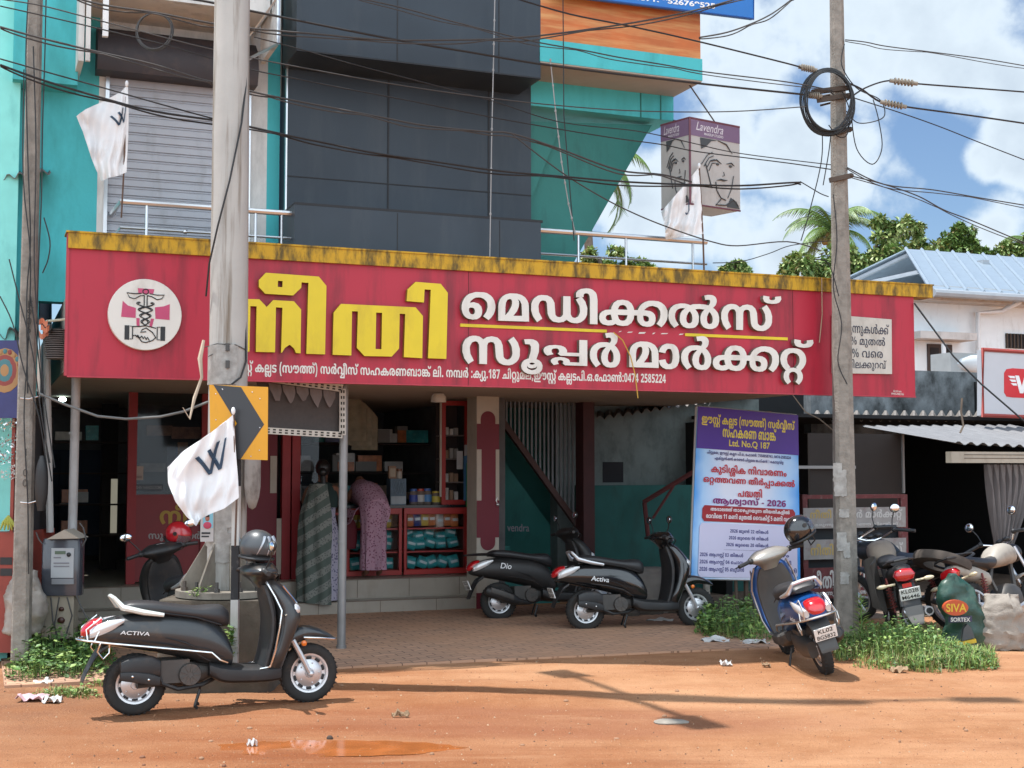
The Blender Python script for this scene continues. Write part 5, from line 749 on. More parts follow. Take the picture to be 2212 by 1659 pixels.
def letter(contours, d, face, edge, label=None, parent=None):
    vs, fs = fill(contours, d, 0, face is YLET); mb = MB(); mb.add([(x, -d+z, y) for x, y, z in vs], fs)
    for i, f in enumerate(fs):
        if all(vs[k][2] < d*.5 for k in f): mb.mi[i] = 0
        else: mb.mi[i] = 1
    return S.part('letter', mb, [face, edge], parent, label, ang=30)
K2 = 1.8433
big = [[[(40,330),(215,334),(268,390),(315,340),(465,348),(517,408),(513,725),(480,722),(466,690),(435,662),(400,685),(378,720),(372,720),(382,395),(335,392),(328,717),(190,714),(195,385),(150,383),(143,712),(-10,708),(-6,390)]],
 [[(262,142),(645,170),(700,237),(690,732),(555,728),(570,215),(520,212),(518,250),(460,306),(258,294),(212,245),(212,195)],[(350,200),(383,202),(382,247),(348,244)]],
 [[(805,367),(1345,392),(1398,455),(1393,760),(1260,752),(1270,440),(1230,438),(1225,690),(1172,748),(975,744),(920,685),(928,422),(885,420),(880,740),(745,735),(752,430)],[(1060,430),(1103,432),(1098,695),(1055,693)]],
 [[(1345,208),(1527,222),(1578,287),(1567,765),(1435,760),(1455,265),(1410,262),(1405,357),(1280,347),(1287,262)]]]
for g in big: letter([trace(c, 900, 1000, K2) for c in g], .055, YLET, YEDG)
K3 = 1.4747
def fitglyph(gid, bx, d=.06, bold=0):
    c = GL[gid][1]; xs = [p[0] for q in c for p in q]; ys = [p[1] for q in c for p in q]
    a0, a1, b0, b1 = min(xs), max(xs), min(ys), max(ys); x0, y0, x1, y1 = bx
    out = []
    for q in c:
        out.append(trace([(x0+(x1-x0)*(px-a0)/(a1-a0), y1-(y1-y0)*(py-b0)/(b1-b0)+((px-a0)/(a1-a0)-.5)*.033*(x1-x0)) for px, py in q], 1750, 1050, K3))
    return letter(out, d, WLET, EDGE)
for k, boxes in ((1, [(88,152,283,312),(300,160,478,320),(490,172,815,330),(750,130,874,336),(884,198,1280,350),(1284,165,1578,362),(1590,222,1885,374),(1832,174,1938,220)]),
                 (2, [(92,406,425,572),(432,424,556,628),(562,426,815,576),(830,385,1005,588)]),
                 (3, [(1058,438,1228,588),(1228,450,1348,598),(1358,405,1532,602),(1542,462,1925,610),(1932,476,2082,686),(2012,426,2124,474)])):
    for gid, bx in zip(SEQ[k], boxes): fitglyph(gid, bx)
# thin yellow rule under the first line, partly torn off
def seg(x0, y0, x1, y1, h, mat, d=.012):
    a, b = trace([(x0, y0), (x1, y1)], 1750, 1050, K3); n = h/2
    mb = MB(); mb.slab([Vector((a[0], -d, a[1]-n)), Vector((b[0], -d, b[1]-n)), Vector((b[0], -d, b[1]+n)), Vector((a[0], -d, a[1]+n))], (0, d, 0)); return S.part('rule', mb, mat)
seg(90, 340, 940, 375, .03, YLET); seg(1395, 395, 1990, 420, .03, YLET)
mb = MB()
for (x0, y0, x1, y1) in ((1010,372,1030,382),(1060,376,1095,386),(1125,378,1170,392),(1205,382,1225,394),(1255,384,1300,394),(1360,388,1390,398)):
    a, b = trace([(x0, y0), (x1, y1)], 1750, 1050, K3); mb.slab([Vector((a[0], -.003, b[1])), Vector((b[0]-.02, -.003, b[1]+.004)), Vector((b[0], -.003, a[1])), Vector((a[0]+.015, -.003, a[1]-.003))], (0, .004, 0))
S.part('torn_adhesive', mb, WLET)
# small white line at the foot of the sign
a, b = fp(488, 805, 0), fp(1438, 836, 0)
vs, fs = ml(0); e = extent(vs); kx = (b.x-a.x)/(e[1]-e[0])
mb = MB(); mb.add([(a.x+(v[0]-e[0])*kx, -.003, zb+.075+v[1]*.125) for v in vs], fs); S.part('lettering', mb, WLET)
# emblem disc: winged staff, coiled snakes, cross and handshake
ec = fp(312, 681, 0); er = .315
mb = MB(); mb.lathe([(.001,-.06),(er-.004,-.06),(er,-.056),(er,0),(.001,0)], 48, 'y', (ec.x, 0, ec.z)); em = S.part('emblem_disc', mb, WLET)
Zs = 400-681; sc_ = er/280.0     # emblem traced in a 560-unit picture, centre (682,710)
def E_(x, y, d=-.062): return Vector((ec.x+(x-682)*sc_, d, ec.z-(y-710)*sc_))
mb = MB()
for pl in ([(510,610),(550,645),(610,662),(610,740),(500,735)], [(755,650),(820,640),(868,620),(868,745),(760,740)], [(622,505),(748,508),(740,545),(628,545)], [(615,740),(640,740),(640,800),(618,800)], [(725,740),(750,740),(735,805),(715,800)]):
    mb = MB(); mb.slab([E_(x, y, -.063) for x, y in pl], (0, .003, 0)); S.part('red_cross', mb, M('emblem_pink', (.46,.055,.14), .5), em)
BLK = M('black_ink', (.015,.016,.018), .5)
mb = MB()
def ink(pts, r=.0048): mb.tube([E_(x, y, -.064) for x, y in pts], r, 5)
ink([(672,560),(672,640)]); ink([(694,560),(694,640)]); ink([(682+22*math.cos(t), 530+20*math.sin(t)) for t in [i*.45 for i in range(15)]])
ink([(672,560),(640,565),(600,590),(560,580),(540,545),(600,550),(650,545)]); ink([(694,560),(730,568),(770,590),(806,580),(826,550),(770,553),(715,545)])
for s_ in (1, -1):
    for k_ in (0, 12): ink([(682+s_*(70-k_-i*1.35)*math.sin(i*.37+.7), 612+i*5.6+k_*.4) for i in range(34)])
ink([(590,808),(640,805),(690,798),(765,815)]); ink([(590,880),(610,875),(640,900),(660,925),(690,930),(740,912),(765,888)]); ink([(660,830),(690,815),(740,850),(765,890)]); ink([(660,830),(648,850),(690,845)])
for x in (615, 645, 668, 690): ink([(x, 885+(x-600)*.25), (x+12, 870+(x-600)*.2), (x+26, 890+(x-600)*.25)])
ink([(570,805),(588,805),(588,905),(570,905)]); ink([(795,805),(775,805),(775,905),(795,905)])
for x0 in (528, 800): mb.slab([E_(x0, 800, -.064), E_(x0+36, 800, -.064), E_(x0+36, 912, -.064), E_(x0, 912, -.064)], (0, .003, 0))
S.part('emblem_drawing', mb, BLK, em)
# white notice panel at the right end (hand painted)
f = quadmap([(1800,680),(1926,690),(1927,808),(1800,806)], -.03, 0)
mb = MB(); mb.slab([f(0,0), f(1,0), f(1,1), f(0,1)], (0, .03, 0)); np_ = S.part('notice_panel', mb, M('stained_white_panel', (.50,.48,.43), .6, dirt=(.24,.2,.15), da=.4))
mb = MB()
for k, x0, x1, y0, y1 in ((23,.10,.95,.66,.90),(24,.16,.88,.46,.66),(25,.16,.84,.28,.44),(26,.22,.90,.05,.25)): box_text(mb, ml(k, 0, -.022), x0, x1, y0, y1, lambda s, t, d: f(s, t, d-.004))
S.part('lettering', mb, M('blue_black_paint', (.03,.035,.06), .7), np_)
mb = MB(); f = quadmap([(1925,842),(1952,843),(1952,854),(1925,853)], 0, .003); box_text(mb, latin('Artlines'), .15, .8, .55, 1, f); box_text(mb, latin('9995498306'), 0, 1, 0, .42, f); S.part('lettering', mb, WLET)
# ---------------------------------------------------------------- scooters and motorbikes
RUB = M('tyre_rubber', (.022,.021,.020), .85, var=.2, sc=20, dirt=(.13,.075,.045), da=.18, dst=(1,1,1), dsc=3)
PLAS = M('black_plastic', (.018,.018,.019), .5, var=.2, dirt=(.10,.065,.045), da=.3, dst=(1,1,1), dsc=2)
SEATM = M('seat_vinyl', (.025,.025,.027), .45, var=.1, bump=.08, bsc=150)
CHR = M('chrome', (.78,.78,.77), .14, 1, var=.03)
SILV = M('silver_alloy', (.64,.64,.65), .35, .7, var=.06, dirt=(.2,.13,.09), da=.15)
ENG = M('engine_metal', (.085,.08,.075), .55, .5, var=.3, dirt=(.14,.09,.06), da=.35, dst=(1,1,1))
REDL = M('red_lens', (.45,.008,.012), .12, coat=1, var=.1)
WLNS = M('clear_lens', (.62,.62,.62), .1, .3, coat=1)
AMB = M('amber_lens', (.75,.17,.01), .2, coat=1)
MIR = M('mirror_glass', (.75,.82,.9), .03, 1, var=0)
PLW = M('plate_white', (.66,.66,.64), .45, var=.05, dirt=(.3,.26,.2), da=.25)
PLB = M('plate_black', (.012,.012,.014), .5)
WTX = M('white_badge', (.75,.75,.75), .3)
def wheel(t, x, r, w, rim_r, parent_name, tyre_d=PLAS, drum=.09, spokes=False):
    mb = MB(); k = w/2
    prof = [(rim_r, -k*.75), (rim_r+.012, -k*.95), (r-.028, -k), (r-.008, -k*.72), (r, -k*.3), (r+.001, 0), (r, k*.3), (r-.008, k*.72), (r-.028, k), (rim_r+.012, k*.95), (rim_r, k*.75)]
    mb.lathe(prof, 36, 'y', (x, 0, r), closed=True)
    for i in range(36):
        a = 2*math.pi*i/36
        for s in (-1, 1): mb.bbox_((x+(r-.004)*math.cos(a+s*.04), s*k*.55, r+(r-.004)*math.sin(a+s*.04)), (.012, k*.6, .007), ry=-a-math.pi/2, rz=0)
    w_ = t.part(parent_name, mb, RUB)
    mb = MB()
    if spokes:
        mb.lathe([(rim_r-.02,-k*.55),(rim_r+.006,-k*.7),(rim_r+.006,k*.7),(rim_r-.02,k*.55)], 32, 'y', (x,0,r), closed=True)
        for i in range(6):
            a = 2*math.pi*i/6; mb.tube([(x+.03*math.cos(a), 0, r+.03*math.sin(a)), (x+rim_r*math.cos(a), 0, r+rim_r*math.sin(a))], .014, 6)
        mb.lathe([(.001,-k),(.05,-k),(.06,0),(.05,k),(.001,k)], 20, 'y', (x,0,r))
    else:
        mb.lathe([(rim_r+.008,-k*.80),(rim_r-.012,-k*.72),(rim_r-.022,-k*.42),(rim_r-.045,-k*.32),(drum+.012,-k*.40),(drum,-k*.62),(.035,-k*.78),(.03,-k*1.0),(.001,-k*1.0),(.001,k*1.0),(.03,k*1.0),(.035,k*.78),(drum,k*.62),(drum+.012,k*.40),(rim_r-.045,k*.32),(rim_r-.022,k*.42),(rim_r-.012,k*.72),(rim_r+.008,k*.80)], 36, 'y', (x,0,r))
        mb.k = 1
        rm = (rim_r-.03+drum+.02)/2
        for i in range(10):
            a = 2*math.pi*(i+.5)/10
            for s in (-1, 1):
                q = Vector((x+rm*math.cos(a), s*(k*.37), r+rm*math.sin(a))); mb.ball(q, (.014, .006, .014), 8, 6)
                d = Vector((-math.sin(a), 0, math.cos(a)))*.010; mb.ball(q+d, (.013, .006, .013), 8, 6); mb.ball(q-d, (.013, .006, .013), 8, 6)
        for i in range(5):
            a = 2*math.pi*i/5; mb.k = 0
            for s in (-1, 1): mb.ball((x+.075*math.cos(a), s*k*.66, r+.075*math.sin(a)), .007, 6, 5)
    t.part('rim', mb, [SILV, PLB], w_); return w_
def plate(t, c, up, lines, w=.19, h=.11, mat=PLW):
    """number plate facing backwards (-x), c centre, up = tilt"""
    mt = Matrix.Translation(c) @ Matrix.Rotation(up, 4, 'Y')
    mb = MB(); mb.T = mt; mb.box(-.004, -w/2, -h/2, .004, w/2, h/2); p = t.part('number_plate', mb, mat)
    mb = MB(); mb.T = mt; n = len(lines)
    for i, s in enumerate(lines):
        vf = latin(s, 0, .014); e = extent(vf[0]); H = h/n*.66; zc = h/2-h/n*(i+.5)
        kx = w*.84/(e[1]-e[0]) if len(s) > 5 else min(w*.84/(e[1]-e[0]), H/(e[3]-e[2])*1.25)
        mb.add([(-.0055, -((v[0]-(e[0]+e[1])/2)*kx), zc+(v[1]-(e[2]+e[3])/2)*H/(e[3]-e[2])) for v in vf[0]], vf[1])
    t.part('lettering', mb, PLB, p, recalc=False)
def side_text(t, parent, txt, x, z, y, h, wid, right=True, mat=WTX, slope=0):
    """badge on the right (-y) or left (+y) flank"""
    vf = latin(txt, 0, .012); e = extent(vf[0]); kx = wid/(e[1]-e[0]); kz = h/(e[3]-e[2]); mb = MB(); sg = 1 if right else -1
    pts = []
    for v in vf[0]:
        a = (v[0]-e[0])*kx; b = (v[1]-e[2])*kz; pts.append((x+sg*(a+b*.25), y(x+sg*a) if callable(y) else y, z+b+slope*a))
    mb.add(pts, vf[1]); t.part('badge', mb, mat, parent, recalc=False)
def helmet(name, label, c, fr, col, r=.125, visor=True, yaw=0, tilt=0, stripes=False, openup=False):
    mt = Matrix.Translation(c) @ Matrix.Rotation(yaw, 4, 'Z') @ Matrix.Rotation(tilt, 4, 'Y')
    t = T(name, label, 'helmet', (0,0,0), fr @ mt)
    mb = MB(); rr = []
    for i in range(13):                      # open-face shell: sphere cut below, drawn in at the neck
        ph = math.pi*(.5-i/12*.80); q = []
        for k in range(26):
            th = 2*math.pi*k/26; cx = math.cos(th); fr_ = max(0, cx)
            z = r*math.sin(ph)*1.03; q.append((r*1.12*math.cos(ph)*cx+ (.004 if cx > 0 else 0), r*.96*math.cos(ph)*math.sin(th), z if z > -.3*r or cx < .2 else -.3*r+(z+.3*r)*.35))
        rr.append(q)
    mb.rings(rr); sh = t.part('shell', mb, col)
    mb = MB(); mb.tube([(r*1.02*math.cos(a), r*.93*math.sin(a), -.62*r) for a in [2*math.pi*i/20 for i in range(20)]], .012, 6, closed=True); mb.ball((0,0,-.55*r), (r*.9, r*.8, r*.35)); t.part('lining', mb, PLAS)
    if visor:
        mb = MB(); mb.sheet(lambda s, t_: (r*1.17*math.cos((s-.5)*2.3)*math.cos((.25-t_*.9)), r*1.04*math.sin((s-.5)*2.3)*math.cos(.25-t_*.9)*1.0, r*1.1*math.sin(.25-t_*.95)), 16, 8, .003); t.part('visor', mb, M('smoke_visor', (.25,.25,.27), .08, trans=.6, alpha=.55))
        mb = MB(); mb.lathe([(.001,-.004),(.02,-.004),(.02,.004),(.001,.004)], 12, 'y', (.02, r*.96, .03)); mb.lathe([(.001,-.004),(.02,-.004),(.02,.004),(.001,.004)], 12, 'y', (.02, -r*.96, .03)); t.part('visor_pivot', mb, PLAS)
    if stripes:
        mb = MB()
        for s in (-1, 1):
            for a in (.25, .7): mb.tube([(r*1.14*math.cos(p)*math.cos(s*a*(1.2-p*.6)), r*.985*math.cos(p)*math.sin(s*a*(1.2-p*.6)), r*1.045*math.sin(p)) for p in [-.35+.12*i for i in range(10)]], [.002+.0012*i for i in range(10)], 5)
        t.part('stripe', mb, stripes, sh)
    mb = MB(); mb.tube([(.05, r*.7, -.7*r), (.06, r*.5, -1.2*r), (.03, 0, -1.45*r), (.06, -r*.5, -1.2*r), (.05, -r*.7, -.7*r)], .006, 5); t.part('chin_strap', mb, PLAS)
    return t
def scooter(name, label, x, y, head, lean, body, plate_lines=None, badge=None, guards=True, grab=None, tail='activa', muf='box', rimless=False, steer=0, group='parked scooters', mirr=True, apron=None, cowl=None, interior=None, guardmat=CHR):
    fr = Matrix.Translation((x, y, gh(x, y))) @ Matrix.Rotation(head, 4, 'Z') @ Matrix.Rotation(-lean, 4, 'X')
    t = T(name, label, 'scooter', (0,0,0), fr, group)
    interior = interior or PLAS; apron = apron or body; cowl = cowl or body
    wheel(t, 0, .215, .092, .135, 'rear_wheel'); wheel(t, 1.26, .217, .088, .142, 'front_wheel')
    # tail / side panels
    mb = MB(); mb.loft([(-.345,0,.565,.035,.028),(-.30,0,.575,.085,.058),(-.18,0,.588,.125,.098),(0,0,.585,.148,.128),(.2,0,.562,.155,.148),(.38,0,.53,.152,.165),(.52,0,.485,.142,.165),(.62,0,.43,.125,.13),(.67,0,.38,.11,.07)], 'x', 22, 2.5); bo = t.part('body', mb, body)
    mb = MB()     # crease line and lower skirt
    for s in (-1, 1):
        mb.tube([(.02,s*.158,.50),(.2,s*.163,.475),(.38,s*.160,.43),(.5,s*.152,.36)], [.003,.008,.008,.003], 6)
        mb.tube([(.18,s*.162,.545),(.32,s*.162,.50),(.42,s*.157,.45)], [.002,.006,.002], 5)
    t.part('side_trim', mb, PLAS, bo)
    mb = MB(); mb.loft([(-.105,0,.752,.085,.020),(-.05,0,.758,.115,.04),(.1,0,.745,.132,.05),(.25,0,.722,.137,.048),(.4,0,.698,.137,.05),(.52,0,.682,.132,.068),(.60,0,.668,.115,.078),(.645,0,.65,.085,.06)], 'x', 20, 2.6); se = t.part('seat', mb, SEATM)
    mb = MB(); mb.tube([(x_, s*.134, z) for s in (1,) for x_, z in ((-.08,.735),(.15,.715),(.4,.672),(.58,.61))], .005, 5); mb.tube([(x_, -.134, z) for x_, z in ((-.08,.735),(.15,.715),(.4,.672),(.58,.61))], .005, 5); t.part('seam', mb, PLAS, se)
    gm = grab or SILV
    if tail != 'dio':
        mb = MB()
        for s in (-1, 1): mb.tube([(.17,s*.150,.70),(.03,s*.152,.725),(-.11,s*.14,.762),(-.165,s*.10,.83)], [.014,.020,.022,.014], 8)
        mb.tube([(-.165,.10,.83),(-.175,0,.838),(-.165,-.10,.83)], .015, 8); t.part('grab_rail', mb, gm)
    else:
        mb = MB(); mb.loft([(-.40,0,.742,.03,.010),(-.3,0,.750,.08,.014),(-.1,0,.752,.11,.016),(.05,0,.748,.12,.012)], 'x', 16, 2.4); t.part('grab_rail', mb, PLAS)
    # tail lamp with indicators
    mb = MB(); mb.loft([(-.372,0,.590,.03,.020),(-.345,0,.605,.07,.042),(-.30,0,.632,.088,.048),(-.24,0,.662,.08,.030)], 'x', 16, 2.3); tl = t.part('tail_light', mb, REDL)
    for s in (-1, 1):
        mb = MB(); mb.loft([(-.325,s*.095,.585,.022,.03),(-.27,s*.118,.612,.026,.042),(-.18,s*.138,.645,.018,.036),(-.1,s*.145,.675,.008,.012)], 'x', 12, 2.2); t.part('rear_indicator', mb, WLNS)
    # floor, apron, front
    mb = MB(); mb.loft([(.50,0,.30,.14,.05),(.60,0,.262,.17,.065),(.75,0,.248,.18,.062),(.9,0,.243,.18,.06),(1.02,0,.243,.14,.055)], 'x', 18, 4); t.part('floorboard', mb, interior)
    mb = MB(); mb.loft([(.24,0,.955,.12,.085),(.34,0,.985,.185,.075),(.46,0,1.03,.205,.072),(.56,0,1.062,.215,.082),(.64,0,1.075,.215,.098),(.72,0,1.062,.208,.095),(.80,0,1.02,.190,.085),(.87,0,.975,.16,.070),(.915,0,.945,.115,.05)], 'x', 22, 2.7)
    mb.v = [(z_, y_, x_) for x_, y_, z_ in mb.v]; ap = t.part('leg_shield', mb, apron)
    mb = MB()
    mb.loft([(.25,0,.90,.15,.04),(.38,0,.935,.17,.028),(.52,0,.962,.178,.03),(.66,0,.965,.175,.03),(.78,0,.945,.155,.035),(.88,0,.92,.11,.03)], 'x', 16, 3); mb.v = [(z_-.012, y_, x_) for x_, y_, z_ in mb.v]; mb.lathe([(.001,-.004),(.017,-.004),(.017,.004),(.001,.004)], 12, 'x', (.905, -.06, .80)); t.part('inner_shield', mb, interior, ap)
    st = Matrix.Translation((.9, 0, 0)) @ Matrix.Rotation(steer, 4, 'Z') @ Matrix.Translation((-.9, 0, 0))
    mb = MB(); mb.T = st; mb.loft([(.86,0,.925,.075,.06),(.91,0,.905,.10,.085),(.955,0,.885,.185,.115),(.985,0,.88,.21,.115),(1.015,0,.885,.17,.10),(1.04,0,.90,.11,.07)], 'x', 20, 2.4)
    mb.v = [tuple((st @ Vector((z_, y_, x_)))) for x_, y_, z_ in [tuple(st.inverted() @ Vector(v)) for v in mb.v]]; cw = t.part('handlebar_cowl', mb, cowl)
    mb = MB(); mb.T = st @ Matrix.Translation((.83,0,1.012)) @ Matrix.Rotation(-.62, 4, 'Y'); mb.ball((0,0,0), (.055,.105,.014), 18, 6); ds = t.part('dash_glass', mb, WLNS, cw)
    mb = MB(); mb.T = st; mb.ball((.985,0,.965), (.03,.10,.045), 16, 8); t.part('headlight', mb, WLNS, cw)
    for s in (-1, 1):
        mb = MB(); mb.T = st; mb.tube([(.87,s*.15,.985),(.845,s*.22,.985),(.825,s*.34,.975)], [.013,.018,.018], 8); mb.tube([(.89,s*.2,.975),(.91,s*.27,.968),(.885,s*.35,.962)], .006, 5); mb.ball((.845,s*.205,.985), (.03,.03,.028), 10, 7); t.part('hand_grip', mb, PLAS)
        if mirr:
            mb = MB(); mb.T = st; mb.tube([(.86,s*.19,1.0),(.88,s*.24,1.08),(.87,s*.29,1.145)], .006, 6); a = mb; c = Vector((.865,s*.31,1.17))
            mb.ball(c, (.022,.062,.042), 14, 8); mr = t.part('mirror', mb, PLAS)
            mb = MB(); mb.T = st; mb.ball(c+Vector((-.014,0,0)), (.011,.055,.036), 14, 8); t.part('mirror_glass', mb, MIR, mr)
    mb = MB(); mb.loft([(1.00,0,.40,.07,.07),(1.08,0,.455,.075,.075),(1.18,0,.505,.078,.062),(1.28,0,.515,.082,.045),(1.38,0,.492,.078,.03),(1.455,0,.458,.05,.014)], 'x', 16, 2.3); t.part('front_fender', mb, apron)
    mb = MB()
    for s in (-1, 1): mb.tube([(1.12,s*.075,.47),(1.18,s*.078,.36),(1.25,s*.076,.225)], [.02,.021,.016], 8); mb.ball((1.26,s*.07,.217), .026, 10, 7)
    t.part('front_fork', mb, SILV)
    for s in (-1, 1):
        mb = MB(); mb.ball((1.20,s*.098,.445), (.022,.012,.022), 10, 7); t.part('reflector', mb, AMB)
        mb = MB(); mb.ball((1.10,s*.175,.70), (.05,.03,.045), 12, 8); t.part('front_indicator', mb, WLNS)
    # engine, muffler, air box, stand, rear mudguard
    mb = MB(); mb.loft([(-.06,.07,.24,.04,.07),(.1,.075,.245,.06,.085),(.25,.06,.26,.075,.09),(.42,.03,.27,.085,.085),(.52,.0,.28,.06,.05)], 'x', 14, 3); mb.box(.16,-.12,.22,.36,.10,.38); mb.lathe([(.001,-.02),(.075,-.02),(.085,.02),(.001,.02)], 20, 'y', (.36,-.125,.275))
    for i in range(9): a = 2*math.pi*i/9; mb.bbox_((.36+.045*math.cos(a), -.148, .275+.045*math.sin(a)), (.05,.006,.008), ry=-a)
    t.part('engine', mb, ENG)
    if muf == 'box':
        mb = MB(); mb.loft([(-.12,-.135,.335,.035,.055),(-.05,-.135,.345,.045,.075),(.08,-.132,.345,.045,.078),(.15,-.128,.33,.035,.06)], 'x', 16, 3.6); mb.tube([(.14,-.12,.30),(.17,-.11,.22),(.28,-.10,.175),(.46,-.06,.19),(.56,0,.22)], .017, 7); mu = t.part('muffler', mb, PLAS)
        mb = MB(); mb.loft([(-.125,-.172,.292,.010,.028),(-.04,-.180,.285,.010,.036),(.08,-.180,.262,.010,.038),(.145,-.17,.245,.008,.03)], 'x', 12, 3)
        mb.k = 1; mb.ball((-.045,-.19,.29), .011, 8, 6); mb.ball((.065,-.19,.262), .011, 8, 6); t.part('heat_shield', mb, [PLAS, CHR], mu)
    else:
        mb = MB(); mb.tube([(-.20,-.14,.345),(-.17,-.14,.335),(.12,-.135,.235),(.2,-.125,.205),(.35,-.10,.185),(.5,-.03,.22)], [.04,.062,.064,.04,.018,.016], 14); mu = t.part('muffler', mb, PLAS)
        mb = MB(); mb.loft([(-.15,-.20,.345,.008,.03),(.0,-.20,.295,.010,.034),(.12,-.195,.25,.008,.03)], 'x', 12, 3); t.part('heat_shield', mb, ENG, mu)
    mb = MB(); mb.tube([(.30,-.02,.22),(.0,-.09,.215)], .022, 8); mb.tube([(.1,.06,.24),(-.0,.075,.215)], .03, 8); t.part('swing_arm', mb, ENG)
    mb = MB(); mb.tube([(.50,.12,.20),(.47,.20,.03)], .010, 6); mb.tube([(.47,.20,.03),(.49,.215,.008)], .014, 6); t.part('side_stand', mb, PLAS); mb = MB()
    mb.tube([(.44,-.10,.16),(.40,-.11,.05)], .011, 6); mb.tube([(.40,-.11,.05),(.42,-.10,.03)], .012, 6); t.part('stand', mb, PLAS)
    mb = MB(); mb.tube(sm([(.93,-.2,.975),(1.0,-.14,.95),(1.0,-.06,.90),(.98,-.02,.86)]), .005, 5); t.part('brake_cable', mb, RUB); mb = MB(); mb.tube(sm([(.93,.2,.975),(1.0,.14,.95),(1.0,.06,.90),(.98,.02,.86)]), .005, 5); t.part('brake_cable', mb, RUB)
    mb = MB(); mb.loft([(-.36,0,.26,.075,.012),(-.335,0,.32,.078,.012),(-.30,0,.39,.080,.014),(-.26,0,.45,.085,.02),(-.2,0,.49,.09,.02)], 'x', 12, 4); t.part('mudguard', mb, interior)
    if plate_lines: plate(t, (-.375, 0, .405), -.35, plate_lines)
    if guards:
        mb = MB()
        g = [(.62,.160,.345),(.56,.185,.37),(.50,.19,.425),(.3,.19,.455),(.05,.185,.49),(-.20,.175,.525),(-.34,.135,.545),(-.395,.06,.552),(-.40,0,.552)]
        mb.tube([(a, -b, c) for a, b, c in g]+[(a, b, c) for a, b, c in reversed(g[:-1])], .0085, 7)
        for s in (-1, 1):
            mb.tube([(-.34,s*.13,.545),(-.35,s*.12,.62),(-.25,s*.11,.70),(-.2,s*.125,.67),(-.27,s*.14,.60),(-.3,s*.155,.54)], .006, 6)
            mb.tube([(-.26,s*.17,.53),(-.28,s*.165,.47),(-.24,s*.16,.42),(-.2,s*.165,.46),(-.20,s*.17,.52)], .006, 6)
            mb.tube([(.90,s*.155,.905),(.955,s*.192,.80),(1.0,s*.212,.70),(.985,s*.212,.58),(.955,s*.208,.42),(.925,s*.18,.30),(.85,s*.178,.29)], .0085, 7)
            mb.tube([(1.02,s*.168,.875),(1.12,s*.165,.75),(1.145,s*.14,.70),(1.02,s*.212,.665)], .0075, 6)
            mb.tube([(1.20,s*.085,.485),(1.34,s*.088,.475),(1.44,s*.07,.462),(1.475,0,.458)], .007, 6)
        t.part('crash_guard', mb, guardmat)
    def yb(xx):           # right flank of the tail panel
        return -.163
    if badge: side_text(t, bo, badge[0], badge[1], badge[2], yb, badge[3], badge[4], slope=badge[5] if len(badge) > 5 else 0, mat=badge[6] if len(badge) > 6 else WTX)
    return t, fr
GREY = M('matt_grey_scooter', (.040,.043,.045), .32, .35, var=.1, coat=.35, dirt=(.12,.085,.06), da=.3, dst=(1,1,1), dsc=1.4)
BLKP = M('gloss_black_scooter', (.010,.010,.011), .18, var=.1, coat=.8, dirt=(.07,.06,.05), da=.06)
BLUP = M('metallic_blue_scooter', (.012,.10,.36), .28, .4, var=.1, coat=.7, dirt=(.03,.035,.05), da=.1)
DKSC = M('dusty_black_scooter', (.020,.019,.019), .5, var=.2, dirt=(.08,.06,.05), da=.2)
GRYI = M('grey_inner_plastic', (.055,.053,.05), .55, var=.2, dirt=(.12,.09,.07), da=.2)
BEIGE = M('champagne_cowl', (.32,.30,.27), .3, .3, dirt=(.15,.12,.1), da=.2)
def ang(a, b): return math.atan2(b[1]-a[1], b[0]-a[0])
p, q = G(290,1543), G(668,1515)
s1, f1 = scooter('scooter', 'charcoal grey scooter with chrome guards parked side-on before the tall mast', p.x, p.y, ang(p, q), .02, GREY, badge=('ACTIVA', -.13, .582, .026, .20, -.10), grab=M('pale_grab_rail', (.66,.70,.66), .25, .2), steer=.12)
helmet('helmet', 'silver grey striped helmet resting on the handlebar of the charcoal grey scooter', (.87,0,1.155), f1, M('grey_helmet', (.05,.055,.06), .38, coat=.25), .125, False, -.9, .12, stripes=M('silver_stripe', (.45,.47,.5), .3, .6))
p, q = G(1265,1362), G(1495,1355)
s2, f2 = scooter('scooter', 'glossy black scooter with silver grab rail in the shade before the stair lobby', p.x, p.y, ang(p, q), .05, BLKP, ('KL02', 'BA 4219'), ('Activa', .02, .535, .05, .20, -.12), guards=False, grab=SILV)
a = ang(p, q)+.10; p = G(1078,1340)
s3, f3 = scooter('scooter', 'dusty black scooter with red and white tail lamp parked closest to the maroon pillar', p.x, p.y, a, .10, DKSC, ('KL23', 'D 1806'), ('Dio', -.02, .585, .062, .13, -.10), guards=False, tail='dio', muf='tube')
s4, f4 = scooter('scooter', 'metallic blue scooter seen from behind leaning on its side stand at the roadside', 2.66, 11.46, rad(93), .29, BLUP, ('KL02', 'BG5832'), ('Activa', .1, .56, .05, .2), grab=SILV, cowl=BEIGE, interior=GRYI, mirr=False, steer=.25, muf='tube', guardmat=M('dull_chrome', (.55,.53,.5), .35, .9))
side_text(s4, None, 'Activa', .02, .515, .163, .045, .17, right=False)
helmet('helmet', 'black open-face helmet with raised clear visor hanging on the blue scooter handlebar', (.83,-.33,1.13), f4, M('black_helmet', (.012,.012,.013), .15, coat=1), .125, True, -1.35, -.25)
s5, f5 = scooter('scooter', 'dark scooter behind the mast pedestal with its dashboard facing the street', -2.72, 12.15, rad(120), .20, DKSC, None, None, guards=False, cowl=PLAS, steer=.0)
helmet('helmet', 'red helmet hooked over the handlebar of the dark scooter behind the mast', (.92,-.20,1.09), f5, M('red_helmet', (.42,.012,.02), .25, coat=.8), .118, True, -2.4, .5)
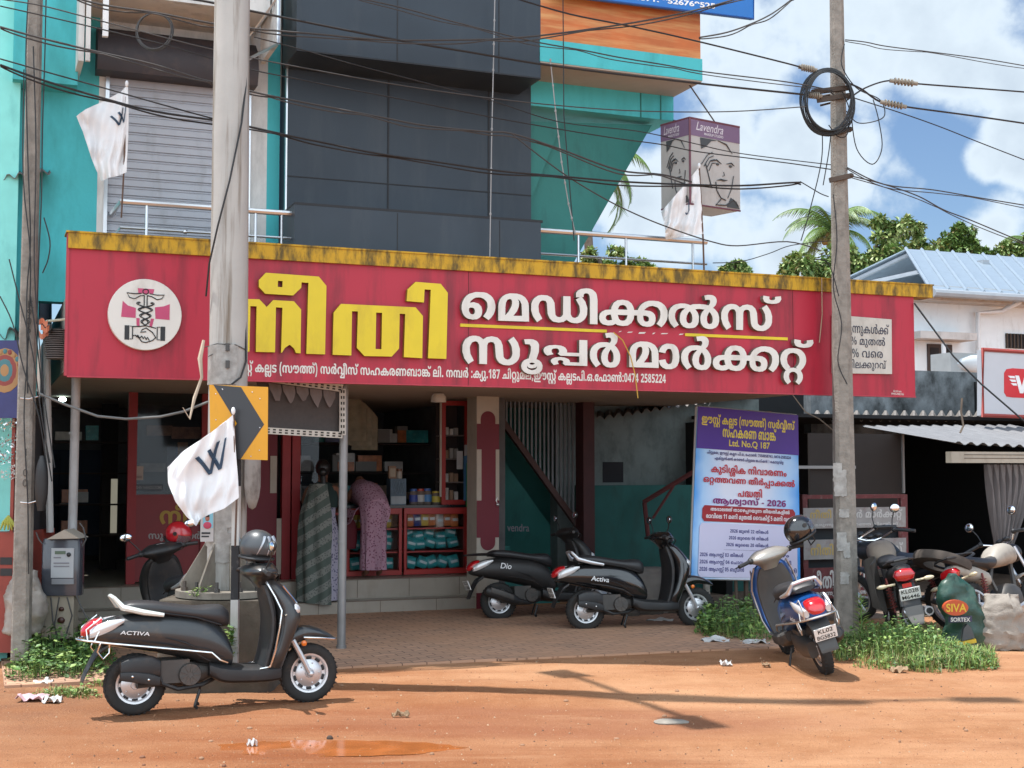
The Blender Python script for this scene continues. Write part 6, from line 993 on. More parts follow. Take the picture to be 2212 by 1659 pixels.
# ---------------------------------------------------------------- masts, posts, signs on the street
CONC = M('mast_concrete', (.40,.39,.365), .8, var=.12, sc=3, dirt=(.15,.115,.08), da=.85, dsc=2.2, dst=(1.2,1.2,.06), dr=(.5,.66), bump=.2, bsc=40)
CONG = M('old_pole_concrete', (.25,.225,.195), .95, var=.3, sc=12, dirt=(.075,.065,.055), da=.42, dsc=2.4, dst=(1,1,.6), bump=.9, bsc=45)
MOSS = M('mossy_concrete', (.10,.08,.06), .95, var=.4, sc=4, dirt=(.05,.05,.03), da=.5, dst=(1,1,.5), bump=.6, bsc=25)
PAPR = M('torn_posters', (.34,.33,.31), .8, var=.35, sc=16, dirt=(.20,.18,.16), da=.6, dst=(1,1,1), dsc=3)
mY = 10.97; mc = P(488, 1280, mY); mx_, mz0 = mc.x, mc.z
def mcx(y): return P(486.5-.006*y+.0, y, mY).x
t = T('light_mast', 'tall pale many-sided light mast on a concrete pedestal behind the charcoal scooter', 'mast', (mx_, mY, 0), ID)
mb = MB(); n = 12; r0, r1 = 86/2*mY/FPX, .11; zs = [mz0, 3.5, 6, 10, 15.6]
rr = []
for z in zs:
    r = r0+(r1-r0)*(z-mz0)/(15.6-mz0); rr.append([(mx_-.0028*(z-mz0)+r*math.cos(2*math.pi*(k+.5)/n), mY+r*math.sin(2*math.pi*(k+.5)/n), z) for k in range(n)])
mb.rings(rr); pole = t.part('pole', mb, CONC, ang=50)
mb = MB(); mb.lathe([(.001,0),(.40,0),(.40,.05),(.001,.05)], 28, 'z', (mx_, mY, mz0-.02)); DKC = M('stained_footing', (.23,.205,.17), .85, var=.25, sc=6, dirt=(.09,.065,.045), da=.6, dst=(1,1,.4)); fl = t.part('base_plate', mb, DKC)
for k in range(12):
    a = 2*math.pi*k/12; mb = MB(); mb.lathe([(.001,.03),(.026,.03),(.026,.06),(.014,.06),(.014,.11),(.001,.11)], 6, 'z', (mx_+.34*math.cos(a), mY+.34*math.sin(a), mz0)); t.part('anchor_bolt', mb, ENG, fl)
mb = MB()
for k in range(8):
    a = 2*math.pi*(k+.5)/8; c, s = math.cos(a), math.sin(a); o = Vector((-s, c, 0))*.008
    mb.slab([Vector((mx_+c*.13, mY+s*.13, mz0+.03))-o, Vector((mx_+c*.36, mY+s*.36, mz0+.03))-o, Vector((mx_+c*.36, mY+s*.36, mz0+.09))-o, Vector((mx_+c*.15, mY+s*.15, mz0+.44))-o], o*2)
t.part('gusset', mb, DKC)
hw = .45; pz = mz0-.03
mb = MB(); mb.loft([(-.05,mx_,mY,hw+.02,hw+.02),(.15,mx_,mY,hw,hw),(pz-.05,mx_,mY,hw,hw),(pz,mx_,mY,hw-.015,hw-.015)], 'z', 40, 14, 2); t.part('pedestal', mb, MOSS)
mb = MB(); c = P(546, 1000, mY-.10); mb.lathe([(.001,-.34),(.03,-.32),(.055,-.24),(.066,-.15),(.066,.35),(.001,.35)], 16, 'z', (c.x, c.y, P(546, 1010, mY-.1).z-.0)); t.part('cable_duct', mb, M('peeling_grey_pipe', (.30,.28,.26), .8, var=.2, dirt=(.09,.07,.06), da=.6, dst=(1,1,.5), dsc=4))
mb = MB()
for (x0, x1, y0, y1) in ((438,500,1100,1180),(455,510,1150,1215),(440,520,745,830),(470,512,1085,1140),(430,470,1010,1075)):
    a0, a1 = [math.asin(max(-.98, min(.98, (P(x, (y0+y1)/2, mY).x-mx_)/(r0+.004))))-math.pi/2 for x in (x0, x1)]
    z0_, z1_ = P(488, y1, mY-.14).z, P(488, y0, mY-.14).z
    mb = MB(); mb.sheet(lambda s, q: ((mx_+(r0+.006)*math.cos(a0+(a1-a0)*s)), mY+(r0+.006)*math.sin(a0+(a1-a0)*s), z0_+(z1_-z0_)*q+.012*noise.noise((s*5, q*5, x0))), 10, 6, .002); t.part('torn_poster', mb, PAPR)
c = P(447, 1140, mY-.16); mb = MB(); mb.box(c.x-.05, c.y-.01, c.z-.11, c.x+.055, c.y, c.z+.14); po = t.part('portrait_bill', mb, M('bill_paper', (.45,.43,.42), .7))
mb = MB(); mb.box(c.x-.03, c.y-.013, c.z+.0, c.x+.05, c.y-.01, c.z+.13); mb.k = 1; mb.ball((c.x+.006, c.y-.013, c.z+.075), (.018,.004,.024), 12, 8); mb.k = 2; mb.ball((c.x+.006, c.y-.013, c.z+.02), (.034,.004,.028), 12, 8); mb.k = 3; mb.ball((c.x+.006, c.y-.015, c.z+.095), (.018,.004,.011), 10, 6); mb.box(c.x-.04, c.y-.013, c.z-.05, c.x+.03, c.y-.01, c.z-.035); mb.box(c.x-.04, c.y-.013, c.z-.075, c.x+.02, c.y-.01, c.z-.063)
t.part('printed_portrait', mb, [M('bill_blue', (.20,.45,.55), .6), M('bill_skin', (.33,.13,.09), .6), M('bill_red', (.45,.05,.10), .6), BLK], po)
# lamp head high above the picture: its arms throw the shadow across the dirt
mb = MB()
mb.tube([(mx_-.02, mY+.1, 10.2), (mx_-.45, mY+.9, 10.35)], .04, 6); mb.tube([(mx_-.02, mY-.1, 10.2), (mx_+.12, mY-.4, 10.3), (mx_+.28, mY-.85, 10.35)], .045, 6); mb.tube([(mx_-.04, mY, 15.3), (mx_+.75, mY+.1, 15.6)], .04, 6)
t.part('lamp_arm', mb, STEEL)
for a, b, z, rz in ((.30,-1.0,10.36,-1.2), (-.5,1.05,10.36,2.0), (.95,.12,15.6,.1)): mb = MB(); mb.bbox_((mx_+a, mY+b, z), (.5,.26,.12), rz=rz); t.part('lamp_head', mb, STEEL)
mb = MB(); mb.tube([P(532,-20,mY-.02), P(532,60,mY-.02), P(531,185,mY-.05), P(522,265,mY-.13), P(496,390,mY-.18), P(470,490,mY-.18), P(452,570,mY-.14), P(445,640,mY-.05)], .008, 6); mb.tube([P(530,690,mY-.03), P(532,780,mY-.06), P(520,815,mY-.13), P(500,830,mY-.16)], .008, 6); t.part('service_cable', mb, M('black_cable', (.012,.012,.013), .5))
mb = MB(); mb.tube([P(442,750,mY-.05), P(470,742,mY-.16), P(510,745,mY-.15), P(530,755,mY-.06)], .004, 5); mb.tube([P(450,770,mY-.12), P(492,748,mY-.17)], .004, 5); 
for y in (750, 787): c = P(492, y, mY-.17); mb.box(c.x-.014, c.y-.02, c.z-.03, c.x+.014, c.y+.02, c.z+.03)
t.part('strap', mb, GRYI)
mb = MB(); mb.tube([P(440,735,10.75), P(432,775,10.72), P(436,815,10.7), P(420,860,10.66), P(410,905,10.6), P(395,880,10.6)], [.012,.02,.012,.014,.008,.004], 6); t.part('string_remnant', mb, M('old_string', (.45,.36,.27), .9, var=.4))

# black and white marker post carrying the chevron board and a flag
pY = 10.22
t = T('chevron_sign', 'yellow road sign with a black right-pointing chevron on a striped marker post', 'road sign', P(506, 1420, pY), ID)
mb = MB(); b0 = P(506, 1430, pY); tz = P(506, 850, pY).z; zz = b0.z-.12; i = 0
cuts = [zz, P(506,1295,pY).z, P(506,1178,pY).z, P(506,1050,pY).z, tz]
for a, b in zip(cuts[:-1], cuts[1:]): mb.k = [0,1,0,1][i]; i += 1; mb.box(b0.x-.028, pY-.028, a, b0.x+.028, pY+.028, b)
t.part('post', mb, [M('post_white', (.52,.51,.48), .8, var=.15, dirt=(.15,.12,.1), da=.35), M('post_black', (.02,.02,.022), .7, var=.3, dirt=(.25,.22,.2), da=.2, dst=(1,1,1), dsc=3)])
sc0 = [P(452,831,pY-.05), P(579,836,pY-.05), P(578,994,pY-.05), P(455,990,pY-.05)]
def cf(s, q, d=0): return (sc0[0]*(1-s)+sc0[1]*s)*(1-q)+(sc0[3]*(1-s)+sc0[2]*s)*q+Vector((0, d, 0))
mb = MB(); mb.slab([cf(0,0), cf(1,0), cf(1,1), cf(0,1)], (0, .01, 0)); bd = t.part('sign_board', mb, M('amber_sheet', (.64,.30,.004), .35, var=.05, dirt=(.4,.2,.02), da=.12))
mb = MB(); ch = [(335,160),(592,172),(808,518),(582,858),(330,848),(552,518)]; mb.slab([cf((x-295)/548, (y-160)/696, -.003) for x, y in ch], (0, .002, 0)); t.part('chevron', mb, M('chevron_black', (.028,.03,.034), .35, var=.1), bd)
mb = MB()
for x, y in ((355,245),(352,490),(697,215),(768,275),(765,765),(683,825),(420,200),(768,550)): c = cf((x-295)/548, (y-160)/696, -.004); mb.ball(c, (.005,.003,.005), 8, 5)
t.part('rivet', mb, SILV, bd)
# flags
CLOTH = M('white_flag_cloth', (.74,.75,.76), .85, var=.03, sc=4, bump=.05, bsc=200)
NAVY = M('navy_print', (.025,.055,.10), .7)
def flag(name, label, pole, pr, edge, Yf, logo, lg_off=.016, strokes=None, nu=38, nv=38, seed=0, amp=.03):
    """edge: TL,TR,BR,BL photo corners; bulge edges handled by extra mid points"""
    top, right, bot, left = edge
    def cur(pts, s):
        n = len(pts)-1; k = min(int(s*n), n-1); q = s*n-k; a, b = pts[k], pts[k+1]; return (a[0]+(b[0]-a[0])*q, a[1]+(b[1]-a[1])*q)
    def fn(s, v, dd=0):
        a, b = cur(top, s), cur(bot, s); c, d = cur(left, v), cur(right, v)
        P0, P1, P2, P3 = top[0], top[-1], bot[0], bot[-1]
        x = (1-v)*a[0]+v*b[0]+(1-s)*c[0]+s*d[0]-((1-s)*(1-v)*P0[0]+s*(1-v)*P1[0]+(1-s)*v*P2[0]+s*v*P3[0])
        y = (1-v)*a[1]+v*b[1]+(1-s)*c[1]+s*d[1]-((1-s)*(1-v)*P0[1]+s*(1-v)*P1[1]+(1-s)*v*P2[1]+s*v*P3[1])
        free = (1-s)**.8
        Y = Yf+amp*free*math.sin(s*7+v*4.5+seed)+amp*.7*free*noise.noise((s*3.2, v*3.6, seed))*1.6+amp*.35*math.sin((s*2.2+v)*11+seed)*min(1, (1-s)*4)
        Y += .011*free*math.sin((s*.8+v)*24+seed)*(.4+v)+.016*abs(noise.noise((s*6, v*5+s*3, seed+5)))
        return P(x, y, Y+dd)
    t = T(name, label, 'flag', P(*pole[-1], Yf), ID, 'white cloth flags')
    mb = MB(); mb.sheet(lambda s, v: fn(s, v), nu, nv, .003); fl = t.part('flag_cloth', mb, CLOTH, ang=75)
    mb = MB(); mb.tube([P(x, y, Yf+.01) for x, y in pole], pr, 7); t.part('pole', mb, M('rusty_stick', (.11,.06,.04), .7, var=.3))
    mb = MB()
    for st in logo:
        (s0, v0), (s1, v1) = st; N_ = 8; w = lg_off; vs = []
        for i in range(N_+1):
            q = i/N_; s_ = s0+(s1-s0)*q; v_ = v0+(v1-v0)*q
            vs += [fn(s_-w, v_, -.012), fn(s_+w, v_, -.012)]
        mb.add(vs, [(2*i, 2*i+1, 2*i+3, 2*i+2) for i in range(N_)])
    t.part('printed_mark', mb, NAVY, fl, recalc=False)
    mb = MB(); a = P(*pole[0], Yf-.01)
    mb.ball((a.x, a.y, a.z-.02), (.016,.016,.03), 8, 6); t.part('knot', mb, CLOTH)
    return t
def wlogo(s0, v0, ws, hv, tl): return [((s0, v0+tl*0), (s0+.42*ws, v0+hv)), ((s0+.38*ws, v0), (s0+.75*ws, v0+hv*1.02)), ((s0+.42*ws, v0+hv), (s0+.70*ws, v0-hv*.1)), ((s0+.75*ws, v0+hv*1.02), (s0+1.0*ws, v0-hv*.05))]
flag('flag', 'white flag with dark W mark drooping before the chevron sign', [(504,882),(507,960),(511,1080),(508,1180)], .008,
     ([(362,1010),(395,975),(445,942),(485,912),(503,896)], [(503,896),(508,960),(514,1030),(516,1075)], [(424,1136),(432,1122),(450,1112),(485,1098),(516,1075)], [(362,1010),(363,1045),(380,1085),(402,1115),(424,1136)]), pY-.13, wlogo(.42,.20,.38,.27,0), .022, seed=1, amp=.06)
flag('flag', 'white flag with dark W mark hanging before the roller shutter', [(274,176),(271,250),(268,360),(262,470)], .008,
     ([(165,251),(185,236),(225,218),(262,198),(276,182)], [(276,182),(278,240),(276,310),(273,372)], [(219,392),(235,384),(255,380),(273,372)], [(165,251),(180,285),(192,325),(203,355),(219,392)]), 12.0, wlogo(.56,.24,.34,.16,0), .018, seed=4, amp=.055)
flag('flag', 'white flag on the right balcony rail below the advert cube', [(1510,354),(1514,430),(1519,520),(1521,590)], .010,
     ([(1428,458),(1450,432),(1480,398),(1509,362)], [(1509,362),(1513,410),(1517,460),(1520,505)], [(1438,518),(1465,513),(1495,509),(1520,505)], [(1428,458),(1434,478),(1437,498),(1438,518)]), 14.0, [((.70,.28),(.66,.50)),((.66,.50),(.60,.55)),((.60,.55),(.58,.50))], .014, seed=8, amp=.06)

# left roadside concrete pole with cable bundle
lY = 11.6
t = T('utility_pole', 'slender weathered concrete pole at the left edge with cables tied down it', 'utility pole', (-4.25, lY, 0), ID, 'concrete utility poles')
a, b = P(45, 1425, lY), P(79, -120, lY); mb = MB(); rr = []
for i in range(13):
    q = i/12; c = a.lerp(b, q); w0, d0 = .075-.022*q, .06-.012*q; ch = .3*w0
    rr.append([(c.x+x, c.y+y, c.z) for x, y in ((-w0+ch,-d0),(w0-ch,-d0),(w0,-d0+ch),(w0,d0-ch),(w0-ch,d0),(-w0+ch,d0),(-w0,d0-ch),(-w0,-d0+ch))])
mb.rings(rr); po = t.part('pole', mb, CONG, ang=20)
mb = MB()
for i, ch in enumerate('K906'): c = P(66-i*.8, 745+i*18-80, lY-.066); vf = latin(ch, 0, .005); mb.add([(c.x-.03+v[0]*.09, c.y, c.z+v[1]*.09) for v in vf[0]], vf[1])
for i, ch in enumerate('1100'): c = P(58-i*.8, 985+i*22, lY-.070); vf = latin(ch, 0, .005); mb.add([(c.x-.03+v[0]*.09, c.y, c.z+v[1]*.09) for v in vf[0]], vf[1])
t.part('lettering', mb, M('engraved_shade', (.09,.08,.07), .9), po, recalc=False)
CAB = M('black_cable', (.012,.012,.013), .5)
for k, pts in enumerate([[(62,-20),(56,120),(60,330),(66,520),(58,640),(60,850)],[(100,-20),(97,120),(92,280),(90,420),(84,560),(80,700)],[(72,100),(78,330),(74,560),(82,700),(96,860),(118,1010)],[(52,150),(50,380),(66,560),(60,760),(52,900),(60,1080),(62,1240)],
                         [(66,640),(80,740),(92,860),(100,960),(112,1040)],[(20,560),(40,640),(70,760),(90,900),(108,1000)],[(95,470),(108,520),(104,560),(92,590)],[(0,640),(28,700),(52,800),(84,900),(100,1000)]]):
    mb = MB(); mb.tube([P(x, y, lY-.085-.01*(k % 3)) for x, y in sm(pts)], .006, 5); t.part('cable', mb, CAB)
mb = MB(); c = P(90, 1040, lY-.1); mb.loft([(-.25,c.x,c.y,.03,.03),(-.1,c.x,c.y,.055,.045),(.1,c.x,c.y,.05,.045),(.22,c.x,c.y,.02,.02)], 'z', 12, 2); mb.v = [(x, y, z+c.z) for x, y, z in mb.v]; t.part('cable_bundle', mb, CAB)
for y in (860, 1085): mb = MB(); mb.tube([P(44,y,lY-.08), P(62,y+2,lY-.085), P(84,y-4,lY-.08)], .005, 5); t.part('tie_wire', mb, CHR)

# right utility pole with clamps
rY = 14.2
t = T('utility_pole', 'stout weathered concrete pole in the right half with posters and steel clamps', 'utility pole', (3.51, rY, 0), ID, 'concrete utility poles')
a, b = P(1831, 1372, rY), P(1807, -160, rY); mb = MB(); rr = []
for i in range(17):
    q = i/16; c = a.lerp(b, q); w0, d0 = .128-.058*q, .10-.03*q; ch = .32*w0
    rr.append([(c.x+x+.003*noise.noise((q*20, x*30, 1)), c.y+y, c.z) for x, y in ((-w0+ch,-d0),(w0*.25,-d0),(w0-.02,-d0+.05),(w0,d0-ch),(w0-ch,d0),(-w0+ch,d0),(-w0,d0-ch),(-w0,-d0+ch))])
mb.rings(rr); po = t.part('pole', mb, CONG, ang=20)
def rpx(y): return 1831-24*(1372-y)/1532
mb = MB()
for (dx0, dx1, y0, y1) in ((-24,4,1015,1072),(-14,8,1100,1118),(-20,2,1150,1190),(-6,9,1172,1205),(-14,5,1236,1262),(-26,-6,1000,1040)):
    p0 = P(rpx(y0)+dx0, y0, rY-.104); p1 = P(rpx(y0)+dx1, y1, rY-.104)
    mb = MB(); mb.sheet(lambda s, q: (p0.x+(p1.x-p0.x)*s+.018*noise.noise((q*6, y0, s)), rY-.103+.0015*math.sin(s*9), p1.z+(p0.z-p1.z)*q+.015*noise.noise((s*6, y0, 3))), 8, 8, .002); t.part('torn_poster', mb, PAPR, po)
FE = M('rusty_clamp', (.085,.06,.045), .7, .3, var=.3)
for (y, dx0, dx1) in ((195,-60,20),(212,-48,22),(285,-26,24),(385,-24,24)):
    mb = MB(); c0, c1 = P(rpx(y)+dx0, y+5, rY-.10), P(rpx(y)+dx1, y-6, rY-.12); d = (c1-c0); L = d.length
    mb.bbox_((c0+c1)/2, (L, .045, .05), ry=-math.atan2(d.z, d.x)); mb.tube([c0+Vector((.08,.2,0)), c1+Vector((-.05,.2,0))], .012, 6); mb.ball(c1, .025, 8, 6); t.part('clamp', mb, FE)
t.part('pole_cap_wire', MB().tube([P(1795,200,rY-.12), P(1812,215,rY-.13), P(1830,205,rY-.12)], .006, 5), CAB)
for k, pts in enumerate([[(1824,95),(1818,140),(1850,190),(1900,215),(1911,248),(1890,262),(1852,265),(1828,240)],[(1838,240),(1850,320),(1884,355),(1905,320),(1898,260),(1886,215)],[(1820,200),(1835,240),(1830,290),(1810,295),(1790,270)],[(1776,280),(1776,330),(1768,380),(1745,470),(1730,520)],[(1795,285),(1790,330),(1778,400)],[(1728,392),(1745,402),(1772,418),(1790,425)],[(1800,420),(1808,520),(1800,620),(1818,700),(1810,780),(1830,830)],[(1760,560),(1790,570),(1812,640)]]):
    mb = MB(); mb.tube([P(x, y, rY-.15-.01*(k % 3)) for x, y in sm(pts, 6)], .006, 5); t.part('loose_cable', mb, CAB)
INS = M('insulator_grip', (.22,.19,.15), .7, var=.3)
for k, (x0, y0, x1, y1) in enumerate(((1725,144,1765,152),(1738,204,1776,208),(1922,174,1982,181),(1902,220,1958,231))):
    p0, p1 = P(x0, y0, rY-.16), P(x1, y1, rY-.16); mb = MB(); mb.tube([p0, p1], .022, 8)
    for i in range(6): q = p0.lerp(p1, .2+i*.12); mb.lathe([(.001,-.006),(.038,-.006),(.038,.006),(.001,.006)], 10, 'x', q)
    t.part('dead_end_clamp', mb, INS)
mb = MB(); c = P(1790, 218, rY-.22)
for k in range(11): mb.tube([(c.x+(.225+.006*k)*math.cos(a)*1.02+.012*math.sin(3*a+k), c.y+.01*k-.03, c.z+(.315+.005*k)*math.sin(a)+.01*math.cos(2*a+k)) for a in [2*math.pi*i/40 for i in range(40)]], .008, 5, closed=True)
solo('cable_coil', 'thick coil of black cable hung on the right-hand utility pole', 'cable coil', mb, CAB)
mb = MB(); c = P(333, 67, 12.0)
for k in range(4): mb.tube([(c.x+(.155+.005*k)*math.cos(a)+.006*math.sin(2*a+k*2), c.y+.008*k, c.z+(.165+.004*k)*math.sin(a)) for a in [2*math.pi*i/36 for i in range(36)]], .006, 5, closed=True)
solo('cable_coil', 'thin coil of grey cable hung on the wires before the shutter', 'cable coil', mb, M('grey_cable', (.06,.06,.06), .5))

# thin steel pipes under the sign
GALV = M('galvanised_pipe', (.26,.26,.26), .5, .5, var=.2, dirt=(.12,.10,.09), da=.35, dst=(1,1,.3))
for x, y, lab, tp in ((737,1405,'grey steel pipe post standing on the paving beside the front scooter',835),(158,1330,'pale pipe post behind the electricity meter at the left',818)):
    g = WtoF(G(x, y)); g.z = 0
    if x < 500: g = fp(155, 1160, 1.1); g.z = 0
    mb = MB(); mb.tube([(g.x, g.y, 0), (g.x+.01, g.y, 2.6)], .042, 12); mb.tube([(g.x, g.y, .02),(g.x, g.y, .05)], .05, 12)
    for z in (1.02, 2.05): mb.tube([(g.x, g.y, z), (g.x, g.y, z+.02)], .046, 12)
    solo('pipe_post', lab, 'post', mb, GALV if x > 500 else M('pale_pipe', (.42,.42,.42), .6, var=.15, dirt=(.15,.13,.12), da=.35), fr=FM, group='pipe posts under the sign')

# sun blind frame under the sign
aw = .30; f = quadmap([(546,814),(739,840),(739,940),(572,930)], aw, 0)
t = T('sun_blind', 'dark sun blind in a white perforated steel frame below the sign', 'awning', f(.5, 0), FM)
def fz(s, q, d=0): return f(s, q, d)
mb = MB(); mb.sheet(lambda s, q: f(.03+.94*s, .06+.88*q, .03+.02*math.sin(q*5)), 10, 8, .006); t.part('mesh_screen', mb, M('brown_mesh', (.050,.040,.036), .8, var=.15, sc=30))
mb = MB()
for i in range(5):
    s0 = .16+i*.155; w = .14
    mb.sheet(lambda s, q: f(s0+w*s, .92-(.10+.30*R.uniform(.75,1)*math.sin(math.pi*min(.97,max(.03,s)))*(1 if i != 2 else .7))*q, -.01-.01*math.sin(s*6)), 7, 4, .002)
t.part('torn_valance', mb, M('dusty_rag', (.15,.12,.11), .9, var=.3))
PERF = M('perforated_white_steel', (.50,.46,.40), .6, var=.15, dirt=(.16,.11,.08), da=.4); HOLE = M('slot_hole', (.03,.025,.02), .9)
for (a0, b0, a1, b1, w) in ((0,1,1,1,.075),(0.0,0.0,1,0,.075),(1,0,1,1,.075)):
    p0, p1 = f(a0, b0), f(a1, b1); d = p1-p0; L = d.length; d.normalize(); nn = Vector((-d.z, 0, d.x)); mb = MB()
    mb.slab([p0-nn*.03+Vector((0,-.02,0)), p1-nn*.03+Vector((0,-.02,0)), p1+nn*.03+Vector((0,-.02,0)), p0+nn*.03+Vector((0,-.02,0))], (0,.02,0)); mb.k = 1
    m_ = int(L/.055)
    for i in range(m_):
        for r_ in (-.012, .012):
            c = p0+d*((i+.5)*L/m_)+nn*r_+Vector((0,-.022,0)); mb.slab([c-d*.014-nn*.007, c+d*.014-nn*.007, c+d*.014+nn*.007, c-d*.014+nn*.007], (0,.002,0))
    t.part('frame_angle', mb, [PERF, HOLE])
mb = MB(); mb.slab([f(-.02,1.06,-.05), f(1.0,1.06,-.05), f(1.0,1.06,.3), f(-.02,1.06,.3)], (0,0,.012)); t.part('top_sheet', mb, WHITE)

# ---------------------------------------------------------------- printed banner on posts
c4 = [(1507,878),(1723,897),(1729,1255),(1493,1250)]
bw_ = 1.05; f = quadmap(c4, bw_, 0)
t = T('banner', 'blue and purple printed bank banner standing on posts behind the blue scooter', 'banner', f(.5,0), FM)
bl = bpy.data.materials.new('banner_print'); bl.use_nodes = True
def banner_print():
    n = bl.node_tree.nodes; l = bl.node_tree.links; b = n['Principled BSDF']; b.inputs['Roughness'].default_value = .45
    tc = n.new('ShaderNodeTexCoord'); nz = n.new('ShaderNodeTexNoise'); nz.inputs['Scale'].default_value = 1.3; nz.inputs['Detail'].default_value = 3; l.new(tc.outputs['Object'], nz.inputs['Vector'])
    sx = n.new('ShaderNodeSeparateXYZ'); l.new(tc.outputs['Object'], sx.inputs[0]); ad = n.new('ShaderNodeMath'); ad.operation = 'MULTIPLY_ADD'; l.new(nz.outputs['Fac'], ad.inputs[0]); ad.inputs[1].default_value = .55; ab = n.new('ShaderNodeMath'); ab.operation = 'ABSOLUTE'; l.new(sx.outputs[0], ab.inputs[0]); l.new(ab.outputs[0], ad.inputs[2])
    cr = n.new('ShaderNodeValToRGB'); l.new(ad.outputs[0], cr.inputs[0]); e = cr.color_ramp.elements
    e[0].position = .5; e[0].color = (.72,.78,.92,1); e[1].position = 1.04; e[1].color = (.04,.30,.78,1); x = e.new(.85); x.color = (.38,.62,.92,1)
    l.new(cr.outputs[0], b.inputs['Base Color'])
banner_print()
mb = MB(); mb.sheet(lambda s, q: f(s, q, .0015*math.sin(s*9+q*4)), 24, 30, -.012); sheet = t.part('printed_sheet', mb, bl)
def fb(s, q, d=0): return f(s, q, d-.012)
def rect(x0, x1, y0, y1, d=-.010, cr=.0):
    pts = [(x0+cr,y0),(x1-cr,y0),(x1,y0+cr),(x1,y1-cr),(x1-cr,y1),(x0+cr,y1),(x0,y1-cr),(x0,y0+cr)] if cr else [(x0,y0),(x1,y0),(x1,y1),(x0,y1)]
    m = MB(); m.slab([f(a, b, d) for a, b in pts], (0,.002,0)); return m
t.part('purple_header', rect(0, 1, .757, 1), M('banner_purple', (.055,.012,.26), .45, var=.05), sheet)
t.part('red_strip', rect(.075, .955, .335, .428, cr=.02), M('banner_red', (.33,.012,.020), .45, var=.05), sheet)
t.part('pale_box', rect(.055, .97, .012, .325, cr=.02), M('banner_lilac', (.62,.60,.78), .45, var=.03), sheet)
BY = M('banner_yellow', (.72,.60,.06), .45); BR = M('banner_text_red', (.50,.012,.03), .45); BN = M('banner_navy', (.05,.05,.20), .45); BW = M('banner_white', (.75,.72,.76), .45); BP = M('banner_plum', (.22,.012,.16), .45)
def line(k, x0, x1, y0, y1, mat, bold=0, tx=None):
    mb = MB(); box_text(mb, latin(tx, 0, .02) if tx else ml(k, 0, bold), x0, x1, y0, y1, lambda s, q, d: fb(s, q, d)); t.part('lettering', mb, mat, sheet, recalc=False)
line(5, .04, .965, .885, .965, BY); line(6, .245, .775, .832, .905, BY); line(0, .31, .71, .775, .82, BY, tx='Ltd. No.Q 187')
line(7, .10, .92, .722, .75, BN); line(8, .175, .845, .690, .718, BN)
line(9, .145, .875, .603, .672, BR); line(10, .075, .955, .545, .607, BR); line(11, .405, .635, .487, .54, BR)
line(12, .17, .865, .430, .485, BP)
line(13, .15, .90, .388, .422, BW); line(14, .11, .93, .345, .385, BW)
line(15, .335, .695, .268, .298, BN); line(16, .325, .695, .228, .258, BN); line(17, .30, .695, .188, .218, BN)
line(18, .065, .46, .122, .157, BN); line(19, .065, .46, .08, .115, BN); line(20, .065, .47, .036, .074, BN); line(21, .70, .89, .13, .16, BN); line(22, .74, .91, .088, .12, BN); line(22, .78, .96, .042, .075, BN)
t.part('rule', rect(.28, .75, .172, .174), BN, sheet)
mb = MB(); mb.tube([f(0,1,.03), f(0,0,.03)], .015, 6); mb.tube([f(1,1,.03), f(1,0,.03)], .015, 6); mb.tube([f(0,1,.03), f(1,1,.03)], .015, 6); mb.tube([f(0,0,.03), f(1,0,.03)], .015, 6); t.part('frame', mb, M('banner_frame', (.35,.34,.33), .7))
for s in (.15, .42):
    p = f(s, .1, .06); mb = MB(); mb.tube([p, Vector((p.x+.01, p.y, 0))], .04 if s < .2 else .02, 8); t.part('post', mb, CONG if s < .2 else FE)
p = f(.52, .1, .05); mb = MB(); mb.box(p.x-.02, p.y, 0, p.x+.02, p.y+.04, p.z); t.part('post', mb, FE)
# ---------------------------------------------------------------- shop counter with goods
RFR = M('red_frame_paint', (.36,.022,.018), .45, var=.12)
t = T('shop_counter', 'long red framed glass counter full of packets under the jars', 'counter', (0,WS,.40), FM)
cL, cR, z0, z1 = U_(690, WS), U_(1012, WS), .405, 1.24
mb = MB(); mb.box(cL, WS+.0, z1, cR+.02, WS+.55, z1+.035); t.part('counter_top', mb, M('black_granite', (.014,.014,.016), .2))
xs = [cL, U_(748, WS), U_(872, WS), cR]; fw = .05
mb = MB()
for i in range(3):
    a, b = xs[i], xs[i+1]
    mb.box(a+fw*.3, WS, z0+.005, a+fw, WS+.05, z1-.002); mb.box(b-fw, WS, z0+.005, b-fw*.3, WS+.05, z1-.002)
    mb.box(a+fw, WS+.003, z0+.005, b-fw, WS+.05, z0+.07); mb.box(a+fw, WS+.003, z1-.075, b-fw, WS+.05, z1-.002)
    for d in (.008,): mb.tube([(a+fw, WS-.002, z0+.07), (b-fw, WS-.002, z0+.07), (b-fw, WS-.002, z1-.075), (a+fw, WS-.002, z1-.075)], .008, 5, closed=True)
t.part('frame', mb, RFR)
mb = MB(); mb.box(cL, WS+.5, z0, cR, WS+.53, z1-.003); mb.box(cL-.02, WS+.06, z0, cL, WS+.5, z1-.003); mb.box(cR, WS+.003, z0, cR+.018, WS+.5, z1-.003); t.part('cabinet_back', mb, M('cabinet_inside', (.10,.05,.045), .8))
sz = (.68, .97)
for z in sz: mb = MB(); mb.box(cL, WS+.055, z, cR, WS+.49, z+.018); t.part('shelf', mb, RFR)
for i in range(3): mb = MB(); mb.box(xs[i]+fw, WS+.02, z0+.07, xs[i+1]-fw, WS+.024, z1-.075); t.part('glass_pane', mb, M('counter_glass', (.9,.95,.95), .02, trans=1, alpha=.18))
TQ = M('turquoise_packet', (.03,.30,.32), .35, var=.5, sc=9, dirt=(.4,.55,.55), da=.25, dst=(1,1,1), dsc=4)
